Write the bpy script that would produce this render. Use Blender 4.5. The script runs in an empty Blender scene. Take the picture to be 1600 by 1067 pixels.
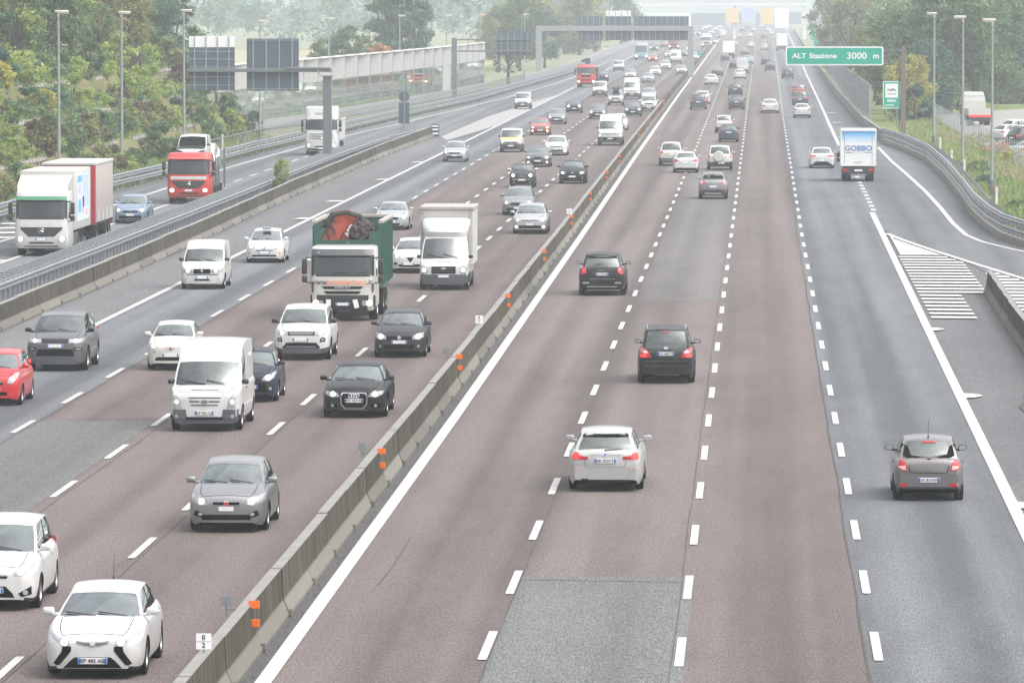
import bpy, bmesh, math, random
import numpy as np
from mathutils import Vector, Matrix
from mathutils.bvhtree import BVHTree

SC = bpy.context.scene
COL = SC.collection
R = math.radians
rnd = random.Random(7)

# ------------------------------------------------------------------ camera, sky, sun, exposure
FPX, CAM_H, VPX, VPY = 9308.0, 12.0, 1186.0, -3.0          # focal length in px of a 1600 px wide frame
pitch = math.atan((533.5 - VPY) / FPX)
yaw = math.atan((VPX - 800) / math.hypot(FPX, 533.5 - VPY))
cam_data = bpy.data.cameras.new('camera')
cam_data.sensor_width = 36.0
cam_data.lens = 36.0 * FPX / 1600.0
cam_data.clip_start, cam_data.clip_end = 1.0, 20000.0
cam = bpy.data.objects.new('camera', cam_data)
COL.objects.link(cam)
cam.location = (0, 0, CAM_H)
cam.rotation_euler = (R(90) - pitch, 0, yaw)
SC.camera = cam

SUN_EL, SUN_AZ = R(60), R(112)
world = bpy.data.worlds.new('World')
SC.world = world
world.use_nodes = True
wn = world.node_tree.nodes
wl = world.node_tree.links
bg = wn['Background']
sky = wn.new('ShaderNodeTexSky')
sky.sky_type = 'NISHITA'
sky.sun_disc = False
sky.sun_elevation, sky.sun_rotation = SUN_EL, SUN_AZ
sky.air_density, sky.dust_density, sky.ozone_density = 1.0, 6.0, 1.0
hsv = wn.new('ShaderNodeHueSaturation')                     # overcast: nearly grey
hsv.inputs['Saturation'].default_value = 0.22
wl.new(sky.outputs[0], hsv.inputs['Color'])
wtc = wn.new('ShaderNodeTexCoord')                          # soft cloud mottling, scaled up so it also brightens the whole overcast
wmp = wn.new('ShaderNodeMapping'); wmp.inputs['Scale'].default_value = (1, 1, 2.2)
wnz = wn.new('ShaderNodeTexNoise'); wnz.inputs['Scale'].default_value = 2.6; wnz.inputs['Detail'].default_value = 5
wmr = wn.new('ShaderNodeMapRange'); wmr.inputs[1].default_value, wmr.inputs[2].default_value, wmr.inputs[3].default_value, wmr.inputs[4].default_value = 0.35, 0.65, 0.95, 1.95
wvm = wn.new('ShaderNodeVectorMath'); wvm.operation = 'SCALE'
wl.new(wtc.outputs['Generated'], wmp.inputs[0]); wl.new(wmp.outputs[0], wnz.inputs['Vector']); wl.new(wnz.outputs['Fac'], wmr.inputs[0])
wl.new(hsv.outputs[0], wvm.inputs[0]); wl.new(wmr.outputs[0], wvm.inputs['Scale'])
wl.new(wvm.outputs[0], bg.inputs['Color'])
bg.inputs['Strength'].default_value = 0.15

sun_d = bpy.data.lights.new('sun', 'SUN')
sun_d.energy = 0.5
sun_d.angle = R(120)
sun_d.color = (1.0, 0.96, 0.9)
sun = bpy.data.objects.new('sun', sun_d)
COL.objects.link(sun)
sun.rotation_euler = (R(90) - SUN_EL, 0, R(180) - SUN_AZ)

SC.view_settings.view_transform = 'Standard'
SC.view_settings.look = 'None'
SC.view_settings.exposure = 0.68
SC.view_settings.gamma = 1.0
SC.cycles.use_denoising = True
SC.cycles.denoiser = 'OPENIMAGEDENOISE'
SC.cycles.denoising_prefilter = 'ACCURATE'
SC.cycles.use_adaptive_sampling = False
SC.cycles.max_bounces = 6
SC.cycles.diffuse_bounces = 3
SC.cycles.glossy_bounces = 3
SC.cycles.transmission_bounces = 4
SC.cycles.transparent_max_bounces = 12
SC.cycles.volume_bounces = 2
SC.cycles.sample_clamp_indirect = 6.0
SC.cycles.caustics_reflective = False
SC.cycles.caustics_refractive = False

# ------------------------------------------------------------------ helpers
_f = Vector((-math.sin(yaw) * math.cos(pitch), math.cos(yaw) * math.cos(pitch), -math.sin(pitch)))
_r = Vector((math.cos(yaw), math.sin(yaw), 0))
_u = _r.cross(_f)


def at(px, py, z=0.0):
    """ground point seen at a pixel of the 1600x1067 photograph"""
    d = _f * FPX + _r * (px - 800) + _u * (533.5 - py)
    t = (z - CAM_H) / d.z
    return d.x * t, d.y * t


def pchip(pts):
    xs = np.array([p[0] for p in pts], float)
    ys = np.array([p[1] for p in pts], float)
    h = np.diff(xs)
    d = np.diff(ys) / h
    m = np.zeros_like(ys)
    m[0], m[-1] = d[0], d[-1]
    for i in range(1, len(xs) - 1):
        if d[i - 1] * d[i] > 0:
            w1, w2 = 2 * h[i] + h[i - 1], h[i] + 2 * h[i - 1]
            m[i] = (w1 + w2) / (w1 / d[i - 1] + w2 / d[i])

    def f(x):
        if x <= xs[0]:
            return float(ys[0])
        if x >= xs[-1]:
            return float(ys[-1])
        i = int(np.searchsorted(xs, x) - 1)
        t = (x - xs[i]) / h[i]
        return float((2*t**3-3*t**2+1)*ys[i] + (t**3-2*t**2+t)*h[i]*m[i] + (-2*t**3+3*t**2)*ys[i+1] + (t**3-t**2)*h[i]*m[i+1])
    return f


def lerp_pts(pts, y):
    return float(np.interp(y, [p[1] for p in pts], [p[0] for p in pts]))


class MB:
    """collects verts and faces and links them as one mesh"""
    def __init__(s):
        s.v, s.f = [], []

    def add(s, vs, fs):
        o = len(s.v)
        s.v += [tuple(p) for p in vs]
        s.f += [tuple(i + o for i in f) for f in fs]
        return s

    def box(s, x0, x1, y0, y1, z0, z1):
        vs = [(x, y, z) for z in (z0, z1) for y in (y0, y1) for x in (x0, x1)]
        return s.add(vs, [(0, 2, 3, 1), (4, 5, 7, 6), (0, 1, 5, 4), (2, 6, 7, 3), (0, 4, 6, 2), (1, 3, 7, 5)])

    def bbox(s, x0, x1, y0, y1, z0, z1, b=0.03):
        """box with chamfered edges"""
        bm = bmesh.new()
        bmesh.ops.create_cube(bm, size=1.0)
        for v in bm.verts:
            v.co = Vector(((x0 + x1) / 2 + v.co.x * (x1 - x0), (y0 + y1) / 2 + v.co.y * (y1 - y0), (z0 + z1) / 2 + v.co.z * (z1 - z0)))
        bmesh.ops.bevel(bm, geom=bm.edges[:], offset=b, segments=2, affect='EDGES', profile=0.5)
        bm.verts.index_update()
        s.add([v.co for v in bm.verts], [[v.index for v in f.verts] for f in bm.faces])
        bm.free()
        return s

    def tube(s, pts, rad, n=8, cap=True):
        pts = [Vector(p) for p in pts]
        if not hasattr(rad, '__len__'):
            rad = [rad] * len(pts)
        rings = []
        for i, p in enumerate(pts):
            d = (pts[min(i + 1, len(pts) - 1)] - pts[max(i - 1, 0)]).normalized()
            a = d.orthogonal().normalized() if i == 0 else (rings_a - d * rings_a.dot(d)).normalized()
            rings_a = a
            b = d.cross(a)
            rings.append([p + (a * math.cos(2 * math.pi * k / n) + b * math.sin(2 * math.pi * k / n)) * rad[i] for k in range(n)])
        vs = [v for r_ in rings for v in r_]
        fs = [(i * n + k, i * n + (k + 1) % n, (i + 1) * n + (k + 1) % n, (i + 1) * n + k) for i in range(len(pts) - 1) for k in range(n)]
        if cap:
            fs += [tuple(range(n))[::-1], tuple(range((len(pts) - 1) * n, len(pts) * n))]
        return s.add(vs, fs)

    def lathe_x(s, prof, n=20, cx=0, cy=0, cz=0):
        """profile (x, radius) spun about the x axis"""
        vs = [(cx + x, cy + r_ * math.cos(2 * math.pi * k / n), cz + r_ * math.sin(2 * math.pi * k / n)) for x, r_ in prof for k in range(n)]
        m = len(prof)
        fs = [(i * n + k, i * n + (k + 1) % n, (i + 1) * n + (k + 1) % n, (i + 1) * n + k) for i in range(m - 1) for k in range(n)]
        return s.add(vs, fs)

    def prism(s, poly, axis, a, b):
        """polygon extruded along an axis; poly in the other two axes"""
        n = len(poly)
        def P(p, t):
            return {'x': (t, p[0], p[1]), 'y': (p[0], t, p[1]), 'z': (p[0], p[1], t)}[axis]
        vs = [P(p, a) for p in poly] + [P(p, b) for p in poly]
        fs = [tuple(range(n))[::-1], tuple(range(n, 2 * n))] + [(i, (i + 1) % n, n + (i + 1) % n, n + i) for i in range(n)]
        return s.add(vs, fs)

    def strip(s, left, right):
        """ribbon between two polylines of points"""
        n = len(left)
        vs = [tuple(p) for p in left] + [tuple(p) for p in right]
        return s.add(vs, [(i, n + i, n + i + 1, i + 1) for i in range(n - 1)])

    def mesh(s, name, smooth=False, angle=35):
        me = bpy.data.meshes.new(name)
        me.from_pydata(s.v, [], s.f)
        me.validate()
        if smooth:
            me.polygons.foreach_set('use_smooth', [True] * len(me.polygons))
            me.set_sharp_from_angle(angle=R(angle))
        me.update()
        return me

    def obj(s, name, mat, parent=None, smooth=False, angle=35, **props):
        return link(name, s.mesh(name, smooth, angle), mat, parent, **props)


def setp(o, label=None, cat=None, group=None, kind=None):
    if label: o['label'] = label
    if cat: o['category'] = cat
    if group: o['group'] = group
    if kind: o['kind'] = kind
    return o


def link(name, me, mat, parent=None, **props):
    if mat is not None and len(me.materials) == 0:
        me.materials.append(mat)
    o = bpy.data.objects.new(name, me)
    COL.objects.link(o)
    if mat is not None:
        o.material_slots[0].link = 'OBJECT'
        o.material_slots[0].material = mat
    if parent is not None:
        o.parent = parent
    return setp(o, **props)


def empty(name, loc, rz=0.0, **props):
    o = bpy.data.objects.new(name, None)
    COL.objects.link(o)
    o.location = loc
    o.rotation_euler = (0, 0, rz)
    o.empty_display_size = 0.3
    return setp(o, **props)


def text_mesh(txt, size, bold=0.0, extrude=0.004, align='CENTER'):
    """text standing in the x-z plane, readable from -y"""
    cu = bpy.data.curves.new('t', 'FONT')
    cu.body, cu.size, cu.offset, cu.extrude, cu.align_x, cu.resolution_u = txt, size, bold, extrude, align, 3
    cu.align_y = 'CENTER'
    ob = bpy.data.objects.new('t', cu)
    me = bpy.data.meshes.new_from_object(ob)
    bpy.data.objects.remove(ob)
    me.transform(Matrix.Rotation(R(90), 4, 'X'))
    me.materials.clear()
    return me


# ------------------------------------------------------------------ materials
MAT = {}


def nodes_of(name):
    m = bpy.data.materials.new(name)
    m.use_nodes = True
    nt = m.node_tree
    return m, nt, nt.nodes, nt.links, nt.nodes['Principled BSDF']


def mat_plain(name, col, rough=0.6, metal=0.0, spec=0.5, coat=0.0, vary=0.0, vscale=3.0, emit=None, estr=0.0, bump=0.0):
    m, nt, n, l, b = nodes_of(name)
    b.inputs['Base Color'].default_value = (*col, 1)
    b.inputs['Roughness'].default_value = rough
    b.inputs['Metallic'].default_value = metal
    b.inputs['Specular IOR Level'].default_value = spec
    b.inputs['Coat Weight'].default_value = coat
    b.inputs['Coat Roughness'].default_value = 0.06
    if vary or bump:
        tc = n.new('ShaderNodeTexCoord')
        nz = n.new('ShaderNodeTexNoise')
        nz.inputs['Scale'].default_value = vscale
        nz.inputs['Detail'].default_value = 6
        nz.inputs['Roughness'].default_value = 0.65
        l.new(tc.outputs['Object'], nz.inputs['Vector'])
    if vary:
        mx = n.new('ShaderNodeMix')
        mx.data_type = 'RGBA'
        mx.inputs[6].default_value = (*[c * (1 - vary) for c in col], 1)
        mx.inputs[7].default_value = (*[min(1, c * (1 + vary)) for c in col], 1)
        rm = n.new('ShaderNodeMapRange')
        rm.inputs[1].default_value, rm.inputs[2].default_value = 0.3, 0.7
        l.new(nz.outputs['Fac'], rm.inputs[0])
        l.new(rm.outputs[0], mx.inputs[0])
        l.new(mx.outputs[2], b.inputs['Base Color'])
    if bump:
        bp = n.new('ShaderNodeBump')
        bp.inputs['Strength'].default_value = bump
        bp.inputs['Distance'].default_value = 0.02
        l.new(nz.outputs['Fac'], bp.inputs['Height'])
        l.new(bp.outputs[0], b.inputs['Normal'])
    if emit:
        b.inputs['Emission Color'].default_value = (*emit, 1)
        b.inputs['Emission Strength'].default_value = estr
    MAT[name] = m
    return m


def mat_paint(name, col, metal=0.0, rough=0.35, coat=0.6):
    """car paint with a blotchy road film and a clear coat"""
    m, nt, n, l, b = nodes_of(name)
    b.inputs['Roughness'].default_value = rough
    b.inputs['Metallic'].default_value = metal
    b.inputs['Coat Weight'].default_value = coat
    b.inputs['Specular IOR Level'].default_value = 0.5 if coat > 0.4 else 0.25
    b.inputs['Coat Roughness'].default_value = 0.05
    tc = n.new('ShaderNodeTexCoord')
    nz = n.new('ShaderNodeTexNoise')
    nz.inputs['Scale'].default_value = 2.5
    nz.inputs['Detail'].default_value = 6
    l.new(tc.outputs['Object'], nz.inputs['Vector'])
    mu = n.new('ShaderNodeMapRange')                          # road film, blotchy all over
    mu.inputs[1].default_value, mu.inputs[2].default_value, mu.inputs[4].default_value = 0.45, 0.8, 0.22
    l.new(nz.outputs['Fac'], mu.inputs[0])
    mx = n.new('ShaderNodeMix')
    mx.data_type = 'RGBA'
    mx.inputs[6].default_value = (*col, 1)
    mx.inputs[7].default_value = (0.16, 0.14, 0.12, 1)
    l.new(mu.outputs[0], mx.inputs[0])
    l.new(mx.outputs[2], b.inputs['Base Color'])
    MAT[name] = m
    return m


def mat_asphalt(name, c0, c1, grain=0.55, xs=0.55, ph=None):
    m, nt, n, l, b = nodes_of(name)
    b.inputs['Roughness'].default_value = 0.82
    b.inputs['Specular IOR Level'].default_value = 0.35
    tc = n.new('ShaderNodeTexCoord')
    def noise(scale, vec=(1, 1, 1), det=4, rough=0.6):
        mp = n.new('ShaderNodeMapping')
        mp.inputs['Scale'].default_value = vec
        l.new(tc.outputs['Object'], mp.inputs[0])
        z = n.new('ShaderNodeTexNoise')
        z.inputs['Scale'].default_value = scale
        z.inputs['Detail'].default_value = det
        z.inputs['Roughness'].default_value = rough
        l.new(mp.outputs[0], z.inputs['Vector'])
        return z.outputs['Fac']
    def rng(o, a, b_, c, d):
        r_ = n.new('ShaderNodeMapRange')
        r_.inputs[1].default_value, r_.inputs[2].default_value, r_.inputs[3].default_value, r_.inputs[4].default_value = a, b_, c, d
        l.new(o, r_.inputs[0])
        return r_.outputs[0]
    tracks = rng(noise(xs, (1, 0.006, 1), 3, 0.5), 0.36, 0.64, 0, 1)       # wheel tracks run along the lane
    patches = rng(noise(0.12, (1, 0.2, 1), 6, 0.7), 0.35, 0.65, -0.5, 0.5)
    spots = rng(noise(0.9, (1, 0.13, 1), 5, 0.75), 0.38, 0.62, -0.13, 0.13)
    fine = rng(noise(24.0, (1, 0.14, 1), 3, 0.75), 0.3, 0.7, 1 - grain, 1 + grain)
    stones = rng(noise(62.0, (1, 0.14, 1), 2, 0.6), 0.35, 0.65, 1 - grain * 0.7, 1 + grain * 0.7)
    if ph is not None:                                          # worn pale tracks under the tyres, oil line between them
        sp = n.new('ShaderNodeSeparateXYZ'); l.new(tc.outputs['Object'], sp.inputs[0])
        w = n.new('ShaderNodeMath'); w.operation = 'MULTIPLY_ADD'; w.inputs[1].default_value = 2 * math.pi / 1.84; w.inputs[2].default_value = -ph * 2 * math.pi / 1.84 + math.pi
        l.new(sp.outputs[0], w.inputs[0])
        cs = n.new('ShaderNodeMath'); cs.operation = 'COSINE'; l.new(w.outputs[0], cs.inputs[0])
        mm = n.new('ShaderNodeMath'); mm.operation = 'MULTIPLY_ADD'; l.new(cs.outputs[0], mm.inputs[0]); mm.inputs[1].default_value = 0.24; l.new(tracks, mm.inputs[2])
        tracks = mm.outputs[0]
    ad = n.new('ShaderNodeMath'); ad.operation = 'MULTIPLY_ADD'
    l.new(patches, ad.inputs[0]); ad.inputs[1].default_value = 0.42; l.new(tracks, ad.inputs[2])
    a2 = n.new('ShaderNodeMath'); a2.operation = 'ADD'; l.new(ad.outputs[0], a2.inputs[0]); l.new(spots, a2.inputs[1]); ad = a2
    mx = n.new('ShaderNodeMix'); mx.data_type = 'RGBA'
    mx.inputs[6].default_value = (*c0, 1); mx.inputs[7].default_value = (*c1, 1)
    l.new(ad.outputs[0], mx.inputs[0])
    mu = n.new('ShaderNodeMath'); mu.operation = 'MULTIPLY'
    l.new(fine, mu.inputs[0]); l.new(stones, mu.inputs[1])
    vm = n.new('ShaderNodeVectorMath'); vm.operation = 'SCALE'
    l.new(mx.outputs[2], vm.inputs[0]); l.new(mu.outputs[0], vm.inputs['Scale'])
    l.new(vm.outputs[0], b.inputs['Base Color'])
    bp = n.new('ShaderNodeBump'); bp.inputs['Strength'].default_value = 0.35; bp.inputs['Distance'].default_value = 0.01
    l.new(fine, bp.inputs['Height']); l.new(bp.outputs[0], b.inputs['Normal'])
    MAT[name] = m
    return m


def mat_leaf(name, c0, c1, c2, trans=0.38):
    m, nt, n, l, b = nodes_of(name)
    b.inputs['Roughness'].default_value = 0.6
    b.inputs['Specular IOR Level'].default_value = 0.25
    g = n.new('ShaderNodeNewGeometry')
    oi = n.new('ShaderNodeObjectInfo')
    tc = n.new('ShaderNodeTexCoord')
    nz = n.new('ShaderNodeTexNoise')
    nz.inputs['Scale'].default_value = 0.55
    nz.inputs['Detail'].default_value = 3
    l.new(tc.outputs['Object'], nz.inputs['Vector'])
    ad = n.new('ShaderNodeMath'); ad.operation = 'MULTIPLY_ADD'
    l.new(g.outputs['Random Per Island'], ad.inputs[0]); ad.inputs[1].default_value = 0.45
    rm = n.new('ShaderNodeMapRange')
    rm.inputs[1].default_value, rm.inputs[2].default_value, rm.inputs[3].default_value, rm.inputs[4].default_value = 0.35, 0.65, 0.0, 0.55
    l.new(nz.outputs['Fac'], rm.inputs[0]); l.new(rm.outputs[0], ad.inputs[2])
    cr = n.new('ShaderNodeValToRGB')
    e = cr.color_ramp.elements
    e[0].color = (*c0, 1); e[1].color = (*c2, 1)
    k = e.new(0.55); k.color = (*c1, 1)
    l.new(ad.outputs[0], cr.inputs[0])
    hs = n.new('ShaderNodeHueSaturation')
    mr = n.new('ShaderNodeMapRange')
    mr.inputs[3].default_value, mr.inputs[4].default_value = 0.8, 1.2
    l.new(oi.outputs['Random'], mr.inputs[0]); l.new(mr.outputs[0], hs.inputs['Value'])
    l.new(cr.outputs[0], hs.inputs['Color'])
    l.new(hs.outputs[0], b.inputs['Base Color'])
    tr = n.new('ShaderNodeBsdfTranslucent')
    l.new(hs.outputs[0], tr.inputs['Color'])
    ms = n.new('ShaderNodeMixShader'); ms.inputs[0].default_value = trans
    l.new(b.outputs[0], ms.inputs[1]); l.new(tr.outputs[0], ms.inputs[2])
    l.new(ms.outputs[0], n['Material Output'].inputs['Surface'])
    MAT[name] = m
    return m


def mat_glass(name, tint, through, boost, ior=1.5, dark=(0.01, 0.014, 0.014)):
    """tinted car glass: reflects the sky by Fresnel, lets part of the cabin show"""
    m, nt, n, l, b = nodes_of(name)
    n.remove(b)
    t = n.new('ShaderNodeBsdfTransparent'); t.inputs[0].default_value = (*tint, 1)
    d = n.new('ShaderNodeBsdfDiffuse'); d.inputs[0].default_value = (*dark, 1)
    m1 = n.new('ShaderNodeMixShader'); m1.inputs[0].default_value = through
    l.new(d.outputs[0], m1.inputs[1]); l.new(t.outputs[0], m1.inputs[2])
    gl = n.new('ShaderNodeBsdfGlossy'); gl.inputs['Roughness'].default_value = 0.03; gl.inputs[0].default_value = (0.93, 1.0, 0.99, 1)
    fr = n.new('ShaderNodeFresnel'); fr.inputs[0].default_value = ior
    mu = n.new('ShaderNodeMath'); mu.operation = 'MULTIPLY'; mu.use_clamp = True; mu.inputs[1].default_value = boost
    l.new(fr.outputs[0], mu.inputs[0])
    m2 = n.new('ShaderNodeMixShader')
    l.new(mu.outputs[0], m2.inputs[0]); l.new(m1.outputs[0], m2.inputs[1]); l.new(gl.outputs[0], m2.inputs[2])
    l.new(m2.outputs[0], n['Material Output'].inputs['Surface'])
    MAT[name] = m
    return m


# road surfaces
mat_asphalt('asphalt_brown', (0.076, 0.061, 0.057), (0.138, 0.113, 0.107), ph=-3.2)
mat_asphalt('asphalt_brown_left', (0.073, 0.057, 0.053), (0.129, 0.104, 0.098), ph=-15.2)
mat_asphalt('asphalt_worn', (0.087, 0.079, 0.076), (0.137, 0.126, 0.123), ph=-3.2)
mat_asphalt('asphalt_grey', (0.068, 0.072, 0.079), (0.133, 0.139, 0.148), ph=4.1)
mat_asphalt('asphalt_patch', (0.079, 0.081, 0.081), (0.124, 0.126, 0.124))
mat_asphalt('asphalt_shoulder', (0.081, 0.083, 0.086), (0.137, 0.139, 0.142), grain=0.45, xs=0.3)
mat_asphalt('asphalt_dark', (0.050, 0.048, 0.050), (0.079, 0.076, 0.076), grain=0.45)
mat_plain('worn_paint', (0.264, 0.260, 0.251), 0.7, vary=0.25, vscale=1.2)
mat_plain('road_paint', (0.440, 0.431, 0.414), 0.6, vary=0.22, vscale=2.2)
mat_plain('seam', (0.060, 0.053, 0.052), 0.9)
mat_plain('debris', (0.10, 0.085, 0.07), 0.95, vary=0.5, vscale=9)
mat_plain('concrete', (0.194, 0.185, 0.163), 0.85, vary=0.18, vscale=1.1, bump=0.3)
mat_plain('concrete_top', (0.207, 0.201, 0.189), 0.85, vary=0.15, vscale=2.0)
mat_plain('galvanised', (0.238, 0.255, 0.273), 0.5, metal=0.35, vary=0.12, vscale=2)
mat_plain('pole_grey', (0.299, 0.317, 0.326), 0.5, metal=0.3, vary=0.1)
mat_plain('gantry_grey', (0.141, 0.158, 0.163), 0.55, vary=0.12, vscale=1.5)
mat_plain('rust_brown', (0.15, 0.115, 0.10), 0.7, vary=0.2)
mat_plain('sign_back', (0.075, 0.105, 0.13), 0.5, vary=0.12, vscale=1.2)
mat_plain('sign_rib', (0.28, 0.32, 0.35), 0.5)
mat_plain('sign_white', (0.8, 0.8, 0.8), 0.45)
mat_plain('sign_green', (0.0, 0.34, 0.24), 0.4)
mat_plain('sign_blue', (0.10, 0.22, 0.50), 0.4)
mat_plain('sign_yellow', (0.72, 0.56, 0.30), 0.4)  # paler than a real sign yellow, mist fading put into the colour
mat_plain('sign_red', (0.6, 0.05, 0.04), 0.4)
mat_plain('orange', (0.80, 0.16, 0.02), 0.4)
mat_plain('lamp_head', (0.60, 0.56, 0.50), 0.5)
mat_plain('panel_grey', (0.370, 0.361, 0.356), 0.7, vary=0.06, vscale=0.8)
mat_plain('white_steel', (0.72, 0.72, 0.72), 0.5)
mat_plain('grey_wall', (0.264, 0.264, 0.273), 0.7, vary=0.1)
# vehicles
mat_paint('p_white', (0.57, 0.57, 0.565))
mat_paint('p_pearl', (0.396, 0.396, 0.391), 0.15)
mat_paint('p_ivory', (0.56, 0.545, 0.50))
mat_paint('p_silver', (0.447, 0.456, 0.464), 0.55, 0.38)
mat_paint('p_grey', (0.107, 0.107, 0.112), 0.45, 0.38)
mat_paint('p_midgrey', (0.224, 0.224, 0.232), 0.45, 0.38)
mat_paint('p_mauve', (0.172, 0.159, 0.163), 0.45, 0.38)
mat_paint('p_dark', (0.030, 0.030, 0.033), 0.0, 0.4, 0.15)
mat_paint('p_black', (0.008, 0.009, 0.011), 0.0, 0.4, 0.15)
mat_paint('p_navy', (0.016, 0.019, 0.034), 0.0, 0.4, 0.15)
mat_paint('p_slate', (0.05, 0.065, 0.09), 0.0, 0.4, 0.2)
mat_paint('p_blue', (0.206, 0.275, 0.378), 0.4)
mat_paint('p_red', (0.473, 0.013, 0.022))
mat_paint('p_brickred', (0.344, 0.052, 0.043))
mat_paint('p_truckred', (0.533, 0.026, 0.026))
mat_paint('p_skyblue', (0.258, 0.387, 0.473))  # paled blue, so the far coach carries some mist in its paint
mat_paint('p_yellow', (0.671, 0.413, 0.043))
mat_plain('tyre', (0.014, 0.014, 0.015), 0.9, spec=0.2, vary=0.2)
mat_plain('rim', (0.45, 0.45, 0.46), 0.35, metal=0.7)
mat_plain('black_plastic', (0.022, 0.023, 0.025), 0.55)
mat_plain('grey_plastic', (0.075, 0.08, 0.09), 0.55)
mat_plain('gap', (0.006, 0.006, 0.007), 0.9, spec=0.1)
mat_plain('chrome', (0.75, 0.75, 0.76), 0.15, metal=1.0)
mat_plain('interior', (0.03, 0.031, 0.033), 0.8)
mat_plain('interior_pale', (0.22, 0.22, 0.21), 0.8)
mat_plain('lens', (0.32, 0.33, 0.35), 0.12, coat=0.7)
mat_plain('lens_dark', (0.16, 0.16, 0.17), 0.12, coat=0.7)
mat_plain('lamp_lit', (0.9, 0.88, 0.82), 0.3, emit=(1.0, 0.80, 0.55), estr=9.0)
mat_plain('lamp_white', (0.9, 0.9, 0.9), 0.3, emit=(1.0, 0.93, 0.82), estr=4.0)
mat_plain('tail_red', (0.45, 0.008, 0.012), 0.15, coat=0.6)
mat_plain('tail_pink', (0.72, 0.42, 0.38), 0.15, coat=0.6)
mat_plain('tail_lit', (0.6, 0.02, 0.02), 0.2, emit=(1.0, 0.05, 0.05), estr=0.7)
mat_plain('plate_white', (0.72, 0.72, 0.70), 0.5)
mat_plain('plate_blue', (0.01, 0.12, 0.45), 0.5)
mat_plain('plate_ink', (0.02, 0.02, 0.025), 0.6)
mat_plain('amber', (0.75, 0.22, 0.03), 0.25, coat=0.4)
mat_plain('cloth_green', (0.025, 0.095, 0.07), 0.7, vary=0.15)
mat_plain('scrap_red', (0.36, 0.06, 0.035), 0.7, vary=0.3, vscale=5)
mat_plain('scrap_dark', (0.05, 0.04, 0.038), 0.85, vary=0.4, vscale=6)
mat_plain('tarp_white', (0.458, 0.449, 0.422), 0.7, vary=0.05)
mat_plain('tarp_grey', (0.370, 0.326, 0.308), 0.8, vary=0.12)
mat_plain('tarp_red', (0.36, 0.025, 0.045), 0.7)
mat_plain('box_blue', (0.55, 0.68, 0.80), 0.6, vary=0.2, vscale=1.5)
mat_plain('poster_blue', (0.13, 0.42, 0.72), 0.6)
mat_plain('poster_lilac', (0.45, 0.52, 0.75), 0.6)
mat_plain('poster_rose', (0.72, 0.42, 0.45), 0.6)
mat_plain('visor_green', (0.03, 0.16, 0.07), 0.4)
mat_plain('visor_dark', (0.05, 0.055, 0.06), 0.3)
mat_plain('skin', (0.55, 0.36, 0.27), 0.6)
mat_plain('hivis', (0.85, 0.18, 0.03), 0.8)
mat_plain('hivis_lime', (0.6, 0.75, 0.2), 0.8)
mat_plain('shirt_white', (0.6, 0.6, 0.62), 0.8)
mat_plain('hair_dark', (0.03, 0.022, 0.018), 0.8)
mat_glass('glass', (0.62, 0.74, 0.71), 0.5, 3.0)
mat_glass('glass_dark', (0.3, 0.36, 0.37), 0.3, 1.9)
mat_glass('glass_far', (0.3, 0.36, 0.37), 0.0, 2.4, dark=(0.05, 0.06, 0.06))
mat_glass('barrier_glass', (0.86, 0.94, 0.92), 0.86, 1.3, dark=(0.3, 0.36, 0.36))
# plants and ground
mat_leaf('leaf_mid', (0.078, 0.137, 0.060), (0.133, 0.209, 0.097), (0.245, 0.314, 0.137))  # leaf colours lightened and greyed, some mist painted into them
mat_leaf('leaf_dark', (0.048, 0.105, 0.083), (0.085, 0.157, 0.114), (0.156, 0.242, 0.164))
mat_leaf('leaf_olive', (0.133, 0.157, 0.068), (0.245, 0.251, 0.109), (0.419, 0.356, 0.164))
mat_leaf('leaf_lime', (0.166, 0.242, 0.068), (0.310, 0.397, 0.109), (0.487, 0.524, 0.191))
mat_leaf('leaf_yellow', (0.235, 0.234, 0.054), (0.438, 0.410, 0.097), (0.600, 0.585, 0.173))
mat_leaf('leaf_orange', (0.296, 0.156, 0.065), (0.516, 0.254, 0.108), (0.600, 0.390, 0.173))
mat_leaf('leaf_maroon', (0.095, 0.080, 0.050), (0.150, 0.120, 0.075), (0.210, 0.165, 0.100))
mat_leaf('grass_blade', (0.100, 0.165, 0.045), (0.188, 0.270, 0.080), (0.325, 0.360, 0.144), 0.15)
mat_leaf('grass_dry', (0.213, 0.195, 0.096), (0.325, 0.300, 0.160), (0.375, 0.390, 0.208), 0.15)
mat_plain('bark', (0.07, 0.058, 0.045), 0.9, vary=0.3, vscale=4, bump=0.5)
mat_plain('timber_pale', (0.36, 0.33, 0.30), 0.85, vary=0.2)


def mat_ground(name, cols, scale):
    m, nt, n, l, b = nodes_of(name)
    b.inputs['Roughness'].default_value = 0.95
    b.inputs['Specular IOR Level'].default_value = 0.1
    tc = n.new('ShaderNodeTexCoord')
    nz = n.new('ShaderNodeTexNoise'); nz.inputs['Scale'].default_value = scale; nz.inputs['Detail'].default_value = 9; nz.inputs['Roughness'].default_value = 0.7
    l.new(tc.outputs['Object'], nz.inputs['Vector'])
    cr = n.new('ShaderNodeValToRGB')
    e = cr.color_ramp.elements
    e[0].position, e[1].position = 0.3, 0.7
    e[0].color, e[1].color = (*cols[0], 1), (*cols[-1], 1)
    for i, c in enumerate(cols[1:-1]):
        k = e.new(0.3 + 0.4 * (i + 1) / (len(cols) - 1)); k.color = (*c, 1)
    l.new(nz.outputs['Fac'], cr.inputs[0]); l.new(cr.outputs[0], b.inputs['Base Color'])
    bp = n.new('ShaderNodeBump'); bp.inputs['Strength'].default_value = 0.8; bp.inputs['Distance'].default_value = 0.15
    l.new(nz.outputs['Fac'], bp.inputs['Height']); l.new(bp.outputs[0], b.inputs['Normal'])
    MAT[name] = m


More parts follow.
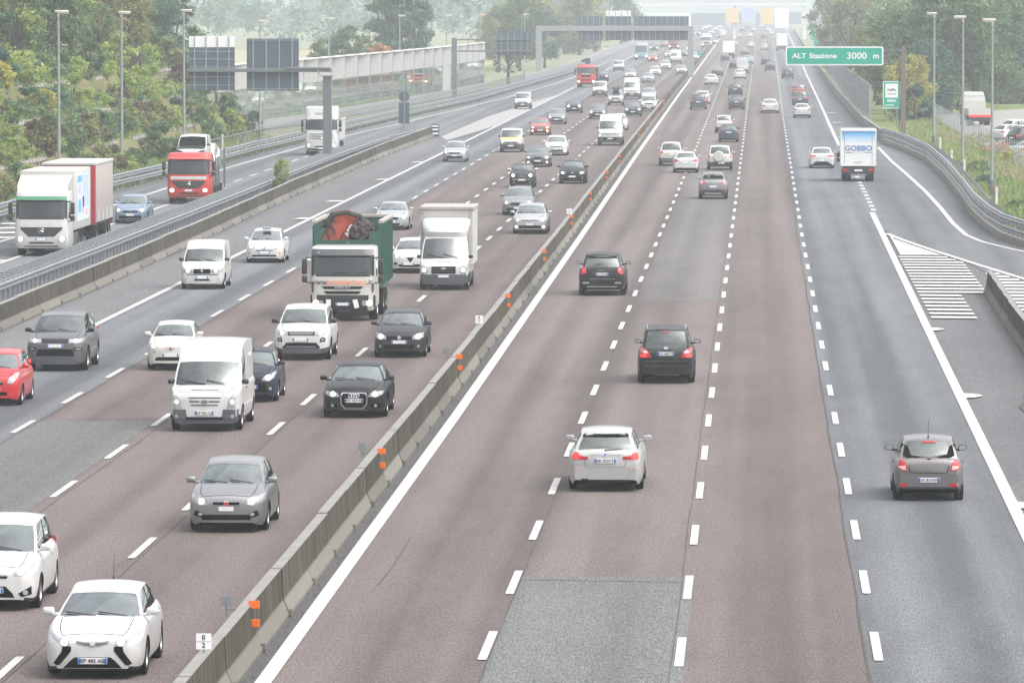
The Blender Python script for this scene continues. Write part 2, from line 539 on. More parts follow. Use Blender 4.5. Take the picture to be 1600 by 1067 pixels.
mat_ground('meadow', [(0.13, 0.14, 0.09), (0.18, 0.19, 0.12), (0.22, 0.21, 0.14)], 0.05)
mat_ground('verge_green', [(0.07, 0.10, 0.03), (0.13, 0.17, 0.05), (0.24, 0.20, 0.09)], 0.6)
mat_ground('bank_earth', [(0.07, 0.09, 0.03), (0.13, 0.155, 0.05), (0.16, 0.13, 0.085), (0.14, 0.14, 0.07)], 0.35)
mat_ground('beige_field', [(0.24, 0.21, 0.14), (0.30, 0.27, 0.18), (0.22, 0.23, 0.12)], 0.05)
mat_ground('gravel_lot', [(0.20, 0.19, 0.18), (0.26, 0.25, 0.24), (0.30, 0.29, 0.27)], 0.4)

# ------------------------------------------------------------------ vehicles
class Model:
    """parts of one kind of vehicle; origin on the ground under its middle, front towards -y"""
    def __init__(s, L, W, fo, ro):
        s.L, s.W, s.fo, s.ro = L, W, fo, ro
        s.parts = []

    def add(s, name, me, mat, lod=2, parent=-1, loc=(0, 0, 0), label=None):
        s.parts.append((name, me, mat, lod, parent, loc, label))
        return len(s.parts) - 1


PLATE_ME = {}


def plate_meshes():
    if not PLATE_ME:
        PLATE_ME['w'] = MB().bbox(-.26, .26, -.008, .008, -.055, .055, .004).mesh('licence_plate')
        PLATE_ME['b'] = MB().box(-.255, -.21, -.0115, -.0085, -.05, .05).box(.21, .255, -.0115, -.0085, -.05, .05).mesh('country_band')
    return PLATE_ME


WHEELS = {}


def wheel_meshes(r, w):
    k = (round(r, 3), round(w, 3))
    if k not in WHEELS:
        h = w / 2
        t = MB().lathe_x([(-h * .8, r * .62), (-h, r * .72), (-h, r * .9), (-h * .8, r), (h * .8, r), (h, r * .9), (h, r * .72), (h * .8, r * .62)], 28)
        m = MB()
        for sgn in (-1, 1):
            x = sgn * h * .82
            m.lathe_x([(x, r * .64), (x * 1.08, r * .60), (x * .72, r * .56)], 24)
            m.lathe_x([(x * .98, r * .17), (x, .001)], 12)
            for i in range(7):
                a = 2 * math.pi * i / 7
                c, s_ = math.cos(a), math.sin(a)
                q = []
                for rr, hw in ((r * .12, r * .09), (r * .6, r * .065)):
                    for e in (-1, 1):
                        q.append((x * .97, rr * c - e * hw * s_, rr * s_ + e * hw * c))
                m.add(q, [(0, 1, 3, 2)])
        d = MB()
        for sgn in (-1, 1):
            d.lathe_x([(sgn * h * .6, r * .62), (sgn * h * .55, .001)], 20)
        WHEELS[k] = (t.mesh('wheel', True, 40), m.mesh('rim', True, 40), d.mesh('brake_disc'))
    return WHEELS[k]


def add_wheel(M, x, y, r, w, lod=2):
    t, m, d = wheel_meshes(r, w)
    i = M.add('wheel', t, 'tyre', lod, -1, (x, y, r))
    M.add('rim', m, 'rim', min(lod, 1), i)
    M.add('brake_disc', d, 'gap', 0, i)


class Skin:
    """raycast target for patches laid on the bodywork"""
    def __init__(s, v, f):
        s.bvh = BVHTree.FromPolygons([Vector(p) for p in v], [tuple(q) for q in f])

    def patch(s, poly, axis='F', off=0.008, cuts=2, flat=None):
        """poly in (x, z) for F/R, in (y, z) for P (+x side) and N (-x side)"""
        bm = bmesh.new()
        vs = [bm.verts.new((p[0], p[1], 0)) for p in poly]
        bm.faces.new(vs)
        bmesh.ops.triangulate(bm, faces=bm.faces[:])
        for _ in range(cuts):
            bmesh.ops.subdivide_edges(bm, edges=bm.edges[:], cuts=1, use_grid_fill=True)
        bmesh.ops.triangulate(bm, faces=bm.faces[:])
        bm.verts.index_update()
        src = {'F': lambda a, b: (Vector((a, -30, b)), Vector((0, 1, 0))), 'R': lambda a, b: (Vector((a, 30, b)), Vector((0, -1, 0))),
               'P': lambda a, b: (Vector((30, a, b)), Vector((-1, 0, 0))), 'N': lambda a, b: (Vector((-30, a, b)), Vector((1, 0, 0)))}[axis]
        out, miss = [], []
        for v in bm.verts:
            o, d = src(v.co.x, v.co.y)
            h = s.bvh.ray_cast(o, d)
            out.append(None if h[0] is None else h[0] - d * off)
        good = [p for p in out if p is not None]
        for i, v in enumerate(bm.verts):
            if out[i] is None:
                o, d = src(v.co.x, v.co.y)
                if good:
                    q = min(good, key=lambda p: (p - o - d * (p - o).dot(d)).length)
                    out[i] = o + d * (q - o).dot(d)
                else:
                    out[i] = o + d * 28
        fs = [tuple(v.index for v in f.verts) for f in bm.faces]
        bm.free()
        m = MB()
        m.add(out, fs)
        return m

    def hit(s, x, z, axis='F'):
        d = 1 if axis == 'F' else -1
        h = s.bvh.ray_cast(Vector((x, -30 * d, z)), Vector((0, d, 0)))
        return h[0].y if h[0] is not None else None

    def side(s, y, z, sgn):
        h = s.bvh.ray_cast(Vector((sgn * 30, y, z)), Vector((-sgn, 0, 0)))
        return h[0].x if h[0] is not None else sgn * 0.8


def disc(cx, cz, rx, rz=None, n=14):
    rz = rz or rx
    return [(cx + rx * math.cos(2 * math.pi * k / n), cz + rz * math.sin(2 * math.pi * k / n)) for k in range(n)]


def mirrored(poly):
    return [(-x, z) for x, z in poly][::-1]


def scaled(poly, k):
    cx = sum(p[0] for p in poly) / len(poly); cz = sum(p[1] for p in poly) / len(poly)
    return [(cx + (x - cx) * k, cz + (z - cz) * k) for x, z in poly]


def rect(x0, x1, z0, z1, r=0.0):
    if r <= 0:
        return [(x0, z0), (x1, z0), (x1, z1), (x0, z1)]
    out = []
    for cx, cz, a0 in ((x1 - r, z0 + r, -90), (x1 - r, z1 - r, 0), (x0 + r, z1 - r, 90), (x0 + r, z0 + r, 180)):
        for k in range(4):
            a = R(a0 + 30 * k)
            out.append((cx + r * math.cos(a), cz + r * math.sin(a)))
    return out


def grid_faces(nu, nv, idx):
    return [(idx(i, j), idx(i + 1, j), idx(i + 1, j + 1), idx(i, j + 1)) for i in range(nu - 1) for j in range(nv - 1)]


def make_car(L=4.3, W=1.79, H=1.48, wb=2.6, fo=0.88, r=0.315, zn=0.74, c0=1.0, zc=0.98, zb=1.0, r0=1.85, r1=None, c1=None,
             kind='hatch', sh=0.87, wr=0.69, cl=0.165, face=None, tail=None, black_low=0.0, glass_side=True, panel_van=False,
             rear_glass=True, plate_f=(0, 0.42), plate_r=(0, 0.85), interior=True, roof_rear_drop=0.06, nose_plan=0.66, tail_plan=0.78,
             roof_rails=False, windows=None, mirror_mat='paint', text_f=None, text_r=None, dark_roof=False, bow=0.20, tail_in=0.0,
             front_z0=0.24, wiper=True, plate_txt=None, rear_low=0.0, aerial=False, hr_pts=None):
    hw = W / 2
    ro = L - wb - fo
    M = Model(L, W, fo, ro)
    if kind == 'sedan':
        c1 = c1 or L - 0.62; r1 = r1 or L - 1.45
        zd = zb + 0.03
        rear = [(c1 + 0.02, zd), (L - 0.2, zd - 0.02), (L - 0.05, zd - 0.07), (L, zd - 0.16)]
        mid = [(c0 + 0.6, zb), (c1 - 0.5, zb + 0.01)]
    else:
        c1 = c1 or {'hatch': L - 0.16, 'wagon': L - 0.16, 'suv': L - 0.12, 'van': L - 0.035}[kind]
        r1 = r1 or {'hatch': L - 0.62, 'wagon': L - 0.50, 'suv': L - 0.40, 'van': L - 0.09}[kind]
        rear = [(L - 0.5, zb + 0.02), (L - 0.14, zb), (L - 0.04, zb - 0.06), (L, zb - 0.16)]
        mid = [(c0 + 0.6, zb)]
    deck = pchip([(0, zn - 0.15), (0.03, zn - 0.06), (0.1, zn), (0.38, zn + 0.45 * (zc - zn)), (c0, zc)] + mid + rear)
    plan = pchip([(0, nose_plan), (.05, nose_plan + .10), (.16, .885), (.36, .95), (.75, .99), (1.2, 1), (L - 1.1, 1), (L - .5, .975),
                  (L - .2, .94), (L - .06, .5 * (tail_plan + .94)), (L, tail_plan)])
    g = pchip([(0, .90), (.12, .965), (.4, 1), (.68, .992), (.88, (sh + .99) / 2 + .02), (.97, sh + .025), (1, sh)])
    ra = r * 1.17
    ws = [fo, fo + wb]
    st = set(np.round(np.arange(0, L + .001, .14), 3)) | {0, .02, .05, .1, .17, .26, round(L, 3), round(L - .02, 3), round(L - .06, 3), round(L - .13, 3)}
    for w in ws:
        for k in range(9):
            st.add(round(w - ra * math.cos(math.pi * k / 8), 3))
        st |= {round(w - ra - .005, 3), round(w + ra + .005, 3)}
    da, dbm, dc = c0 + 0.30, c0 + (0.30 + fo + wb - 0.15) * 0.5 + 0.1, fo + wb - 0.18     # door cuts
    if kind == 'van':
        dbm = min(dbm, c0 + 1.35)
    st |= {round(x, 3) for x in (c0, c0 + .1, da, da + .012, dbm, dbm + .012, dc, dc + .012, c1 - .1)}
    S = sorted(x for x in st if 0 <= x <= L)

    def low(s):
        for w in ws:
            d = abs(s - w)
            if d < ra:
                return r + math.sqrt(max(0, ra * ra - d * d))
        if s < .3:
            return cl + (front_z0 - cl) * (1 - s / .3) ** 2
        if s > L - .3:
            return cl + (0.30 - cl) * (1 - (L - s) / .3) ** 2
        return cl
    TK = [0, .10, .25, .42, .60, .76, .88, .96, 1.0]
    XF = [.82, .6, .35, .12]
    half = []
    for s in S:
        w, b, t = hw * plan(s), low(s), deck(s)
        b = min(b, t - .12)
        nom = min(cl + .02, b)
        row = [(0.0, b), (.55 * w, b), (.84 * w, b)]
        for k in TK:
            z = b + (t - b) * k
            row.append((w * g((z - nom) / (t - nom)), z))
        crown = .045 if kind != 'van' else .03
        for xf in XF + [0.0]:
            row.append((w * sh * xf, t + crown * (1 - xf * xf)))
        half.append(row)
    n = len(half[0])
    V, F, T = [], [], []
    for i, s in enumerate(S):
        for sg in (1, -1):
            V += [(sg * x, s - L / 2, z) for x, z in half[i]]
    ix = lambda i, sd, k: (i * 2 + sd) * n + k
    for i in range(len(S) - 1):
        sm = (S[i] + S[i + 1]) / 2
        for sd in (0, 1):
            for k in range(n - 1):
                top = k >= 3 + len(TK) - 1
                if top and c0 + .1 < sm < c1 - .1 and k > 11:
                    continue                                         # open under the cabin
                q = (ix(i, sd, k), ix(i + 1, sd, k), ix(i + 1, sd, k + 1), ix(i, sd, k + 1))
                zq = sum(V[j][2] for j in q) / 4
                tag = 'body'
                if 3 <= k < 3 + len(TK) - 1:
                    for lo, hi in ((da, dbm), (dbm, dc)):
                        if lo + .012 < sm < hi and zq > cl + .12 and not panel_van:
                            tag = 'door%d%d' % (sd, 0 if hi == dbm else 1)
                        elif panel_van and lo == da and lo + .012 < sm < hi and zq > cl + .12:
                            tag = 'door%d0' % sd
                    if any(abs(sm - x - .006) < .0065 for x in (da, dbm, dc)) and zq > cl + .12:
                        tag = 'gap'
                if top and sm < c0 - .02 and sm > .09:
                    tag = 'bonnet'
                if k < 3:
                    tag = 'gap'
                lowz = black_low if sm < L / 2 else max(black_low, rear_low)
                if tag != 'gap' and k >= 3 and zq < lowz:
                    tag = 'trim'
                elif tag == 'body' and sm < fo - ra and k >= 3 and (zq < zn - .1):
                    tag = 'bumper_front'
                elif tag == 'body' and sm > fo + wb + ra and k >= 3 and zq < .62:
                    tag = 'bumper_rear'
                F.append(q if sd == 0 else q[::-1]); T.append(tag)
    for i, rev in ((0, False), (len(S) - 1, True)):                       # front and rear caps
        for k in range(n - 1):
            q = (ix(i, 0, k), ix(i, 0, k + 1), ix(i, 1, k + 1), ix(i, 1, k))
            zq = (V[q[0]][2] + V[q[1]][2]) / 2
            F.append(q if not rev else q[::-1])
            lowz = black_low if i == 0 else max(black_low, rear_low)
            T.append('trim' if zq < lowz else ('bumper_front' if i == 0 else ('bumper_rear' if zq < .62 else 'body')))

    # cabin: front, sides, rear and roof grids
    FX = [0, .25, .5, .72, .9, .945, 1.0]
    LV = [0, .07, .25, .5, .75, .93, 1.0]
    wbase = lambda s: hw * plan(s) * sh * (.985 if kind != 'van' else 1.0)
    hr = pchip([(0, H - .075), (.35, H - .01), (.6, H), (1, H - roof_rear_drop)])
    if hr_pts:
        hr = pchip(hr_pts)
    rc0, rc1 = r0 + bow * .6, r1 - .05
    bc0, bc1 = c0 + bow, c1 - (.05 if kind != 'van' else .02)
    win = windows or [(0.045, .40), (.44, .76), (.80, .95)]
    if panel_van:
        win = windows or [(0.03, .26)]
    cuts = sorted({0.0, 1.0} | {x for ab in win for x in ab} | set(np.round(np.linspace(0, 1, 11), 3)))
    def roofw(f):
        return hw * wr * (1 - .05 * (abs(f - .45) / .55) ** 2.5) if kind != 'van' else hw * wr
    def pt_front(xf, t):
        s_b, s_r = c0 + (bc0 - c0) * xf ** 2.2, r0 + (rc0 - r0) * xf ** 2.2
        x_b, x_r = wbase(bc0) * xf, roofw(0) * xf
        z_b = deck(s_b) - .02 + .03 * (1 - xf * xf)
        z_r = hr(0) - .02 + .045 * (1 - xf * xf)
        tt = t
        return ((x_b + (x_r - x_b) * tt) + .02 * math.sin(math.pi * tt) * xf, s_b + (s_r - s_b) * tt - .03 * math.sin(math.pi * tt), z_b + (z_r - z_b) * tt)
    def pt_rear(xf, t):
        s_b, s_r = c1 - (c1 - bc1) * xf ** 2.2, r1 - (r1 - rc1) * xf ** 2.2
        x_b, x_r = wbase(bc1) * xf, roofw(1) * xf
        z_b = deck(s_b) - .02 + .03 * (1 - xf * xf)
        z_r = hr(1) - .02 + .045 * (1 - xf * xf)
        return ((x_b + (x_r - x_b) * t) + .02 * math.sin(math.pi * t) * xf, s_b + (s_r - s_b) * t + .03 * math.sin(math.pi * t), z_b + (z_r - z_b) * t)
    def pt_side(f, t):
        s_b, s_r = bc0 + (bc1 - bc0) * f, rc0 + (rc1 - rc0) * f
        x_b, x_r = wbase(s_b), roofw(f)
        z_b, z_r = deck(s_b) - .02, hr(f) - .02
        e0 = -.03 * math.sin(math.pi * t) * (1 - f) ** 6 + .03 * math.sin(math.pi * t) * f ** 6
        return (x_b + (x_r - x_b) * t + .02 * math.sin(math.pi * t), s_b + (s_r - s_b) * t + e0, z_b + (z_r - z_b) * t)
    cv, cf, ct = [], [], []
    def put(p):
        cv.append((p[0], p[1] - L / 2, p[2])); return len(cv) - 1
    for sg in (1, -1):
        def gridpart(fun, A, tagf):
            ids = [[put((sg * (p := fun(a, t))[0], p[1], p[2])) for t in LV] for a in A]
            for i in range(len(A) - 1):
                for j in range(len(LV) - 1):
                    q = (ids[i][j], ids[i + 1][j], ids[i + 1][j + 1], ids[i][j + 1])
                    cf.append(q if sg > 0 else q[::-1])
                    ct.append(tagf((A[i] + A[i + 1]) / 2, (LV[j] + LV[j + 1]) / 2))
        gridpart(pt_front, FX, lambda a, t: 'windscreen' if a < .945 and .0 < t < .93 else ('body' if t > .5 or a > .9 else 'gap'))
        gridpart(pt_rear, FX, lambda a, t: 'rear_window' if rear_glass and a < .9 and .07 < t < .93 else 'body')
        def stag(a, t):
            if glass_side and .07 < t < .93:
                for q, (x0, x1) in enumerate(win):
                    if x0 <= a <= x1:
                        return 'side%d%d' % (0 if sg > 0 else 1, q)
                if win[0][0] < a < win[-1][1]:
                    return 'pillar'
            return 'body'
        gridpart(pt_side, cuts, stag)
        rows = [[pt_front(x, 1) for x in FX]] + [None] * len(cuts) + [[pt_rear(x, 1) for x in FX]]
        for i, f in enumerate(cuts):
            e = pt_side(f, 1)
            s_in = lambda x, f=f, e=e: e[1] + ((r0 + (r1 - r0) * f) - e[1]) * (1 - x ** 2.2)
            rows[i + 1] = [(e[0] * x, s_in(x), hr(f) - .02 + .05 * (1 - x ** 2.4) if x < 1 else e[2]) for x in FX]
        rows[1] = rows[0]
        rows[len(cuts)] = rows[-1]
        rows = rows[1:-1]
        ids = [[put((sg * p[0], p[1], p[2])) for p in row] for row in rows]
        for i in range(len(rows) - 1):
            for j in range(len(FX) - 1):
                q = (ids[i][j], ids[i + 1][j], ids[i + 1][j + 1], ids[i][j + 1])
                cf.append(q[::-1] if sg > 0 else q); ct.append('roof')
    o = len(V)
    V2 = V + cv
    F2 = F + [tuple(i + o for i in q) for q in cf]
    T2 = T + ct
    bmx = bmesh.new()
    vv = [bmx.verts.new(p) for p in V2]
    tags = []
    for q, t in zip(F2, T2):
        try:
            fc = bmx.faces.new([vv[i] for i in q])
            tags.append(t); fc.material_index = 0
        except ValueError:
            pass
    lay = bmx.faces.layers.int.new('tag')
    names = sorted(set(tags))
    for fc, t in zip(bmx.faces, tags):
        fc[lay] = names.index(t)
    bmesh.ops.remove_doubles(bmx, verts=bmx.verts[:], dist=.0008)
    bmesh.ops.dissolve_degenerate(bmx, edges=bmx.edges[:], dist=.0005)
    bmesh.ops.recalc_face_normals(bmx, faces=bmx.faces[:])
    bmx.verts.index_update()
    co = [v.co.copy() for v in bmx.verts]
    nrm = [v.normal.copy() for v in bmx.verts]
    byt = {t: [] for t in names}
    for fc in bmx.faces:
        byt[names[fc[lay]]].append(tuple(v.index for v in fc.verts))
    skin = Skin(co, [f for t in names for f in byt[t]])
    bmx.free()

    def sub(tgs, inset=0.0):
        m = MB()
        idx = {}
        for t in tgs:
            for f in byt.get(t, []):
                for i in f:
                    if i not in idx:
                        idx[i] = len(m.v); m.v.append(tuple(co[i] - nrm[i] * inset))
                m.f.append(tuple(idx[i] for i in f))
        return m
    roofmat = 'p_black' if dark_roof else 'paint'
    body = M.add('body', sub(['body'] + ([] if dark_roof else ['roof'])).mesh('body', True), 'paint', 2)
    if dark_roof:
        M.add('roof', sub(['roof']).mesh('roof', True), roofmat, 2, label='black roof')
    blk = sub(['gap', 'pillar'])
    blk.box(-hw + .27, hw - .27, -L / 2 + .25, L / 2 - .25, cl + .01, .55)
    M.add('underbody', blk.mesh('underbody', True), 'gap', 2)
    for t, nm in (('bonnet', 'bonnet'), ('bumper_front', 'bumper'), ('bumper_rear', 'bumper')):
        if byt.get(t):
            i_ = M.add(nm, sub([t]).mesh(nm, True), 'paint', 2)
            if t == 'bonnet': M_bonnet = i_
    if byt.get('trim'):
        M.add('lower_trim', sub(['trim']).mesh('lower_trim', True), 'grey_plastic' if black_low > .3 else 'black_plastic', 2)
    for t in names:
        if t.startswith('door'):
            d = M.add('door', sub([t]).mesh('door', True), 'paint', 2)
            sg = 1 if t[4] == '0' else -1
            y1 = max(co[i].y for f in byt[t] for i in f) - .14
            zz = zb - .12
            x = skin.side(y1 - .06, zz, sg)
            M.add('door_handle', MB().bbox(x - .012, x + sg * .03 if sg > 0 else x + .012, y1 - .16, y1, zz - .018, zz + .018, .006).mesh('door_handle') if sg > 0 else
                  MB().bbox(x - .03, x + .012, y1 - .16, y1, zz - .018, zz + .018, .006).mesh('door_handle'), 'paint' if not panel_van else 'black_plastic', 0, d)
    gl = 'glass' if interior else 'glass_dark'
    wsi = M.add('windscreen', sub(['windscreen'], .004).mesh('windscreen', True), gl, 2)
    if byt.get('rear_window'):
        M.add('rear_window', sub(['rear_window'], .004).mesh('rear_window', True), gl, 2)
    for t in names:
        if t.startswith('side'):
            M.add('side_window', sub([t], .004).mesh('side_window', True), gl, 2)
    for x in (-1, 1):
        for w in ws:
            add_wheel(M, x * (hw - .125), w - L / 2, r, .21)
    sm = MB()                                                   # shut lines of the bonnet
    for sg in (-1, 1):
        sm.tube([(sg * plan(q) * hw * sh * .82, q - L / 2, deck(q) + (.045 if kind != 'van' else .03) * .33) for q in np.linspace(.10, c0 - .04, 9)], .008, 4)
    sm.tube([(e * plan(.1) * hw * sh * .82, .10 - L / 2, deck(.10) + (.045 if kind != 'van' else .03) * (1 - (e * .82) ** 2)) for e in np.linspace(-1, 1, 9)], .008, 4)
    M.add('shut_line', sm.mesh('shut_line'), 'gap', 0, M_bonnet)
    # mirrors
    my = bc0 + .12 - L / 2
    for sg in (-1, 1):
        mz = deck(bc0) + .09
        bx = hw * .9
        mx = hw + .035
        m = MB().bbox(sg * mx - .105, sg * mx + .105, my - .07, my + .06, mz - .07, mz + .07, .045)
        m.bbox(min(sg * hw * .8, sg * hw * .97), max(sg * hw * .8, sg * hw * .97), my - .03, my + .03, mz - .085, mz - .03, .012)
        k = M.add('wing_mirror', m.mesh('wing_mirror', True, 50), mirror_mat, 1)
        M.add('mirror_glass', MB().prism(rect(sg * mx - .085, sg * mx + .085, mz - .052, mz + .052, .03), 'y', my + .061, my + .065).mesh('mirror_glass'), 'lens', 0, k)
    # wipers on the windscreen
    if wiper:
        for x0, x1 in ((-.05, -.62), (.5, -.02)):
            pts = []
            for q in range(7):
                x = x0 + (x1 - x0) * q / 6
                y = pt_front(min(1, abs(x) / wbase(bc0)), .06 + .025 * q)
                pts.append((x * hw / .9, y[1] - L / 2 - .015, y[2] + .012))
            M.add('wiper', MB().tube(pts, .013, 5).mesh('wiper'), 'black_plastic', 0)
    if interior:
        m = MB()
        y0 = c0 + .25 - L / 2
        M.add('dashboard', MB().bbox(-hw * .78, hw * .78, y0 - .05, y0 + .5, zb - .25, zb - .04, .05).mesh('dashboard', True), 'interior', 1)
        for sx in (-.37, .37):
            for sy, lod in ((c0 + 1.15, 1), (c0 + 2.0, 0)):
                if sy > L - .7 or (panel_van and sy > c0 + 1.5):
                    continue
                y = sy - L / 2
                s_ = MB().bbox(sx - .25, sx + .25, y - .5, y + .05, .45, .62, .06).bbox(sx - .24, sx + .24, y, y + .16, .55, min(H - .42, zb + .14), .07)
                s_.bbox(sx - .13, sx + .13, y + .03, y + .14, min(H - .43, zb + .13), min(H - .2, zb + .32), .05)
                M.add('seat', s_.mesh('seat', True), 'interior', lod)
        sw = MB()
        c = Vector((.37, c0 + .72 - L / 2, zb - .05))
        sw.tube([c + Vector((.18 * math.cos(a), .06 * math.sin(a), .17 * math.sin(a))) for a in [2 * math.pi * k / 14 for k in range(15)]], .014, 6)
        M.add('steering_wheel', sw.mesh('steering_wheel', True), 'gap', 0)
        if panel_van:
            y = dbm + .25 - L / 2
            M.add('bulkhead', MB().box(-hw * .8, hw * .8, y, y + .03, .5, H - .12).mesh('bulkhead'), 'interior_pale', 1)
    M.skin, M.hw, M.deck = skin, hw, deck
    # fascia features
    for ft in (face or []) + (tail or []):
        apply_feature(M, ft)
    for pf, ax in ((plate_f, 'F'), (plate_r, 'R')):
        if pf:
            add_plate(M, pf[0], pf[1], ax, plate_txt)
    if roof_rails:
        for sg in (-1, 1):
            pts = []
            for q in range(9):
                f = .05 + .9 * q / 8
                e = pt_side(f, 1)
                pts.append((sg * e[0] * .93, e[1] - L / 2, e[2] + .035 + .03 * math.sin(math.pi * q / 8)))
            M.add('roof_rail', MB().tube(pts, .018, 6).mesh('roof_rail', True), roof_rails, 1)
    if aerial:
        y = (r1 - .12 if aerial == 'rear' else r0 + .15) - L / 2
        M.add('aerial', MB().tube([(0, y, H - .03), (0, y + .02, H + .03)], .022, 8).tube([(0, y, H + .02), (0, y + (.12 if aerial == 'rear' else .1), H + .42)], .006, 5).mesh('aerial'), 'black_plastic', 0)
    return M


def add_plate(M, x, z, ax, txt=None):
    y = M.skin.hit(x, z, ax)
    if y is None:
        return
    pm = plate_meshes()
    d = -1 if ax == 'F' else 1
    i = M.add('licence_plate', pm['w'], 'plate_white', 1, -1, (x, y + d * .016, z))
    loc = (0, 0, 0)
    if ax == 'R':
        if 'bR' not in PLATE_ME:
            b = pm['b'].copy(); b.transform(Matrix.Rotation(math.pi, 4, 'Z')); PLATE_ME['bR'] = b
        M.add('country_band', PLATE_ME['bR'], 'plate_blue', 1, i)
    else:
        M.add('country_band', pm['b'], 'plate_blue', 1, i)
    if txt:
        t = text_mesh(txt, .098, .002, .001)
        if ax == 'R':
            t.transform(Matrix.Rotation(math.pi, 4, 'Z'))
        t.transform(Matrix.Translation((0, d * .0105, -.002)))
        M.add('plate_number', t, 'plate_ink', 0, i)


def apply_feature(M, ft):
    """(name, axis, polygon, material, options)"""
    name, ax, poly, mat = ft[:4]
    op = ft[4] if len(ft) > 4 else {}
    sides = [poly, mirrored(poly)] if op.get('mir') else [poly]
    for k, pl in enumerate(sides):
        me = M.skin.patch(pl, ax, op.get('off', .008), op.get('cuts', 2)).mesh(name, True)
        i = M.add(name, me, mat, op.get('lod', 2), -1, (0, 0, 0), op.get('label'))
        for sub in op.get('subs', []):
            sp = sub[1] if k == 0 else mirrored(sub[1])
            M.add(sub[0], M.skin.patch(sp, ax, op.get('off', .008) + .008, 1).mesh(sub[0], True), sub[2], sub[3] if len(sub) > 3 else 1, i)


def feature_text(M, name, txt, size, x, z, ax, mat, bold=.004, lod=1):
    y = M.skin.hit(x, z, ax)
    if y is None: return
    t = text_mesh(txt, size, bold, .004)
    if ax == 'R':
        t.transform(Matrix.Rotation(math.pi, 4, 'Z'))
    t.transform(Matrix.Translation((x, y + (-.02 if ax == 'F' else .02), z)))
    M.add(name, t, mat, lod)


def headlight(poly, lamp=None, mat='lens', lit=True, lod=2):
    o = {'mir': True, 'lod': lod, 'off': .01}
    if lamp:
        o['subs'] = [('lamp', disc(*lamp), 'lamp_lit' if lit else 'lamp_white', 2 if lit else 1)]
    return ('headlight', 'F', poly, mat, o)


def placed(M, name, label, cat, u, v, view='F', paint='p_white', lod=0, group=None, rz=0.0, over=None, dx=0.0):
    """stand a vehicle where its nearest wheels meet the road in the photograph"""
    x, y = at(u, v)
    if view == 'F':
        cy, rot = y + M.L / 2 - M.fo, 0.0
    else:
        cy, rot = y + M.L / 2 - M.ro, math.pi
    return instance(M, name, label, cat, (x + dx, cy, 0), rot + rz, paint, lod, group, over)


def instance(M, name, label, cat, loc, rz, paint, lod=0, group=None, over=None):
    root = empty(name, loc, rz, label=label, cat=cat, group=group)
    made = {}
    for i, (nm, me, mat, pl, par, lc, lab) in enumerate(M.parts):
        if pl < lod or (par >= 0 and par not in made):
            continue
        mk = (over or {}).get(nm, mat)
        if mk == 'paint': mk = paint
        if lod >= 2 and mk in ('glass', 'glass_dark'): mk = 'glass_far'
        o = link(nm, me, MAT[mk], made[par] if par >= 0 else root)
        o.location = lc
        if lab: o['label'] = lab
        made[i] = o
    return root

# ------------------------------------------------------------------ kinds of car
MODELS = {}


def HL(inn, out, z0, z1, zi0=None, zi1=None, lampx=None, lampr=.055, mat='lens', lit=True):
    """headlight from inner x to outer x; z0/z1 at the outer end, zi0/zi1 inner"""
    zi0 = z0 if zi0 is None else zi0
    zi1 = z1 if zi1 is None else zi1
    poly = [(inn, zi0), (inn + (out - inn) * .55, zi0 + (z0 - zi0) * .4 - .01), (out, z0), (out + .01, (z0 + z1) / 2), (out - .03, z1), (inn + (out - inn) * .5, zi1 + (z1 - zi1) * .55 + .01), (inn, zi1)]
    lx = lampx or (inn + out) / 2
    return headlight(poly, (lx, (z0 + z1 + zi0 + zi1) / 4, lampr), mat, lit)


def TL(poly, lod=2, mat='tail_red', subs=None):
    return ('tail_light', 'R', poly, mat, {'mir': True, 'lod': lod, 'off': .012, 'subs': subs or []})


def FT(name, poly, mat, lod=1, ax='F', mir=False, **k):
    return (name, ax, poly, mat, dict(lod=lod, mir=mir, **k))


def fog(x, z, r=.05, mat='lens'):
    return FT('fog_light', disc(x, z, r), mat, 1, mir=True)


def ring(name, x, z, r, mat='chrome', ax='F', w=.75, lod=1, sub='black_plastic'):
    return FT(name, disc(x, z, r), mat, lod, ax, off=.018, subs=[('badge_centre', disc(x, z, r * w), sub, 1)])


def wiper_rear(M_z, x0=-.05, x1=-.38):
    return FT('rear_wiper', [(x0, M_z - .012), (x1, M_z + .012), (x1, M_z + .03), (x0, M_z + .018)], 'black_plastic', 1, 'R', off=.02, cuts=1)


def third(z, w=.16):
    return FT('brake_light', rect(-w, w, z - .015, z + .015), 'tail_red', 1, 'R', off=.015)


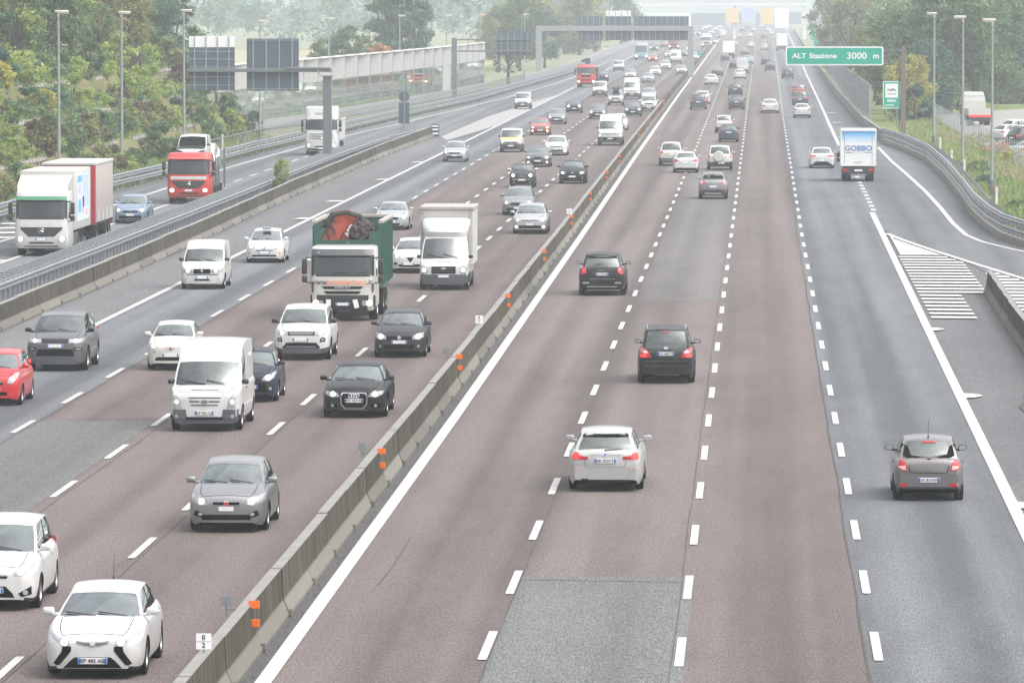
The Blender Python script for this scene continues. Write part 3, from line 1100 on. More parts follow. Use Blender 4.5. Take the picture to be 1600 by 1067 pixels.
def build(k):
    if k == 'volt_hatch':          # low white saloon with black boomerangs under the lamps
        M = make_car(L=4.4, W=1.79, H=1.44, wb=2.69, fo=.95, r=.325, zn=.76, c0=1.02, zc=.98, zb=1.0, r0=2.0, kind='hatch', wr=.68, cl=.15,
            front_z0=.2, black_low=.215, plate_f=None, nose_plan=.70, bow=.22, aerial='rear', mirror_mat='paint', face=[
            headlight([(.40, .60), (.52, .60), (.62, .68), (.80, .78), (.83, .84), (.72, .82), (.55, .74), (.42, .70)], (.50, .665, .055)),
            FT('lamp_surround', [(.38, .59), (.53, .595), (.55, .50), (.70, .29), (.63, .255), (.58, .27), (.45, .42), (.38, .51)], 'gap', mir=True, lod=2),
            FT('chrome_bar', [(-.30, .69), (-.27, .65), (-.12, .605), (.12, .605), (.27, .65), (.30, .69), (.15, .665), (-.15, .665)], 'lens_dark', off=.014),
            FT('grille', [(-.56, .17), (.56, .17), (.40, .335), (.32, .40), (-.32, .40), (-.40, .335)], 'gap', lod=2),
            ring('badge', 0, .645, .062, sub='p_white'),
            FT('front_lip', rect(-.75, .75, .155, .19, .01), 'gap')],
            tail=[TL([(.4, .75), (.8, .72), (.82, .86), (.42, .85)])])
        add_plate(M, 0, .335, 'F', 'EP 485 AB')
        return M
    if k == 'mpv_kinetic':
        return make_car(L=4.5, W=1.83, H=1.64, wb=2.79, fo=.9, r=.325, zn=.84, c0=.92, zc=1.06, zb=1.08, r0=1.95, kind='suv', wr=.72, cl=.18, black_low=.245, bow=.22, face=[
            headlight([(.46, .72), (.6, .70), (.80, .80), (.86, .94), (.76, .92), (.5, .82)], (.60, .79, .06)),
            FT('grille', [(-.5, .23), (.5, .23), (.44, .36), (.30, .50), (-.30, .50), (-.44, .36)], 'gap', lod=2),
            FT('upper_grille', rect(-.34, .34, .655, .71, .02), 'gap'), FT('chrome_bar', rect(-.33, .33, .69, .705), 'chrome', off=.016),
            FT('lamp_surround', [(.55, .36), (.80, .50), (.80, .33), (.62, .29)], 'gap', mir=True, subs=[('fog_light', disc(.69, .375, .05), 'lens')]),
            ring('badge', 0, .75, .06, sub='plate_blue')], tail=[TL([(.7, .8), (.86, .8), (.86, 1.15), (.76, 1.15)])])
    if k == 'bravo':
        return make_car(L=4.34, W=1.79, H=1.5, wb=2.6, fo=.93, r=.32, zn=.80, c0=1.05, zc=1.0, zb=1.02, r0=1.95, kind='hatch', wr=.68, plate_f=None, face=[
            headlight([(.42, .64), (.60, .63), (.78, .72), (.85, .86), (.74, .86), (.50, .76)], (.56, .715, .06)),
            FT('grille', [(-.30, .64), (.30, .64), (.29, .70), (-.29, .70)], 'gap', lod=2),
            FT('grille_rim', [(-.32, .60), (.32, .60), (.32, .625), (-.32, .625)], 'chrome', off=.012),
            ring('badge', 0, .665, .062, sub='p_red'),
            FT('lower_grille', [(-.56, .30), (.56, .30), (.50, .42), (-.50, .42)], 'gap', lod=2),
            FT('lamp_surround', [(.50, .33), (.74, .40), (.70, .52), (.52, .46)], 'gap', mir=True, subs=[('fog_light', disc(.585, .43, .055, .04), 'lens')]),
            FT('licence_plate', rect(-.17, .17, .50, .60, .01), 'plate_white', off=.02)], tail=[TL(disc(.68, .95, .1))])
    if k == 'tall_van':            # high-roof panel van
        M = make_car(L=5.3, W=1.99, H=2.36, wb=3.3, fo=.94, r=.345, zn=1.08, c0=.78, zc=1.22, zb=1.25, r0=1.48, hr_pts=[(0, 1.90), (.06, 2.06), (.16, 2.26), (.3, 2.35), (.6, 2.38), (1, 2.33)], kind='van', wr=.86, sh=.955, cl=.24, bow=.26,
            black_low=.41, panel_van=True, rear_glass=False, nose_plan=.80, plate_f=None, mirror_mat='black_plastic', windows=[(.03, .235)], face=[
            headlight([(.62, .66), (.86, .64), (.90, .80), (.86, 1.06), (.80, 1.08), (.68, .88)], (.77, .84, .05), lit=False),
            FT('grille_slot', rect(-.44, .46, .94, .965, .008), 'gap', off=.012), FT('grille_slot', rect(-.42, -.14, .83, .86, .008), 'gap', off=.012),
            FT('grille_slot', rect(.12, .42, .83, .86, .008), 'gap', off=.012), FT('grille_slot', rect(-.38, .38, .73, .755, .008), 'gap', off=.012),
            FT('bonnet_slot', rect(-.40, .40, 1.135, 1.152, .004), 'gap', off=.012),
            FT('badge', disc(0, .835, .10, .05), 'lens_dark', off=.02),
            FT('bumper_corner', [(.46, .36), (.98, .36), (.99, .62), (.52, .63), (.50, .48)], 'grey_plastic', lod=2, mir=True, cuts=3, off=.02, subs=[('fog_light', disc(.78, .44, .05), 'lens')]),
            FT('lower_grille', rect(-.52, .52, .34, .42, .02), 'gap', lod=2, off=.022)],
            tail=[TL(rect(.82, .93, .8, 1.3))])
        add_plate(M, 0, .53, 'F', 'DP 962 CL')
        return M
    if k == 'punto':
        return make_car(L=4.06, W=1.69, H=1.49, wb=2.51, fo=.86, r=.305, zn=.82, c0=.98, zc=1.02, zb=1.03, r0=1.8, kind='hatch', wr=.68, plate_f=(0, .47), aerial='front', face=[
            headlight([(.38, .66), (.62, .64), (.74, .74), (.80, .92), (.66, .88), (.45, .77)], (.58, .75, .07)),
            FT('chrome_bar', rect(-.22, .22, .665, .70), 'chrome', off=.012), ring('badge', 0, .73, .055, sub='p_red'),
            FT('grille', [(-.55, .32), (.55, .32), (.50, .58), (-.50, .58)], 'gap', lod=2), fog(.64, .42, .045)], tail=[TL([(.66, .8), (.79, .8), (.76, 1.25), (.66, 1.25)])])
    if k == 'exec_saloon':         # dark saloon with a tall single-frame grille
        M = make_car(L=4.92, W=1.87, H=1.455, wb=2.91, fo=.92, r=.335, zn=.80, c0=1.2, zc=.98, zb=.985, r0=2.1, kind='sedan', wr=.66, cl=.16, plate_f=None, face=[
            headlight([(.40, .62), (.66, .61), (.80, .68), (.86, .78), (.72, .78), (.48, .73)], (.60, .70, .065)),
            FT('grille_frame', [(-.27, .27), (.27, .27), (.38, .40), (.39, .66), (.33, .74), (-.33, .74), (-.39, .66), (-.38, .40)], 'chrome', off=.012, lod=1,
               subs=[('grille', [(-.245, .295), (.245, .295), (.35, .41), (.36, .65), (.31, .715), (-.31, .715), (-.36, .65), (-.35, .41)], 'gap')]),
            fog(.62, .37, .045), FT('lower_grille', [(.46, .30), (.80, .32), (.78, .42), (.50, .42)], 'gap', mir=True),
            FT('front_lip', rect(-.66, .66, .225, .25, .01), 'lens_dark')], tail=[TL([(.45, .72), (.84, .72), (.84, .86), (.48, .86)])])
        for q in (-.105, -.035, .035, .105):
            y = M.skin.hit(q, .635)
            t = MB().tube([(q + .047 * math.cos(a), y - .03, .645 + .047 * math.sin(a)) for a in [math.pi * j / 7 for j in range(15)]], .009, 5, False)
            M.add('badge', t.mesh('badge', True), 'chrome', 1)
        add_plate(M, 0, .51, 'F', 'EW 150 HG')
        return M
    if k == 'golf':
        return make_car(L=4.2, W=1.77, H=1.49, wb=2.58, fo=.87, r=.315, zn=.80, c0=1.05, zc=1.0, zb=1.02, r0=1.85, kind='hatch', wr=.69, plate_f=(0, .535), mirror_mat='paint', face=[
            headlight([(.42, .63), (.68, .62), (.80, .70), (.80, .84), (.66, .83), (.46, .74)], (.62, .725, .07)),
            FT('grille', [(-.41, .61), (.41, .61), (.44, .72), (-.44, .72)], 'gap', lod=2), ring('badge', 0, .665, .07, w=.8, sub='lens'),
            FT('lower_grille', rect(-.5, .5, .30, .44, .03), 'gap', lod=2), fog(.64, .40, .045)], tail=[TL(disc(.68, .9, .11))])
    if k == 'white_suv':           # white off-roader, black sills, clamshell bonnet
        return make_car(L=4.6, W=1.9, H=1.72, wb=2.74, fo=.88, r=.36, zn=.98, c0=.95, zc=1.16, zb=1.17, r0=1.75, kind='suv', wr=.73, cl=.24, black_low=.44, plate_f=(-.02, .70), mirror_mat='p_black', dark_roof=False, face=[
            headlight([(.44, .84), (.72, .84), (.86, .90), (.88, 1.02), (.60, 1.0), (.46, .98)], (.64, .92, .055)),
            FT('grille', [(-.43, .84), (.43, .84), (.47, .965), (-.47, .965)], 'gap', lod=2, subs=[('grille_mesh', [(-.38, .865), (.38, .865), (.41, .945), (-.41, .945)], 'lens_dark')]),
            FT('lower_grille', [(-.62, .43), (.62, .43), (.50, .60), (-.50, .60)], 'gap', lod=2, subs=[('skid_plate', rect(-.50, .50, .455, .475), 'rim')]),
            FT('lamp_surround', [(.62, .62), (.78, .63), (.80, .74), (.70, .78), (.64, .74)], 'gap', mir=True, subs=[('fog_light', disc(.71, .70, .04), 'lens')])],
            tail=[TL([(.7, .95), (.9, .95), (.88, 1.2), (.72, 1.2)])])
    if k == 'grey_suv':
        return make_car(L=4.85, W=1.98, H=1.78, wb=2.92, fo=.88, r=.385, zn=1.02, c0=1.05, zc=1.18, zb=1.19, r0=1.85, kind='suv', wr=.72, cl=.25, black_low=.36, plate_f=(0, .83), mirror_mat='p_black', dark_roof=False, face=[
            headlight([(.44, .93), (.70, .92), (.88, .96), (.90, 1.06), (.66, 1.06), (.46, 1.05)], (.66, 1.0, .05)),
            FT('grille', [(-.40, .93), (.40, .93), (.42, 1.04), (-.42, 1.04)], 'gap', lod=2, subs=[('grille_mesh', rect(-.37, .37, .955, 1.015), 'black_plastic')]),
            FT('lower_grille', [(-.62, .50), (.62, .50), (.56, .72), (-.56, .72)], 'gap', lod=2),
            FT('lamp_surround', rect(.60, .86, .68, .78, .03), 'gap', mir=True, subs=[('fog_light', rect(.66, .82, .71, .75), 'lens')]),
            FT('bumper_insert', rect(-.70, .70, .42, .455, .01), 'grey_plastic')], tail=[TL(rect(.72, .92, 1.0, 1.2))])
    if k == 'retro_city':          # small rounded retro hatchback
        return make_car(L=3.55, W=1.63, H=1.49, wb=2.3, fo=.74, r=.29, zn=.86, c0=.82, zc=1.04, zb=1.05, r0=1.5, kind='hatch', wr=.68, plate_f=(0, .50), nose_plan=.66, face=[
            headlight(disc(.55, .80, .095), (.55, .80, .06)), FT('grille', [(-.52, .33), (.52, .33), (.46, .44), (-.46, .44)], 'gap', lod=2),
            FT('chrome_bar', rect(-.15, .15, .69, .705), 'chrome', off=.012), ring('badge', 0, .70, .05, sub='p_red'), fog(.52, .62, .05)], tail=[TL(rect(.62, .74, .8, 1.0))])
    if k == 'retro_chrome':        # the same with chrome bars, darker
        return make_car(L=3.57, W=1.65, H=1.49, wb=2.3, fo=.74, r=.30, zn=.86, c0=.84, zc=1.04, zb=1.05, r0=1.5, kind='hatch', wr=.68, plate_f=(0, .50), mirror_mat='chrome', face=[
            headlight(disc(.55, .78, .10), (.55, .78, .085)), FT('chrome_bar', rect(-.28, .28, .66, .69, .01), 'chrome', off=.014),
            FT('bumper_chrome', rect(.30, .62, .50, .56, .02), 'chrome', off=.016, mir=True), FT('grille', rect(-.5, .5, .30, .42, .03), 'gap', lod=2), ring('badge', 0, .72, .05, sub='p_red'), fog(.5, .34, .05)],
            tail=[TL(rect(.62, .74, .8, 1.0))])
    if k == 'jazz':
        return make_car(L=3.9, W=1.69, H=1.53, wb=2.5, fo=.78, r=.30, zn=.86, c0=.70, zc=1.05, zb=1.05, r0=1.65, kind='suv', wr=.70, bow=.2, plate_f=(0, .50), face=[
            headlight([(.46, .68), (.62, .67), (.74, .82), (.78, 1.0), (.66, .96), (.50, .80)], (.62, .80, .05), lit=False),
            FT('chrome_bar', [(-.36, .70), (.36, .70), (.30, .74), (-.30, .74)], 'chrome', off=.012), FT('grille', rect(-.34, .34, .64, .70, .02), 'gap'),
            FT('lower_grille', rect(-.46, .46, .32, .42, .03), 'gap', lod=2)], tail=[TL([(.66, .8), (.79, .8), (.78, 1.2), (.68, 1.2)])])
    if k == 'low_van':             # compact panel van, curved bonnet
        return make_car(L=4.45, W=1.82, H=1.92, wb=2.83, fo=.82, r=.32, zn=.92, c0=.78, zc=1.10, zb=1.12, r0=1.5, hr_pts=[(0, 1.64), (.08, 1.76), (.2, 1.88), (.5, 1.93), (1, 1.88)], kind='van', wr=.84, sh=.94, cl=.2, panel_van=True, rear_glass=False, bow=.24, black_low=.0,
            nose_plan=.74, plate_f=(0, .50), mirror_mat='black_plastic', windows=[(.03, .30)], face=[
            headlight([(.36, .70), (.66, .70), (.82, .72), (.84, .84), (.60, .85), (.38, .84)], (.58, .775, .06)),
            FT('grille', rect(-.35, .35, .66, .85, .03), 'gap', lod=2), ring('badge', 0, .77, .055, sub='lens'),
            FT('bumper_trim', rect(-.86, .86, .60, .64, .01), 'grey_plastic', cuts=3), FT('lower_grille', rect(-.32, .32, .36, .43, .02), 'gap', lod=2), fog(.68, .43, .04)], tail=[TL(rect(.78, .86, .7, 1.2))])
    if k == 'box_van_small':       # high passenger / delivery van, grey bumper
        return make_car(L=4.38, W=1.81, H=1.81, wb=2.73, fo=.9, r=.32, zn=.98, c0=.82, zc=1.14, zb=1.15, r0=1.55, kind='van', wr=.84, sh=.94, cl=.2, panel_van=True, rear_glass=False, bow=.24, black_low=.66,
            nose_plan=.74, plate_f=(0, .52), mirror_mat='black_plastic', windows=[(.03, .30)], face=[
            HL(.48, .84, .80, .98, .74, .88, lit=False), FT('grille', [(-.42, .72), (-.04, .72), (-.04, .80), (-.42, .82)], 'gap', lod=2), FT('grille', [(.04, .72), (.42, .72), (.42, .82), (.04, .80)], 'gap', lod=2),
            ring('badge', 0, .78, .055, sub='lens'), FT('lower_grille', rect(-.5, .5, .34, .44, .03), 'gap')], tail=[TL(rect(.78, .86, .7, 1.2))])
    if k == 'big_van':             # large white van with black bumper
        return make_car(L=5.6, W=2.05, H=2.5, wb=3.45, fo=1.0, r=.35, zn=1.16, c0=.85, zc=1.32, zb=1.33, r0=1.5, hr_pts=[(0, 2.02), (.06, 2.18), (.16, 2.38), (.3, 2.48), (.6, 2.5), (1, 2.45)], kind='van', wr=.85, sh=.95, cl=.25, panel_van=True, rear_glass=False, bow=.26, black_low=.70,
            nose_plan=.78, plate_f=(0, .58), mirror_mat='black_plastic', windows=[(.03, .235)], face=[
            HL(.72, .95, .76, .92, .74, .88, lit=False), FT('grille', [(-.46, .93), (.46, .93), (.62, 1.0), (.42, .975), (-.42, .975), (-.62, 1.0)], 'gap', lod=2), FT('lower_grille', rect(-.56, .56, .44, .66, .04), 'gap')], tail=[TL(rect(.84, .95, .8, 1.3))])
    if k == 'prius':
        M = make_car(L=4.46, W=1.75, H=1.49, wb=2.7, fo=.93, r=.31, zn=.76, c0=.86, zc=.97, zb=1.0, r0=1.9, r1=3.1, c1=4.25, kind='hatch', wr=.68, plate_f=(0, .48), face=[
            headlight([(.42, .66), (.60, .64), (.78, .74), (.80, .90), (.66, .86), (.46, .76)], (.60, .75, .06), lit=False), FT('grille', rect(-.4, .4, .56, .60, .01), 'gap'), FT('lower_grille', rect(-.55, .55, .30, .38, .03), 'gap', lod=2),
            ring('badge', 0, .68, .05, sub='plate_blue'), FT('fog_light', rect(.66, .74, .40, .50), 'amber', mir=True)], tail=[TL(rect(.68, .8, .75, 1.0))])
        M.add('taxi_sign', MB().bbox(-.2, .2, -.55, -.38, 1.47, 1.58, .03).mesh('taxi_sign'), 'lens', 1)
        return M
    if k == 'coupe':
        return make_car(L=4.6, W=1.8, H=1.40, wb=2.76, fo=.84, r=.325, zn=.76, c0=1.25, zc=.97, zb=.97, r0=2.05, r1=3.0, c1=4.1, kind='sedan', wr=.66, plate_f=(0, .46), face=[
            HL(.46, .82, .62, .72, .60, .70, lit=False, lampr=.05), FT('grille', [(-.34, .54), (.34, .54), (.40, .68), (-.40, .68)], 'lens_dark', lod=2, subs=[('grille_mesh', [(-.30, .56), (.30, .56), (.35, .66), (-.35, .66)], 'gap')]),
            ring('badge', 0, .61, .06, sub='lens_dark'), FT('lower_grille', rect(-.66, .66, .26, .36, .03), 'gap', lod=2)], tail=[TL(rect(.5, .82, .75, .85))])
    if k == 'small_hatch':         # white three-door with a V-shaped nose
        return make_car(L=4.05, W=1.74, H=1.45, wb=2.51, fo=.85, r=.31, zn=.80, c0=1.0, zc=.98, zb=1.0, r0=1.8, kind='hatch', wr=.67, plate_f=(-.1, .42), face=[
            headlight([(.42, .68), (.56, .66), (.74, .74), (.78, .88), (.64, .86), (.46, .78)], (.58, .76, .06)), FT('grille', [(-.16, .70), (0, .46), (.16, .70)], 'gap', lod=2, cuts=2),
            FT('lower_grille', [(-.62, .28), (.62, .28), (.50, .40), (-.50, .40)], 'gap', lod=2), FT('lamp_surround', rect(.56, .74, .38, .48, .03), 'gap', mir=True)], tail=[TL(disc(.66, .9, .1))])
    if k == 'passat':
        return make_car(L=4.77, W=1.82, H=1.48, wb=2.71, fo=.95, r=.325, zn=.80, c0=1.15, zc=.99, zb=1.0, r0=2.0, kind='wagon', wr=.69, plate_f=(0, .50), face=[
            headlight([(.42, .66), (.70, .66), (.84, .72), (.84, .82), (.60, .79), (.43, .77)], (.62, .725, .05), lit=False), FT('grille', rect(-.42, .42, .66, .745, .02), 'lens_dark', lod=2), ring('badge', 0, .705, .06, sub='lens_dark'),
            FT('lower_grille', rect(-.56, .56, .30, .44, .03), 'gap', lod=2), FT('fog_light', disc(.70, .38, .055), 'lamp_lit', mir=True)], tail=[TL(rect(.55, .84, .8, .95))])
    if k == 'saloon_grille':       # saloon with upright chrome grille
        return make_car(L=4.55, W=1.77, H=1.45, wb=2.76, fo=.80, r=.31, zn=.80, c0=1.2, zc=.98, zb=.99, r0=2.0, kind='sedan', wr=.66, plate_f=(0, .44), face=[
            HL(.46, .82, .64, .76, .62, .74, lit=False), FT('grille', [(-.28, .54), (.28, .54), (.34, .76), (-.34, .76)], 'lens_dark', lod=2, subs=[('grille_mesh', rect(-.24, .24, .57, .72), 'gap')]),
            FT('lower_grille', rect(-.66, .66, .26, .36, .03), 'gap', lod=2), FT('fog_light', disc(.66, .36, .055), 'lamp_white', mir=True)], tail=[TL(rect(.5, .82, .75, .88))])
    if k == 'hatch_generic':
        return make_car(L=4.2, W=1.77, H=1.48, wb=2.58, fo=.87, r=.315, zn=.80, c0=1.05, zc=1.0, zb=1.02, r0=1.85, kind='hatch', wr=.69, plate_f=(0, .48), black_low=.0, face=[
            HL(.44, .82, .68, .82, .64, .76), FT('grille', rect(-.4, .4, .60, .70, .03), 'gap', lod=2), ring('badge', 0, .70, .06, sub='lens_dark'), FT('lower_grille', rect(-.6, .6, .28, .44, .04), 'gap', lod=2), fog(.66, .40, .045)],
            tail=[TL([(.5, .80), (.84, .80), (.84, .98), (.66, .98)]), third(1.40), wiper_rear(1.08), FT('bumper_reflector', rect(.55, .75, .38, .42), 'tail_red', ax='R', mir=True), FT('rear_diffuser', rect(-.6, .6, .26, .40, .04), 'black_plastic', ax='R', lod=2)])
    if k == 'mini':
        return make_car(L=3.72, W=1.69, H=1.41, wb=2.47, fo=.72, r=.31, zn=.84, c0=1.0, zc=.99, zb=1.0, r0=1.6, kind='hatch', wr=.72, plate_f=(0, .5), dark_roof=False, face=[
            headlight(disc(.56, .74, .10), (.56, .74, .08)), FT('grille', [(-.36, .56), (.36, .56), (.40, .72), (-.40, .72)], 'gap', lod=2), FT('lower_grille', rect(-.5, .5, .28, .42, .03), 'gap', lod=2)], tail=[TL(rect(.62, .76, .75, .95))])
    if k == 'red_saloon':          # saloon with round lamps and a shield grille
        return make_car(L=4.5, W=1.8, H=1.46, wb=2.65, fo=.85, r=.32, zn=.82, c0=1.15, zc=1.0, zb=1.0, r0=1.95, kind='sedan', wr=.67, plate_f=(0, .46), face=[
            HL(.46, .80, .66, .78, .64, .76), FT('grille', [(-.16, .50), (.16, .50), (.26, .76), (-.26, .76)], 'lens_dark', lod=2), FT('lower_grille', rect(-.56, .56, .30, .40, .03), 'gap', lod=2), FT('fog_light', disc(.64, .40, .06), 'lamp_lit', mir=True)], tail=[TL(rect(.5, .82, .75, .88))])
    if k == 'roofbox_suv':
        M = make_car(L=4.4, W=1.81, H=1.69, wb=2.6, fo=.88, r=.34, zn=.95, c0=.98, zc=1.1, zb=1.11, r0=1.75, kind='suv', wr=.72, cl=.22, black_low=.42, plate_f=(0, .55), roof_rails='rim', face=[
            HL(.44, .84, .80, .94, .78, .90), FT('grille', rect(-.4, .4, .76, .88, .03), 'gap', lod=2), FT('lower_grille', rect(-.6, .6, .36, .50, .04), 'gap', lod=2)], tail=[TL(rect(.7, .86, .9, 1.2))])
        M.add('roof_box', MB().bbox(-.42, .42, -.9, .9, 1.74, 2.06, .10).mesh('roof_box', True), 'p_slate', 2)
        return M
    # ---- seen from behind
    if k == 'sport_wagon':         # white estate, L-shaped red lamps
        M = make_car(L=4.9, W=1.86, H=1.47, wb=2.97, fo=.83, r=.335, zn=.80, c0=1.3, zc=.99, zb=1.0, r0=2.1, r1=4.40, c1=4.76, kind='wagon', wr=.66, plate_r=None, cl=.17, tail_plan=.80, rear_low=0, mirror_mat='paint', roof_rear_drop=.10, tail=[
            TL([(.42, .80), (.60, .80), (.80, .79), (.82, .90), (.79, .97), (.66, .97), (.63, .90), (.42, .865)], subs=[('tail_lamp', [(.64, .81), (.79, .81), (.80, .90), (.77, .95), (.67, .95)], 'tail_lit')]),
            FT('spoiler', [(-.58, 1.335), (.58, 1.335), (.52, 1.39), (-.52, 1.39)], 'gap', ax='R', off=.03), wiper_rear(1.02, .02, -.42), ring('badge', 0, .93, .042, ax='R', sub='plate_blue'),
            FT('bumper_reflector', rect(.58, .78, .585, .61), 'tail_pink', ax='R', mir=True), FT('tailgate_seam', rect(-.40, .40, .905, .912), 'lens_dark', ax='R', off=.009),
            FT('tailgate_seam', [(.51, .78), (.52, .785), (.475, .62), (.465, .62)], 'gap', ax='R', mir=True, off=.009, cuts=1), FT('boot_seam', rect(-.47, .47, .612, .618), 'lens_dark', ax='R', off=.009),
            FT('rear_diffuser', [(-.66, .25), (.66, .25), (.60, .31), (-.60, .31)], 'black_plastic', ax='R', off=.02)], face=[HL(.44, .84, .66, .76, .64, .76, lit=False)])
        for x in (.46, .54):
            M.add('exhaust_pipe', MB().tube([(x, 2.3, .30), (x, 2.47, .30)], .04, 12).mesh('exhaust_pipe'), 'gap', 0)
        add_plate(M, 0, .765, 'R', 'ER 022VT')
        return M
    if k == 'mauve_hatch':         # small grey-mauve hatch with rounded tailgate glass
        M = make_car(L=4.03, W=1.71, H=1.49, wb=2.575, fo=.85, r=.30, zn=.80, c0=.95, zc=1.0, zb=1.0, r0=1.75, r1=3.45, c1=3.88, kind='hatch', wr=.68, plate_r=None, rear_low=.36, cl=.18, mirror_mat='black_plastic', aerial='rear', tail_plan=.80, tail=[
            TL([(.50, .72), (.66, .745), (.745, .80), (.765, .88), (.72, .97), (.62, 1.0), (.56, .93), (.52, .82)], mat='tail_red', subs=[('reversing_lamp', [(.535, .75), (.63, .765), (.71, .81), (.725, .845), (.56, .86)], 'tail_pink')]),
            third(1.395, .17), FT('rear_wiper', [(.02, 1.01), (-.46, 1.11), (-.46, 1.13), (.02, 1.045)], 'black_plastic', ax='R', off=.02, cuts=1),
            FT('window_band', [(-.64, 1.36), (-.68, 1.12), (-.56, 1.06), (0, 1.0), (.56, 1.06), (.68, 1.12), (.64, 1.36), (.5, 1.30), (.55, 1.15), (.42, 1.09), (0, 1.045), (-.42, 1.09), (-.55, 1.15), (-.5, 1.30)], 'gap', ax='R', off=.012, cuts=1, lod=1),
            FT('badge', [(0, .79), (.035, .84), (0, .89), (-.035, .84)], 'chrome', ax='R', off=.02, cuts=1),
            FT('boot_seam', [(-.50, .99), (-.485, .99), (-.44, .72), (-.40, .69), (.40, .69), (.44, .72), (.485, .99), (.50, .99), (.455, .71), (.41, .677), (-.41, .677), (-.455, .71)], 'gap', ax='R', off=.006, cuts=1),
            FT('bumper_reflector', [(.46, .42), (.72, .43), (.66, .36), (.56, .345)], 'tail_red', ax='R', mir=True)], face=[HL(.44, .80, .66, .82, .64, .76, lit=False)])
        feature_text(M, 'badge_letters', 'CLIO', .05, 0, .775, 'R', 'chrome', .003, 0)
        add_plate(M, 0, .515, 'R', 'DX 831EW')
        return M
    if k == 'black_mpv':
        M = make_car(L=4.64, W=1.81, H=1.72, wb=2.83, fo=.9, r=.32, zn=.88, c0=.9, zc=1.05, zb=1.06, r0=1.75, r1=4.2, c1=4.5, kind='suv', wr=.72, plate_r=None, rear_low=0, roof_rails='rim', tail_plan=.82, mirror_mat='paint', tail=[
            TL([(.44, .82), (.80, .82), (.84, .90), (.84, 1.10), (.70, 1.12), (.56, 1.02)], subs=[('reversing_lamp', [(.56, .97), (.81, .97), (.81, 1.06), (.70, 1.08), (.60, 1.02)], 'tail_pink'), ('tail_lamp', [(.62, .84), (.80, .84), (.81, .95), (.60, .95)], 'tail_lit')]),
            FT('badge', disc(0, 1.115, .07, .038), 'lens', ax='R', off=.02), third(1.60, .10), FT('bumper_seam', rect(-.84, .84, .70, .72), 'grey_plastic', ax='R', cuts=3, off=.012), FT('bumper_seam', rect(-.84, .84, .55, .565), 'grey_plastic', ax='R', cuts=3, off=.012),
            FT('exhaust_pipe', rect(-.4, .35, .265, .30), 'lens_dark', ax='R', off=.01)], face=[HL(.44, .82, .70, .86, .68, .80, lit=False)])
        add_plate(M, 0, .94, 'R', 'CA 686CY')
        return M
    if k == 'black_sport_suv':
        M = make_car(L=4.8, W=1.93, H=1.70, wb=2.855, fo=.92, r=.38, zn=.92, c0=1.15, zc=1.1, zb=1.12, r0=1.9, r1=4.2, c1=4.62, kind='suv', wr=.69, cl=.24, plate_r=None, tail_plan=.82, mirror_mat='paint', tail=[
            TL([(.62, .90), (.86, .88), (.90, 1.02), (.86, 1.17), (.66, 1.16)], subs=[('tail_lamp', [(.65, .98), (.86, .98), (.86, 1.10), (.66, 1.10)], 'tail_lit')]),
            FT('spoiler', [(-.62, 1.58), (.62, 1.58), (.58, 1.64), (-.58, 1.64)], 'paint', ax='R', off=.09), wiper_rear(1.26, .28, -.02), FT('chrome_bar', rect(-.52, .52, .675, .695), 'chrome', ax='R', cuts=3, off=.014),
            FT('exhaust_pipe', rect(.52, .78, .50, .56, .02), 'rim', ax='R', mir=True, off=.016), FT('bumper_seam', rect(-.6, .6, .36, .39), 'rim', ax='R', off=.012)], face=[HL(.46, .86, .74, .88, .72, .86, lit=False)])
        feature_text(M, 'badge_letters', 'Cayenne S', .07, 0, 1.02, 'R', 'chrome', .003, 1)
        add_plate(M, 0, .88, 'R', 'DF 127LW')
        return M
    if k == 'crossover':           # grey crossover with boomerang lamps
        M = make_car(L=4.13, W=1.77, H=1.57, wb=2.53, fo=.85, r=.34, zn=.9, c0=.95, zc=1.06, zb=1.1, r0=1.7, r1=3.45, c1=3.95, kind='suv', wr=.67, plate_r=(0, .76), rear_low=.52, cl=.2, tail=[
            TL([(.42, 1.0), (.80, .86), (.84, .94), (.74, 1.12), (.62, 1.16), (.60, 1.05)], subs=[('tail_lamp', [(.60, .96), (.78, .90), (.74, 1.06), (.64, 1.10)], 'tail_pink')]),
            third(1.46, .12), FT('window_band', [(-.60, 1.44), (-.62, 1.22), (-.58, 1.22), (-.52, 1.40), (.52, 1.40), (.58, 1.22), (.62, 1.22), (.60, 1.44)], 'gap', ax='R', off=.012, cuts=1),
            FT('bumper_reflector', rect(.62, .78, .50, .56), 'tail_red', ax='R', mir=True), FT('rear_diffuser', rect(-.5, .5, .26, .38, .04), 'rim', ax='R')], face=[headlight(disc(.6, .62, .1), None), HL(.5, .82, .92, 1.0, .9, .97, lit=False)])
        return M
    if k == 'white_hatch':         # white hatch with slit lamps and a dark diffuser
        return make_car(L=4.35, W=1.8, H=1.46, wb=2.63, fo=.9, r=.32, zn=.8, c0=1.1, zc=1.0, zb=1.02, r0=1.9, r1=3.75, c1=4.2, kind='hatch', wr=.66, plate_r=(0, .56), rear_low=0, tail=[
            TL([(.40, .86), (.82, .80), (.84, .92), (.70, .96), (.42, .92)], subs=[('tail_lamp', [(.55, .86), (.80, .83), (.81, .90), (.6, .92)], 'tail_lit')]), third(1.38, .12),
            FT('rear_diffuser', [(-.66, .26), (.66, .26), (.56, .40), (.40, .48), (-.40, .48), (-.56, .40)], 'gap', ax='R', lod=2), wiper_rear(1.07)], face=[HL(.44, .82, .66, .8, .64, .76)])
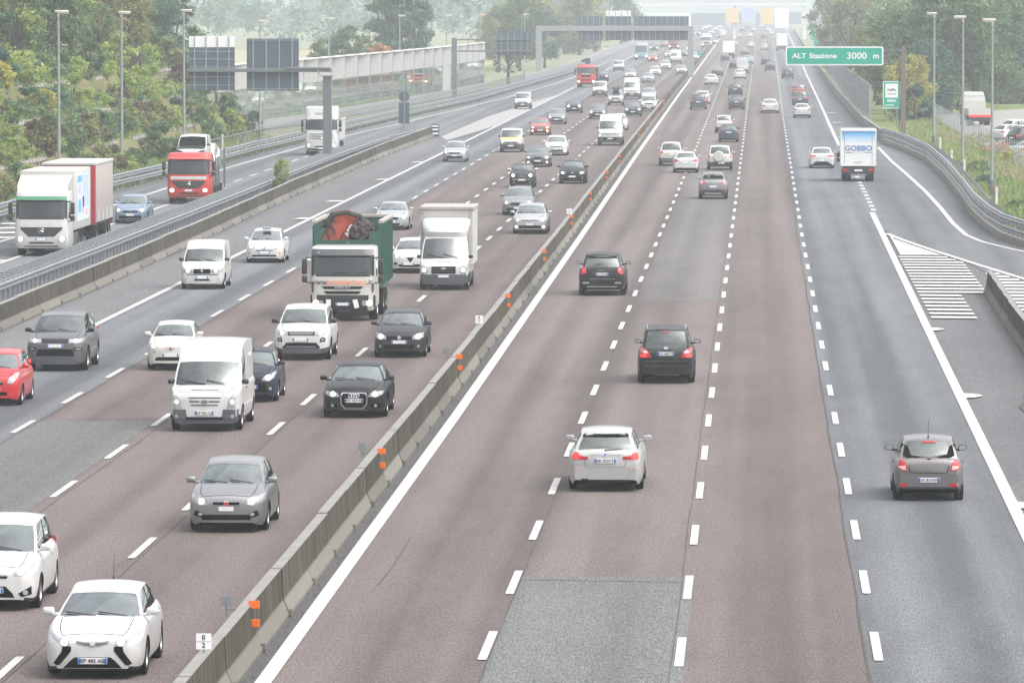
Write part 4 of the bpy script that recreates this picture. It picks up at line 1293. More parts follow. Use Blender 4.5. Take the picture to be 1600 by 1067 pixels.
    if k == 'spare_suv':           # white off-roader with the spare wheel on the tailgate
        M = make_car(L=4.3, W=1.8, H=1.69, wb=2.56, fo=.85, r=.35, zn=.95, c0=1.0, zc=1.1, zb=1.1, r0=1.8, r1=3.95, c1=4.2, kind='suv', wr=.74, rear_low=.56, cl=.23, plate_r=(-.1, .50), tail=[
            TL(rect(.70, .82, .86, 1.14, .03)), FT('bumper_reflector', rect(.68, .78, .66, .70), 'tail_red', ax='R', mir=True)], face=[HL(.44, .82, .8, .95, .78, .9)])
        t = MB().lathe_x([(-.1, .02), (-.1, .33), (-.06, .37), (.08, .37), (.12, .33), (.12, .02)], 28)
        me = t.mesh('spare_wheel_cover', True); me.transform(Matrix.Rotation(R(90), 4, 'Z')); me.transform(Matrix.Translation((.08, 4.3 / 2 + .08, .96)))
        M.add('spare_wheel_cover', me, 'p_ivory', 2)
        return M
    if k == 'white_fivedoor':
        return make_car(L=4.3, W=1.77, H=1.43, wb=2.58, fo=.88, r=.32, zn=.8, c0=1.1, zc=1.0, zb=1.0, r0=1.9, r1=3.75, c1=4.15, kind='hatch', wr=.67, plate_r=(.02, .70), rear_low=.36, tail=[
            TL([(.44, .86), (.80, .74), (.84, .84), (.82, .94), (.66, .95)]), third(1.36, .1), FT('rear_diffuser', rect(-.55, .55, .26, .36, .04), 'gap', ax='R', lod=2)], face=[HL(.44, .82, .66, .8, .64, .76)])
    if k == 'tall_suv':            # SUV with dark lower bumper, rails
        return make_car(L=4.43, W=1.81, H=1.68, wb=2.6, fo=.88, r=.345, zn=.95, c0=1.0, zc=1.09, zb=1.1, r0=1.8, kind='suv', wr=.72, rear_low=.58, black_low=.5, cl=.22, plate_r=(0, .84), roof_rails='black_plastic', tail=[
            TL([(.56, .92), (.86, .90), (.86, 1.08), (.60, 1.08)], subs=[('tail_lamp', disc(.68, 1.0, .06), 'tail_lit')]), third(1.58, .12), wiper_rear(1.2)], face=[
            HL(.44, .84, .8, .94, .78, .9), FT('grille', rect(-.42, .42, .78, .9, .03), 'gap', lod=2), FT('lower_grille', rect(-.6, .6, .36, .5, .04), 'gap', lod=2)])
    if k == 'supermini':           # small car with high vertical lamps
        return make_car(L=3.9, W=1.71, H=1.49, wb=2.49, fo=.82, r=.30, zn=.82, c0=.95, zc=1.0, zb=1.03, r0=1.7, kind='hatch', wr=.67, plate_r=(0, .82), rear_low=.36, tail=[
            TL([(.64, .82), (.78, .80), (.80, .95), (.74, 1.24), (.66, 1.24), (.68, 1.02)]), third(1.42, .12), wiper_rear(1.1), FT('rear_diffuser', rect(-.5, .5, .26, .34, .03), 'black_plastic', ax='R')], face=[HL(.44, .8, .68, .9, .66, .78)])
    if k == 'boxy_city':           # upright little car
        return make_car(L=3.55, W=1.6, H=1.55, wb=2.3, fo=.72, r=.29, zn=.88, c0=.75, zc=1.05, zb=1.06, r0=1.4, kind='suv', wr=.75, plate_r=(0, .72), rear_low=.52, black_low=.45, tail=[
            TL(rect(.64, .75, .9, 1.36)), third(1.48, .1), wiper_rear(1.12)], face=[HL(.4, .72, .74, .88, .72, .86), FT('grille', rect(-.4, .4, .6, .7, .03), 'gap', lod=2)])
    if k == 'exec_rear':           # long white saloon seen from behind
        return make_car(L=4.95, W=1.88, H=1.46, wb=2.91, fo=.9, r=.335, zn=.8, c0=1.3, zc=.98, zb=.98, r0=2.1, kind='sedan', wr=.66, plate_r=(0, .55), rear_low=.30, tail=[
            TL([(.42, .74), (.84, .76), (.84, .88), (.50, .84)]), FT('rear_diffuser', rect(-.6, .6, .26, .34, .03), 'black_plastic', ax='R')], face=[HL(.44, .84, .64, .76, .62, .74), FT('grille', rect(-.34, .34, .5, .7, .05), 'gap', lod=2), FT('lower_grille', rect(-.6, .6, .26, .36, .03), 'gap', lod=2)])
    if k == 'wagon_generic':
        return make_car(L=4.65, W=1.8, H=1.5, wb=2.7, fo=.9, r=.32, zn=.8, c0=1.15, zc=1.0, zb=1.02, r0=1.95, kind='wagon', wr=.69, rear_low=.34, plate_r=(0, .8), roof_rails='rim', tail=[TL([(.6, .8), (.84, .8), (.84, 1.0), (.66, 1.0)]), third(1.4, .12), wiper_rear(1.08)],
            face=[HL(.44, .82, .66, .8, .64, .76), FT('grille', rect(-.4, .4, .58, .7, .03), 'gap', lod=2), FT('lower_grille', rect(-.6, .6, .28, .42, .04), 'gap', lod=2)])
    raise KeyError(k)


def model(k):
    if k not in MODELS:
        MODELS[k] = TRUCKS[k]() if k in TRUCKS else build(k)
    return MODELS[k]

# ------------------------------------------------------------------ lorries and other large vehicles
TRUCKS = {}


def rings_mesh(rings, cap_top=True, cap_bot=True):
    """closed shell from stacked outlines with equal point counts"""
    n = len(rings[0])
    m = MB()
    m.v = [tuple(p) for r_ in rings for p in r_]
    m.f = [(i * n + k, i * n + (k + 1) % n, (i + 1) * n + (k + 1) % n, (i + 1) * n + k) for i in range(len(rings) - 1) for k in range(n)]
    if cap_bot: m.f.append(tuple(range(n))[::-1])
    if cap_top: m.f.append(tuple(range((len(rings) - 1) * n, len(rings) * n)))
    return m


def outline(hw, y0, y1, z, rf=.25, bow=.1, rb=.05):
    """cab outline at height z: bowed front with rounded corners"""
    pts = []
    for k in range(9):                                      # front from -x to +x
        x = -hw + rf * .55 + (2 * hw - 1.1 * rf) * k / 8
        pts.append((x, y0 + bow * (abs(x) / hw) ** 2, z))
    pts.append((hw - rf * .16, y0 + bow + rf * .28, z)); pts.append((hw, y0 + bow + rf * .8, z))
    pts += [(hw, y1 - rb, z), (hw - rb, y1, z), (-hw + rb, y1, z), (-hw, y1 - rb, z)]
    pts.append((-hw, y0 + bow + rf * .8, z)); pts.append((-hw + rf * .16, y0 + bow + rf * .28, z))
    return pts


def make_cab(M, W, y0, y1, z0, zs, zr, rake=.25, lean=.0, bow=.1):
    """z0 bumper foot, zs screen foot, zr roof; returns a skin"""
    hw = W / 2
    R_ = [outline(hw * .95, y0 + .10, y1, z0, bow=bow), outline(hw, y0 + .02, y1, z0 + .18, bow=bow), outline(hw, y0, y1, z0 + .5, bow=bow), outline(hw, y0 + lean * .5, y1, (z0 + zs) / 2 + .2, bow=bow),
          outline(hw * .995, y0 + lean, y1, zs, bow=bow), outline(hw * .985, y0 + lean + rake * .5, y1, zs + (zr - zs) * .5, bow=bow), outline(hw * .97, y0 + lean + rake * .95, y1, zr - .12, bow=bow),
          outline(hw * .94, y0 + lean + rake * 1.15 + .04, y1 - .03, zr - .03, bow=bow), outline(hw * .86, y0 + lean + rake * 1.3 + .16, y1 - .1, zr, bow=bow)]
    m = rings_mesh(R_)
    M.add('cab', m.mesh('cab', True, 40), 'paint', 2)
    return Skin(m.v, [f for f in m.f])


def star_badge(M, x, z, r, y):
    m = MB().tube([(x + r * math.cos(2 * math.pi * k / 20), y, z + r * math.sin(2 * math.pi * k / 20)) for k in range(21)], r * .1, 6, False)
    for a in (90, 210, 330):
        m.tube([(x, y, z), (x + r * math.cos(R(a)), y, z + r * math.sin(R(a)))], [r * .16, r * .04], 6)
    M.add('badge', m.mesh('badge', True), 'chrome', 1)


def lorry_mirrors(M, hw, y, z0, z1):
    for sg in (-1, 1):
        m = MB().bbox(sg * (hw + .20) - .10, sg * (hw + .20) + .10, y - .08, y + .06, z0, z1, .05).bbox(sg * (hw + .20) - .10, sg * (hw + .20) + .10, y - .08, y + .06, z0 - .30, z0 - .05, .05)
        m.tube([(sg * (hw - .05), y + .1, z1 + .02), (sg * (hw + .1), y + .02, z1 + .06), (sg * (hw + .2), y, z1 - .03)], .025, 6)
        m.tube([(sg * (hw - .05), y + .1, z0 - .35), (sg * (hw + .2), y, z0 - .28)], .025, 6)
        M.add('wing_mirror', m.mesh('wing_mirror', True, 50), 'black_plastic', 1)


def chassis(M, W, y0, y1, axles, r=.5, z=.62, twin=()):
    M.add('chassis', MB().box(-.45, .45, y0, y1, z, z + .28).box(-W / 2 + .45, W / 2 - .45, y0 + .2, y1 - .2, z - .15, z + .1).mesh('chassis'), 'gap', 2)
    for i, y in enumerate(axles):
        for sg in (-1, 1):
            w = .55 if i in twin else .32
            add_wheel(M, sg * (W / 2 - w / 2 - .03), y, r, w)


def cab_front(M, W, y0, zs, zr, screen_h, visor, grille, red_strip=None, lamps=None, bump=None, lit=True, visor_h=.16, side_to=None):
    hw = W / 2
    S = M.skin
    sc = rect(-hw * .90, hw * .90, zs + .06, zs + .06 + screen_h, .06)
    i = M.add('windscreen', S.patch(sc, 'F', .012, 3).mesh('windscreen', True), 'glass_dark', 2)
    M.add('screen_surround', S.patch(rect(-hw * .955, hw * .955, zs + .0, zs + .10 + screen_h, .08), 'F', .005, 3).mesh('screen_surround', True), 'black_plastic', 2)
    for x in (-.35, .45):
        M.add('wiper', S.patch([(x, zs + .09), (x + .5, zs + .16), (x + .5, zs + .18), (x, zs + .12)], 'F', .03, 1).mesh('wiper'), 'gap', 0)
    for ax in ('P', 'N'):
        q = [(y0 + .42, zs + .05), (y0 + 1.15, zs - .02), (y0 + 1.15, zs + screen_h - .02), (y0 + .58, zs + screen_h - .02)]
        M.add('side_window', S.patch(q, ax, .01, 1).mesh('side_window', True), 'glass_dark', 2)
        d = [(y0 + .36, .85), (y0 + .37, .85), (y0 + .41, zs + screen_h), (y0 + .40, zs + screen_h)]
        M.add('door_seam', S.patch(d, ax, .006, 0).mesh('door_seam'), 'gap', 0)
    if visor:
        zt = zs + .10 + screen_h
        pts = []
        m = MB()
        top, bot = [], []
        for k in range(11):
            x = -hw * .95 + 1.9 * hw * k / 10
            y = S.hit(x * .98, zt - .02) or y0
            top.append((x, y - .05, zt + visor_h * .5)); bot.append((x, y - .24, zt - visor_h * .5))
        m.strip(top, bot)
        m.strip([(a, b, c + .03) for a, b, c in bot], [(a, b, c + .03) for a, b, c in top])
        m.strip(bot, [(a, b, c + .03) for a, b, c in bot])
        M.add('sun_visor', m.mesh('sun_visor', True), visor, 2)
        for x in (-hw * .72, hw * .72):
            M.add('marker_lamp', MB().bbox(x - .05, x + .05, bot[0][1] - .2, bot[0][1] - .1, zt - .02, zt + .05, .015).mesh('marker_lamp'), 'lens', 1)


def lorry_actros(paint_bands, box):
    L = 2.2
    M = Model(6.0, 2.5, 1.4, 1.0)
    M.L, M.fo = 9.0, 1.38
    y0 = -4.5
    S = M.skin = make_cab(M, 2.5, y0, y0 + 2.25, .38, 1.72, 2.98 if not box else 3.05, .22, .05, .08)
    cab_front(M, 2.5, y0, 1.72, 3.0, .86, paint_bands['visor'], None)
    g = M.add('grille', S.patch([(-.98, 1.36), (.98, 1.36), (.98, 1.27), (.60, .92), (-.60, .92), (-.98, 1.27)], 'F', .012, 3).mesh('grille', True), 'black_plastic', 2)
    star_badge(M, 0, 1.2, .13, y0 - .03)
    if paint_bands.get('band'):
        M.add('white_band', S.patch(rect(-1.05, 1.05, 1.44, 1.62), 'F', .01, 3).mesh('white_band', True), paint_bands['band'], 2)
    for sg in (1, -1):
        po = rect(.80, 1.14, .70, .92, .05)
        i = M.add('headlight', S.patch(po if sg > 0 else mirrored(po), 'F', .015, 2).mesh('headlight', True), 'lens', 2)
        lp = disc(.97, .81, .10)
        M.add('lamp', S.patch(lp if sg > 0 else mirrored(lp), 'F', .028, 1).mesh('lamp'), 'lamp_lit', 2, i)
    M.add('lower_grille', S.patch(rect(-.55, .55, .60, .67, .02), 'F', .012, 2).mesh('lower_grille'), 'gap', 2)
    M.add('front_step', S.patch(rect(-.8, .8, .44, .50, .02), 'F', .012, 2).mesh('front_step'), 'grey_plastic', 1)
    add_plate(M, 0, .80, 'F')
    lorry_mirrors(M, 1.25, y0 + .2, 1.95, 2.5)
    return M


def t_box_lorry():
    M = lorry_actros({'visor': 'visor_green'}, True)
    y0 = -4.5
    # roof spoiler rising to the box
    sp = MB()
    hw = 1.18
    a = [(-hw, y0 + .62, 2.98), (hw, y0 + .62, 2.98), (hw, y0 + .72, 3.30), (-hw, y0 + .72, 3.30), (-hw * 1.02, y0 + 2.2, 3.72), (hw * 1.02, y0 + 2.2, 3.72), (hw, y0 + 2.2, 2.98), (-hw, y0 + 2.2, 2.98)]
    sp.add(a, [(0, 1, 2, 3), (3, 2, 5, 4), (1, 6, 5, 2), (0, 3, 4, 7), (7, 4, 5, 6)])
    M.add('roof_spoiler', sp.mesh('roof_spoiler'), 'paint', 2)
    chassis(M, 2.5, y0 + .5, 4.6, [y0 + 1.38, y0 + 5.3, y0 + 6.6], twin=(1, 2))
    M.add('side_skirt', MB().bbox(-1.2, -1.16, y0 + 2.4, y0 + 4.6, .45, 1.0, .01).bbox(1.16, 1.2, y0 + 2.4, y0 + 4.6, .45, 1.0, .01).mesh('side_skirt'), 'grey_plastic', 1)
    b = M.add('cargo_box', MB().bbox(-1.27, 1.27, y0 + 2.45, y0 + 9.3, 1.12, 3.92, .04).mesh('cargo_box', True), 'tarp_white', 2)
    # printed side: pale blue poster with coloured panels
    for x, nm in ((1.274, 0), (-1.274, 0)):
        M.add('side_poster', MB().prism([(y0 + 3.6, 1.5), (y0 + 8.6, 1.5), (y0 + 8.6, 3.7), (y0 + 3.6, 3.7)], 'x', min(x, x * 1.002), max(x, x * 1.002)).mesh('side_poster'), 'box_blue', 1, b)
        for q, (u0, u1, v0, v1, mt) in enumerate(((3.8, 5.6, 3.3, 3.62, 'poster_blue'), (3.9, 5.4, 2.75, 3.15, 'poster_lilac'), (5.9, 8.3, 2.1, 3.6, 'poster_lilac'), (4.0, 5.3, 1.9, 2.5, 'poster_blue'), (5.6, 6.4, 1.8, 2.6, 'poster_rose'), (7.0, 8.0, 1.65, 2.0, 'poster_rose'))):
            M.add('poster_panel', MB().prism([(y0 + u0, v0), (y0 + u1, v0), (y0 + u1, v1), (y0 + u0, v1)], 'x', min(x * 1.003, x * 1.005), max(x * 1.003, x * 1.005)).mesh('poster_panel'), mt, 1, b)
    return M


def t_trailer():
    M = Model(8.0, 2.5, 1.5, 1.5)
    M.L = 8.2
    M.add('cargo_box', MB().bbox(-1.27, 1.27, -4.0, 4.1, 1.15, 3.98, .04).mesh('cargo_box', True), 'tarp_grey', 2)
    M.add('front_board', MB().bbox(-1.29, 1.29, -4.06, -3.62, 1.1, 3.9, .02).mesh('front_board'), 'tarp_red', 2)
    M.add('roof_cover', MB().bbox(-1.3, 1.3, -4.08, 4.13, 3.92, 4.05, .03).mesh('roof_cover'), 'tarp_white', 2)
    M.add('drop_side', MB().box(-1.285, 1.285, -3.6, 4.1, 1.15, 1.72).mesh('drop_side'), 'panel_grey', 2)
    m = MB()
    for k in range(5):
        y = -3.3 + k * 1.8
        m.box(-1.30, 1.30, y - .05, y + .05, 1.0, 1.72)
    M.add('side_post', m.mesh('side_post'), 'rust_brown', 1)
    chassis(M, 2.5, -3.9, 3.9, [-2.4, 1.6, 2.9], twin=(0, 1, 2))
    M.add('tail_light', MB().box(-1.2, -.8, 4.11, 4.16, .85, 1.0).box(.8, 1.2, 4.11, 4.16, .85, 1.0).mesh('tail_light'), 'tail_red', 1)
    M.add('drawbar', MB().tube([(0, -3.9, .8), (0, -6.0, .7)], .08, 6).mesh('drawbar'), 'gap', 1)
    return M


def t_car_carrier():
    M = lorry_actros({'visor': 'p_truckred', 'band': 'p_white'}, False)
    y0 = -4.5
    chassis(M, 2.5, y0 + .5, 5.4, [y0 + 1.38, y0 + 5.2, y0 + 8.2], twin=(1,))
    m = MB()
    for sg in (-1, 1):
        m.box(sg * 1.2 - .05, sg * 1.2 + .05, y0 + 2.4, y0 + 6.2, 2.04, 2.16)
        for y in (y0 + 2.5, y0 + 4.4, y0 + 6.1):
            m.box(sg * 1.2 - .06, sg * 1.2 + .06, y - .06, y + .06, .9, 2.6)
        m.box(sg * .75 - .25, sg * .75 + .25, y0 + 2.4, y0 + 6.9, 2.08, 2.14)
    M.add('upper_deck', m.mesh('upper_deck'), 'gantry_grey', 2)
    m = MB()
    for sg in (-1, 1):
        a = [(sg * .75 - .28, y0 + 5.4, .95), (sg * .75 + .28, y0 + 5.4, .95), (sg * .75 + .28, y0 + 10.4, 2.4), (sg * .75 - .28, y0 + 10.4, 2.4)]
        m.add(a + [(x, y, z - .08) for x, y, z in a], [(0, 1, 2, 3), (7, 6, 5, 4), (0, 4, 5, 1), (2, 6, 7, 3), (1, 5, 6, 2), (0, 3, 7, 4)])
        m.box(sg * 1.2 - .06, sg * 1.2 + .06, y0 + 10.0, y0 + 10.12, .7, 3.0)
    M.add('ramp', m.mesh('ramp'), 'gantry_grey', 2)
    return M


def t_tipper():
    """white cab, high roof, white tipping body"""
    M = Model(8.0, 2.5, 1.4, 1.2)
    M.L, M.fo = 8.2, 1.4
    y0 = -4.1
    S = M.skin = make_cab(M, 2.5, y0, y0 + 2.3, .36, 1.95, 3.75, .45, .1, .10)
    cab_front(M, 2.5, y0, 1.95, 3.7, .72, None, None)
    for z in (1.30, 1.46, 1.62):
        M.add('grille_slat', S.patch([(-.85, z - .02), (.85, z - .02), (.95, z + .06), (-.95, z + .06)], 'F', .012, 2).mesh('grille_slat'), 'lens_dark', 2)
    star_badge(M, 0, 1.36, .14, y0 - .02)
    M.add('roof_lamp', S.patch(rect(-.5, .5, 3.1, 3.28, .05), 'F', .012, 2).mesh('roof_lamp'), 'lens', 1)
    for sg in (1, -1):
        po = [(.80, .70), (1.12, .72), (1.14, 1.05), (1.02, .95), (.82, .88)]
        i = M.add('headlight', S.patch(po if sg > 0 else mirrored(po), 'F', .015, 2).mesh('headlight', True), 'lens', 2)
        M.add('lamp', S.patch(disc(sg * .96, .80, .08), 'F', .028, 1).mesh('lamp'), 'lamp_lit', 2, i)
    M.add('lower_grille', S.patch(rect(-.5, .5, .66, .74, .02), 'F', .012, 2).mesh('lower_grille'), 'gap', 2)
    add_plate(M, 0, .56, 'F')
    M.add('lower_trim', S.patch(rect(-1.1, 1.1, .40, .55, .03), 'F', .01, 3).mesh('lower_trim'), 'black_plastic', 2)
    lorry_mirrors(M, 1.25, y0 + .2, 2.15, 2.7)
    chassis(M, 2.5, y0 + .5, 4.0, [y0 + 1.4, y0 + 5.3, y0 + 6.7], twin=(1, 2))
    b = M.add('tipper_body', MB().bbox(-1.28, 1.28, y0 + 2.6, y0 + 8.1, 1.15, 2.75, .05).mesh('tipper_body'), 'tarp_white', 2)
    M.add('body_rim', MB().bbox(-1.32, 1.32, y0 + 2.56, y0 + 8.14, 2.66, 2.80, .03).mesh('body_rim'), 'tarp_white', 1)
    M.add('cover_roll', MB().bbox(.5, 1.25, y0 + 2.5, y0 + 7.6, 2.80, 2.92, .03).mesh('cover_roll'), 'rust_brown', 1)
    return M


def t_skip_lorry():
    """weathered white cab with dark bumper, green roll-off container full of scrap"""
    M = Model(8.4, 2.5, 1.4, 1.2)
    M.L, M.fo = 8.6, 1.40
    y0 = -4.3
    S = M.skin = make_cab(M, 2.45, y0, y0 + 2.1, .40, 1.66, 2.78, .16, .04, .07)
    cab_front(M, 2.45, y0, 1.66, 2.75, .78, 'visor_dark', None, visor_h=.22)
    M.add('bumper', S.patch(rect(-1.22, 1.22, .40, .98, .05), 'F', .02, 3).mesh('bumper', True), 'black_plastic', 2)
    for zz, w in ((1.20, .78), (1.02, .70)):
        M.add('grille_slot', S.patch([(-w, zz + .10), (w, zz + .10), (w - .10, zz), (-w + .10, zz)], 'F', .014, 2).mesh('grille_slot'), 'gap', 2)
    for txt, x, mt in (('www.', -.86, 'plate_ink'), ('zanattiarturo', .14, 'scrap_or'), ('.it', 1.0, 'plate_ink')):
        t = text_mesh(txt, .29, .002, .003)
        t.transform(Matrix.Translation((x, y0 - .028 + .065 * (abs(x) / 1.22) ** 2, 1.46)))
        M.add('door_lettering', t, mt, 1)
    t = text_mesh('IVECO', .13, .012, .003)
    t.transform(Matrix.Scale(1.5, 4, (1, 0, 0))); t.transform(Matrix.Translation((0, y0 - .035, 1.255)))
    M.add('badge_letters', t, 'chrome', 1)
    for sg in (1, -1):
        po = rect(.72, 1.12, .58, .78, .05)
        i = M.add('headlight', S.patch(po if sg > 0 else mirrored(po), 'F', .03, 2).mesh('headlight', True), 'lens', 2)
        M.add('lamp', S.patch(disc(sg * 1.0, .68, .10), 'F', .045, 1).mesh('lamp'), 'lamp_lit', 2, i)
        M.add('side_vent', S.patch(disc(sg * 1.12, 1.25, .05, .2), 'F', .012, 1).mesh('side_vent'), 'grey_plastic', 0)
    for x, rot in ((-.52, 0), (.50, -14)):
        me = MB().bbox(-.09, .09, -.01, .01, -.16, .16, .005).mesh('warning_board')
        me.transform(Matrix.Rotation(R(rot), 4, 'Y')); me.transform(Matrix.Translation((x, y0 - .06, .66)))
        M.add('warning_board', me, 'sign_white', 1)
    M.skin = S
    y = y0
    add_plate(M, 0, .64, 'F')
    lorry_mirrors(M, 1.22, y0 + .1, 1.75, 2.32)
    chassis(M, 2.5, y0 + .4, 4.2, [y0 + 1.4, y0 + 5.0, y0 + 6.4], twin=(1, 2))
    # container: open box with ribs
    c0, c1, zb, zt, hw = y0 + 2.5, y0 + 8.7, 1.15, 3.55, 1.25
    m = MB()
    m.box(-hw, -hw + .06, c0, c1, zb, zt).box(hw - .06, hw, c0, c1, zb, zt).box(-hw + .06, hw - .06, c1 - .06, c1, zb, zt).box(-hw + .06, hw - .06, c0, c0 + .06, zb, zt - .62).box(-hw + .06, hw - .06, c0 + .06, c1 - .06, zb, zb + .06)
    for k in range(11):
        yy = c0 + .2 + k * (c1 - c0 - .4) / 10
        for sg in (-1, 1):
            m.box(sg * hw - (.0 if sg > 0 else .07), sg * hw + (.07 if sg > 0 else 0), yy - .05, yy + .05, zb + .1, zt - .1)
    m.box(-hw, -hw + .3, c0 - .04, c0 + .0, zb, zt - .1).box(hw - .42, hw, c0 - .04, c0 + .0, zb, zt - .3)
    M.add('container', m.mesh('container'), 'cloth_green', 2)
    rim = MB()
    for sg in (-1, 1):
        rim.bbox(sg * hw - .09, sg * hw + .09, c0, c1, zt, zt + .12, .02)
    rim.bbox(-hw, hw, c1 - .1, c1 + .06, zt, zt + .12, .02)
    M.add('container_rim', rim.mesh('container_rim'), 'timber_pale', 2)
    M.add('mudguard', MB().bbox(.7, 1.25, y0 + 4.2, y0 + 7.3, 1.02, 1.12, .03).bbox(-1.25, -.7, y0 + 4.2, y0 + 7.3, 1.02, 1.12, .03).mesh('mudguard'), 'grey_plastic', 1)
    M.add('hook_arm', MB().tube([(0, c0 - .35, 1.0), (0, c0 - .3, 2.6), (0, c0 + .1, 2.8)], .12, 8).mesh('hook_arm'), 'scrap_dark', 1)
    return M


mat_plain('scrap_or', (0.80, 0.24, 0.08), 0.6)


def t_luton():
    """white cab-chassis with a tall box that overhangs the cab behind a moulded deflector"""
    M = make_car(L=5.3, W=2.05, H=2.2, wb=3.5, fo=.94, r=.345, zn=1.08, c0=.72, zc=1.24, zb=1.26, r0=1.45, r1=2.2, c1=2.35, kind='van', wr=.84, sh=.955, cl=.24, bow=.26, panel_van=True, rear_glass=False,
        nose_plan=.80, plate_f=(0, .58), mirror_mat='black_plastic', windows=[(.1, .9)], black_low=.64, face=[
        headlight([(.66, .70), (.90, .68), (.94, .84), (.90, 1.06), (.84, 1.06), (.70, .92)], (.80, .84, .07)), FT('grille', rect(-.50, .50, .68, .98, .03), 'gap', lod=2, subs=[('grille_bar', rect(-.46, .46, .76, .79), 'grey_plastic'), ('grille_bar', rect(-.46, .46, .86, .89), 'grey_plastic')]),
        FT('badge', disc(0, .90, .11, .055), 'lens', off=.02), FT('bonnet_slot', rect(-.3, .3, 1.16, 1.175), 'gap')])
    L2 = 5.3 / 2
    b = M.add('cargo_box', MB().bbox(-1.10, 1.10, -L2 + 2.42, L2 + .9, .95, 3.25, .03).mesh('cargo_box'), 'tarp_white', 2)
    M.add('roof_cover', MB().bbox(-1.14, 1.14, -L2 + 2.36, L2 + .94, 3.22, 3.36, .03).mesh('roof_cover'), 'timber_pale', 2)
    hw = 1.0
    rr = []
    for z, y, w, tp in ((2.12, 1.42, .86, .3), (2.35, 1.36, .92, .3), (2.60, 1.55, .98, .35), (2.82, 1.95, 1.0, .4), (2.9, 2.2, 1.0, .4)):
        rr.append(outline(w, -L2 + y, -L2 + 2.42, z, rf=.3, bow=.22))
    M.add('roof_spoiler', rings_mesh(rr).mesh('roof_spoiler', True, 50), 'paint', 2)
    for sg in (-1, 1):
        M.add('marker_lamp', MB().bbox(sg * 1.0 - .05, sg * 1.0 + .05, -L2 + 2.38, -L2 + 2.42, 3.05, 3.12, .01).mesh('marker_lamp'), 'lens', 1)
        for w in (M.fo + 3.5,):
            add_wheel(M, sg * .80, w - L2, .345, .42)
    return M


def t_box_rear():
    """delivery lorry seen from behind: blue-to-white doors"""
    M = Model(6.4, 2.2, .95, 1.6)
    M.L = 6.4
    y1 = 3.2
    M.skin = None
    b = M.add('cargo_box', MB().bbox(-1.16, 1.16, -1.6, y1, 1.05, 3.42, .03).mesh('cargo_box'), 'p_white', 2)
    M.add('rear_door', MB().box(-1.10, -.006, y1 + .002, y1 + .03, 1.12, 3.28).box(.006, 1.10, y1 + .002, y1 + .03, 1.12, 3.28).mesh('rear_door'), 'door_fade', 2)
    M.add('door_frame', MB().bbox(-1.17, 1.17, y1, y1 + .06, 3.29, 3.44, .02).bbox(-1.17, -1.10, y1, y1 + .05, 1.05, 3.30, .01).bbox(1.10, 1.17, y1, y1 + .05, 1.05, 3.30, .01).bbox(-1.17, 1.17, y1, y1 + .05, 1.03, 1.115, .01).mesh('door_frame'), 'sign_white', 2)
    for x in (-.9, .9):
        M.add('door_bar', MB().tube([(x, y1 + .045, 1.13), (x, y1 + .045, 3.27)], .012, 6).mesh('door_bar'), 'panel_grey', 1)
    for txt, dx, sz, mt, z in (('GOBBO', 0, .46, 'sign_blue', 2.18), ('G', -.725, .50, 'poster_blue', 2.18)):
        if txt == 'G': continue
        t = text_mesh(txt, sz, .010, .003); t.transform(Matrix.Scale(1.12, 4, (1, 0, 0)))
        t.transform(Matrix.Rotation(math.pi, 4, 'Z')); t.transform(Matrix.Translation((0, y1 + .05, z)))
        M.add('lettering', t, mt, 1)
    u = MB()
    for sg in (-1, 1):
        u.box(sg * .62 - .22, sg * .62 + .22, y1 + .045, y1 + .05, 1.89, 1.93)
    M.add('lettering_rule', u.mesh('lettering_rule'), 'sign_blue', 1)
    M.add('lettering_rule', MB().box(-.45, .45, y1 + .045, y1 + .05, 1.915, 1.925).mesh('lettering_rule'), 'poster_blue', 0)
    t = text_mesh('06 12 31', .15, .004, .002); t.transform(Matrix.Rotation(math.pi, 4, 'Z')); t.transform(Matrix.Translation((0, y1 + .05, 1.26)))
    M.add('small_lettering', t, 'panel_grey', 0)
    chassis(M, 2.1, -3.0, y1 - .1, [-2.25, 1.6], r=.40, z=.55, twin=(1,))
    M.add('rear_bumper', MB().bbox(-1.05, 1.05, y1 - .1, y1 + .02, .52, .98, .03).mesh('rear_bumper'), 'black_plastic', 2)
    M.add('tail_light', MB().bbox(-1.0, -.66, y1 + .02, y1 + .06, .68, .84, .01).bbox(.66, 1.0, y1 + .02, y1 + .06, .68, .84, .01).mesh('tail_light'), 'tail_red', 2)
    M.add('licence_plate', MB().bbox(-.26, .26, y1 + .025, y1 + .04, .68, .80, .004).mesh('licence_plate'), 'plate_white', 1)
    M.add('exhaust_guard', MB().bbox(-.55, .55, y1 - .04, y1 + .03, .42, .50, .02).mesh('exhaust_guard'), 'galvanised', 1)
    S = make_cab(M, 2.0, -3.2, -1.62, .45, 1.5, 2.3, .5, .2, .1)
    lorry_mirrors(M, 1.05, -2.7, 1.45, 1.75)
    return M


def door_fade():
    m, nt, n, l, b = nodes_of('door_fade')
    b.inputs['Roughness'].default_value = 0.35
    tc = n.new('ShaderNodeTexCoord'); sp = n.new('ShaderNodeSeparateXYZ'); cr = n.new('ShaderNodeValToRGB')
    mr = n.new('ShaderNodeMapRange'); mr.inputs[1].default_value, mr.inputs[2].default_value = 1.12, 3.28
    l.new(tc.outputs['Object'], sp.inputs[0]); l.new(sp.outputs[2], mr.inputs[0]); l.new(mr.outputs[0], cr.inputs[0]); l.new(cr.outputs[0], b.inputs['Base Color'])
    e = cr.color_ramp.elements          # printed fade on the doors, blue at the top
    e[0].position, e[0].color = .62, (.78, .78, .77, 1)
    e[1].position, e[1].color = .97, (.08, .36, .70, 1)
    k = e.new(.80); k.color = (.42, .64, .80, 1)
    MAT['door_fade'] = m


door_fade()


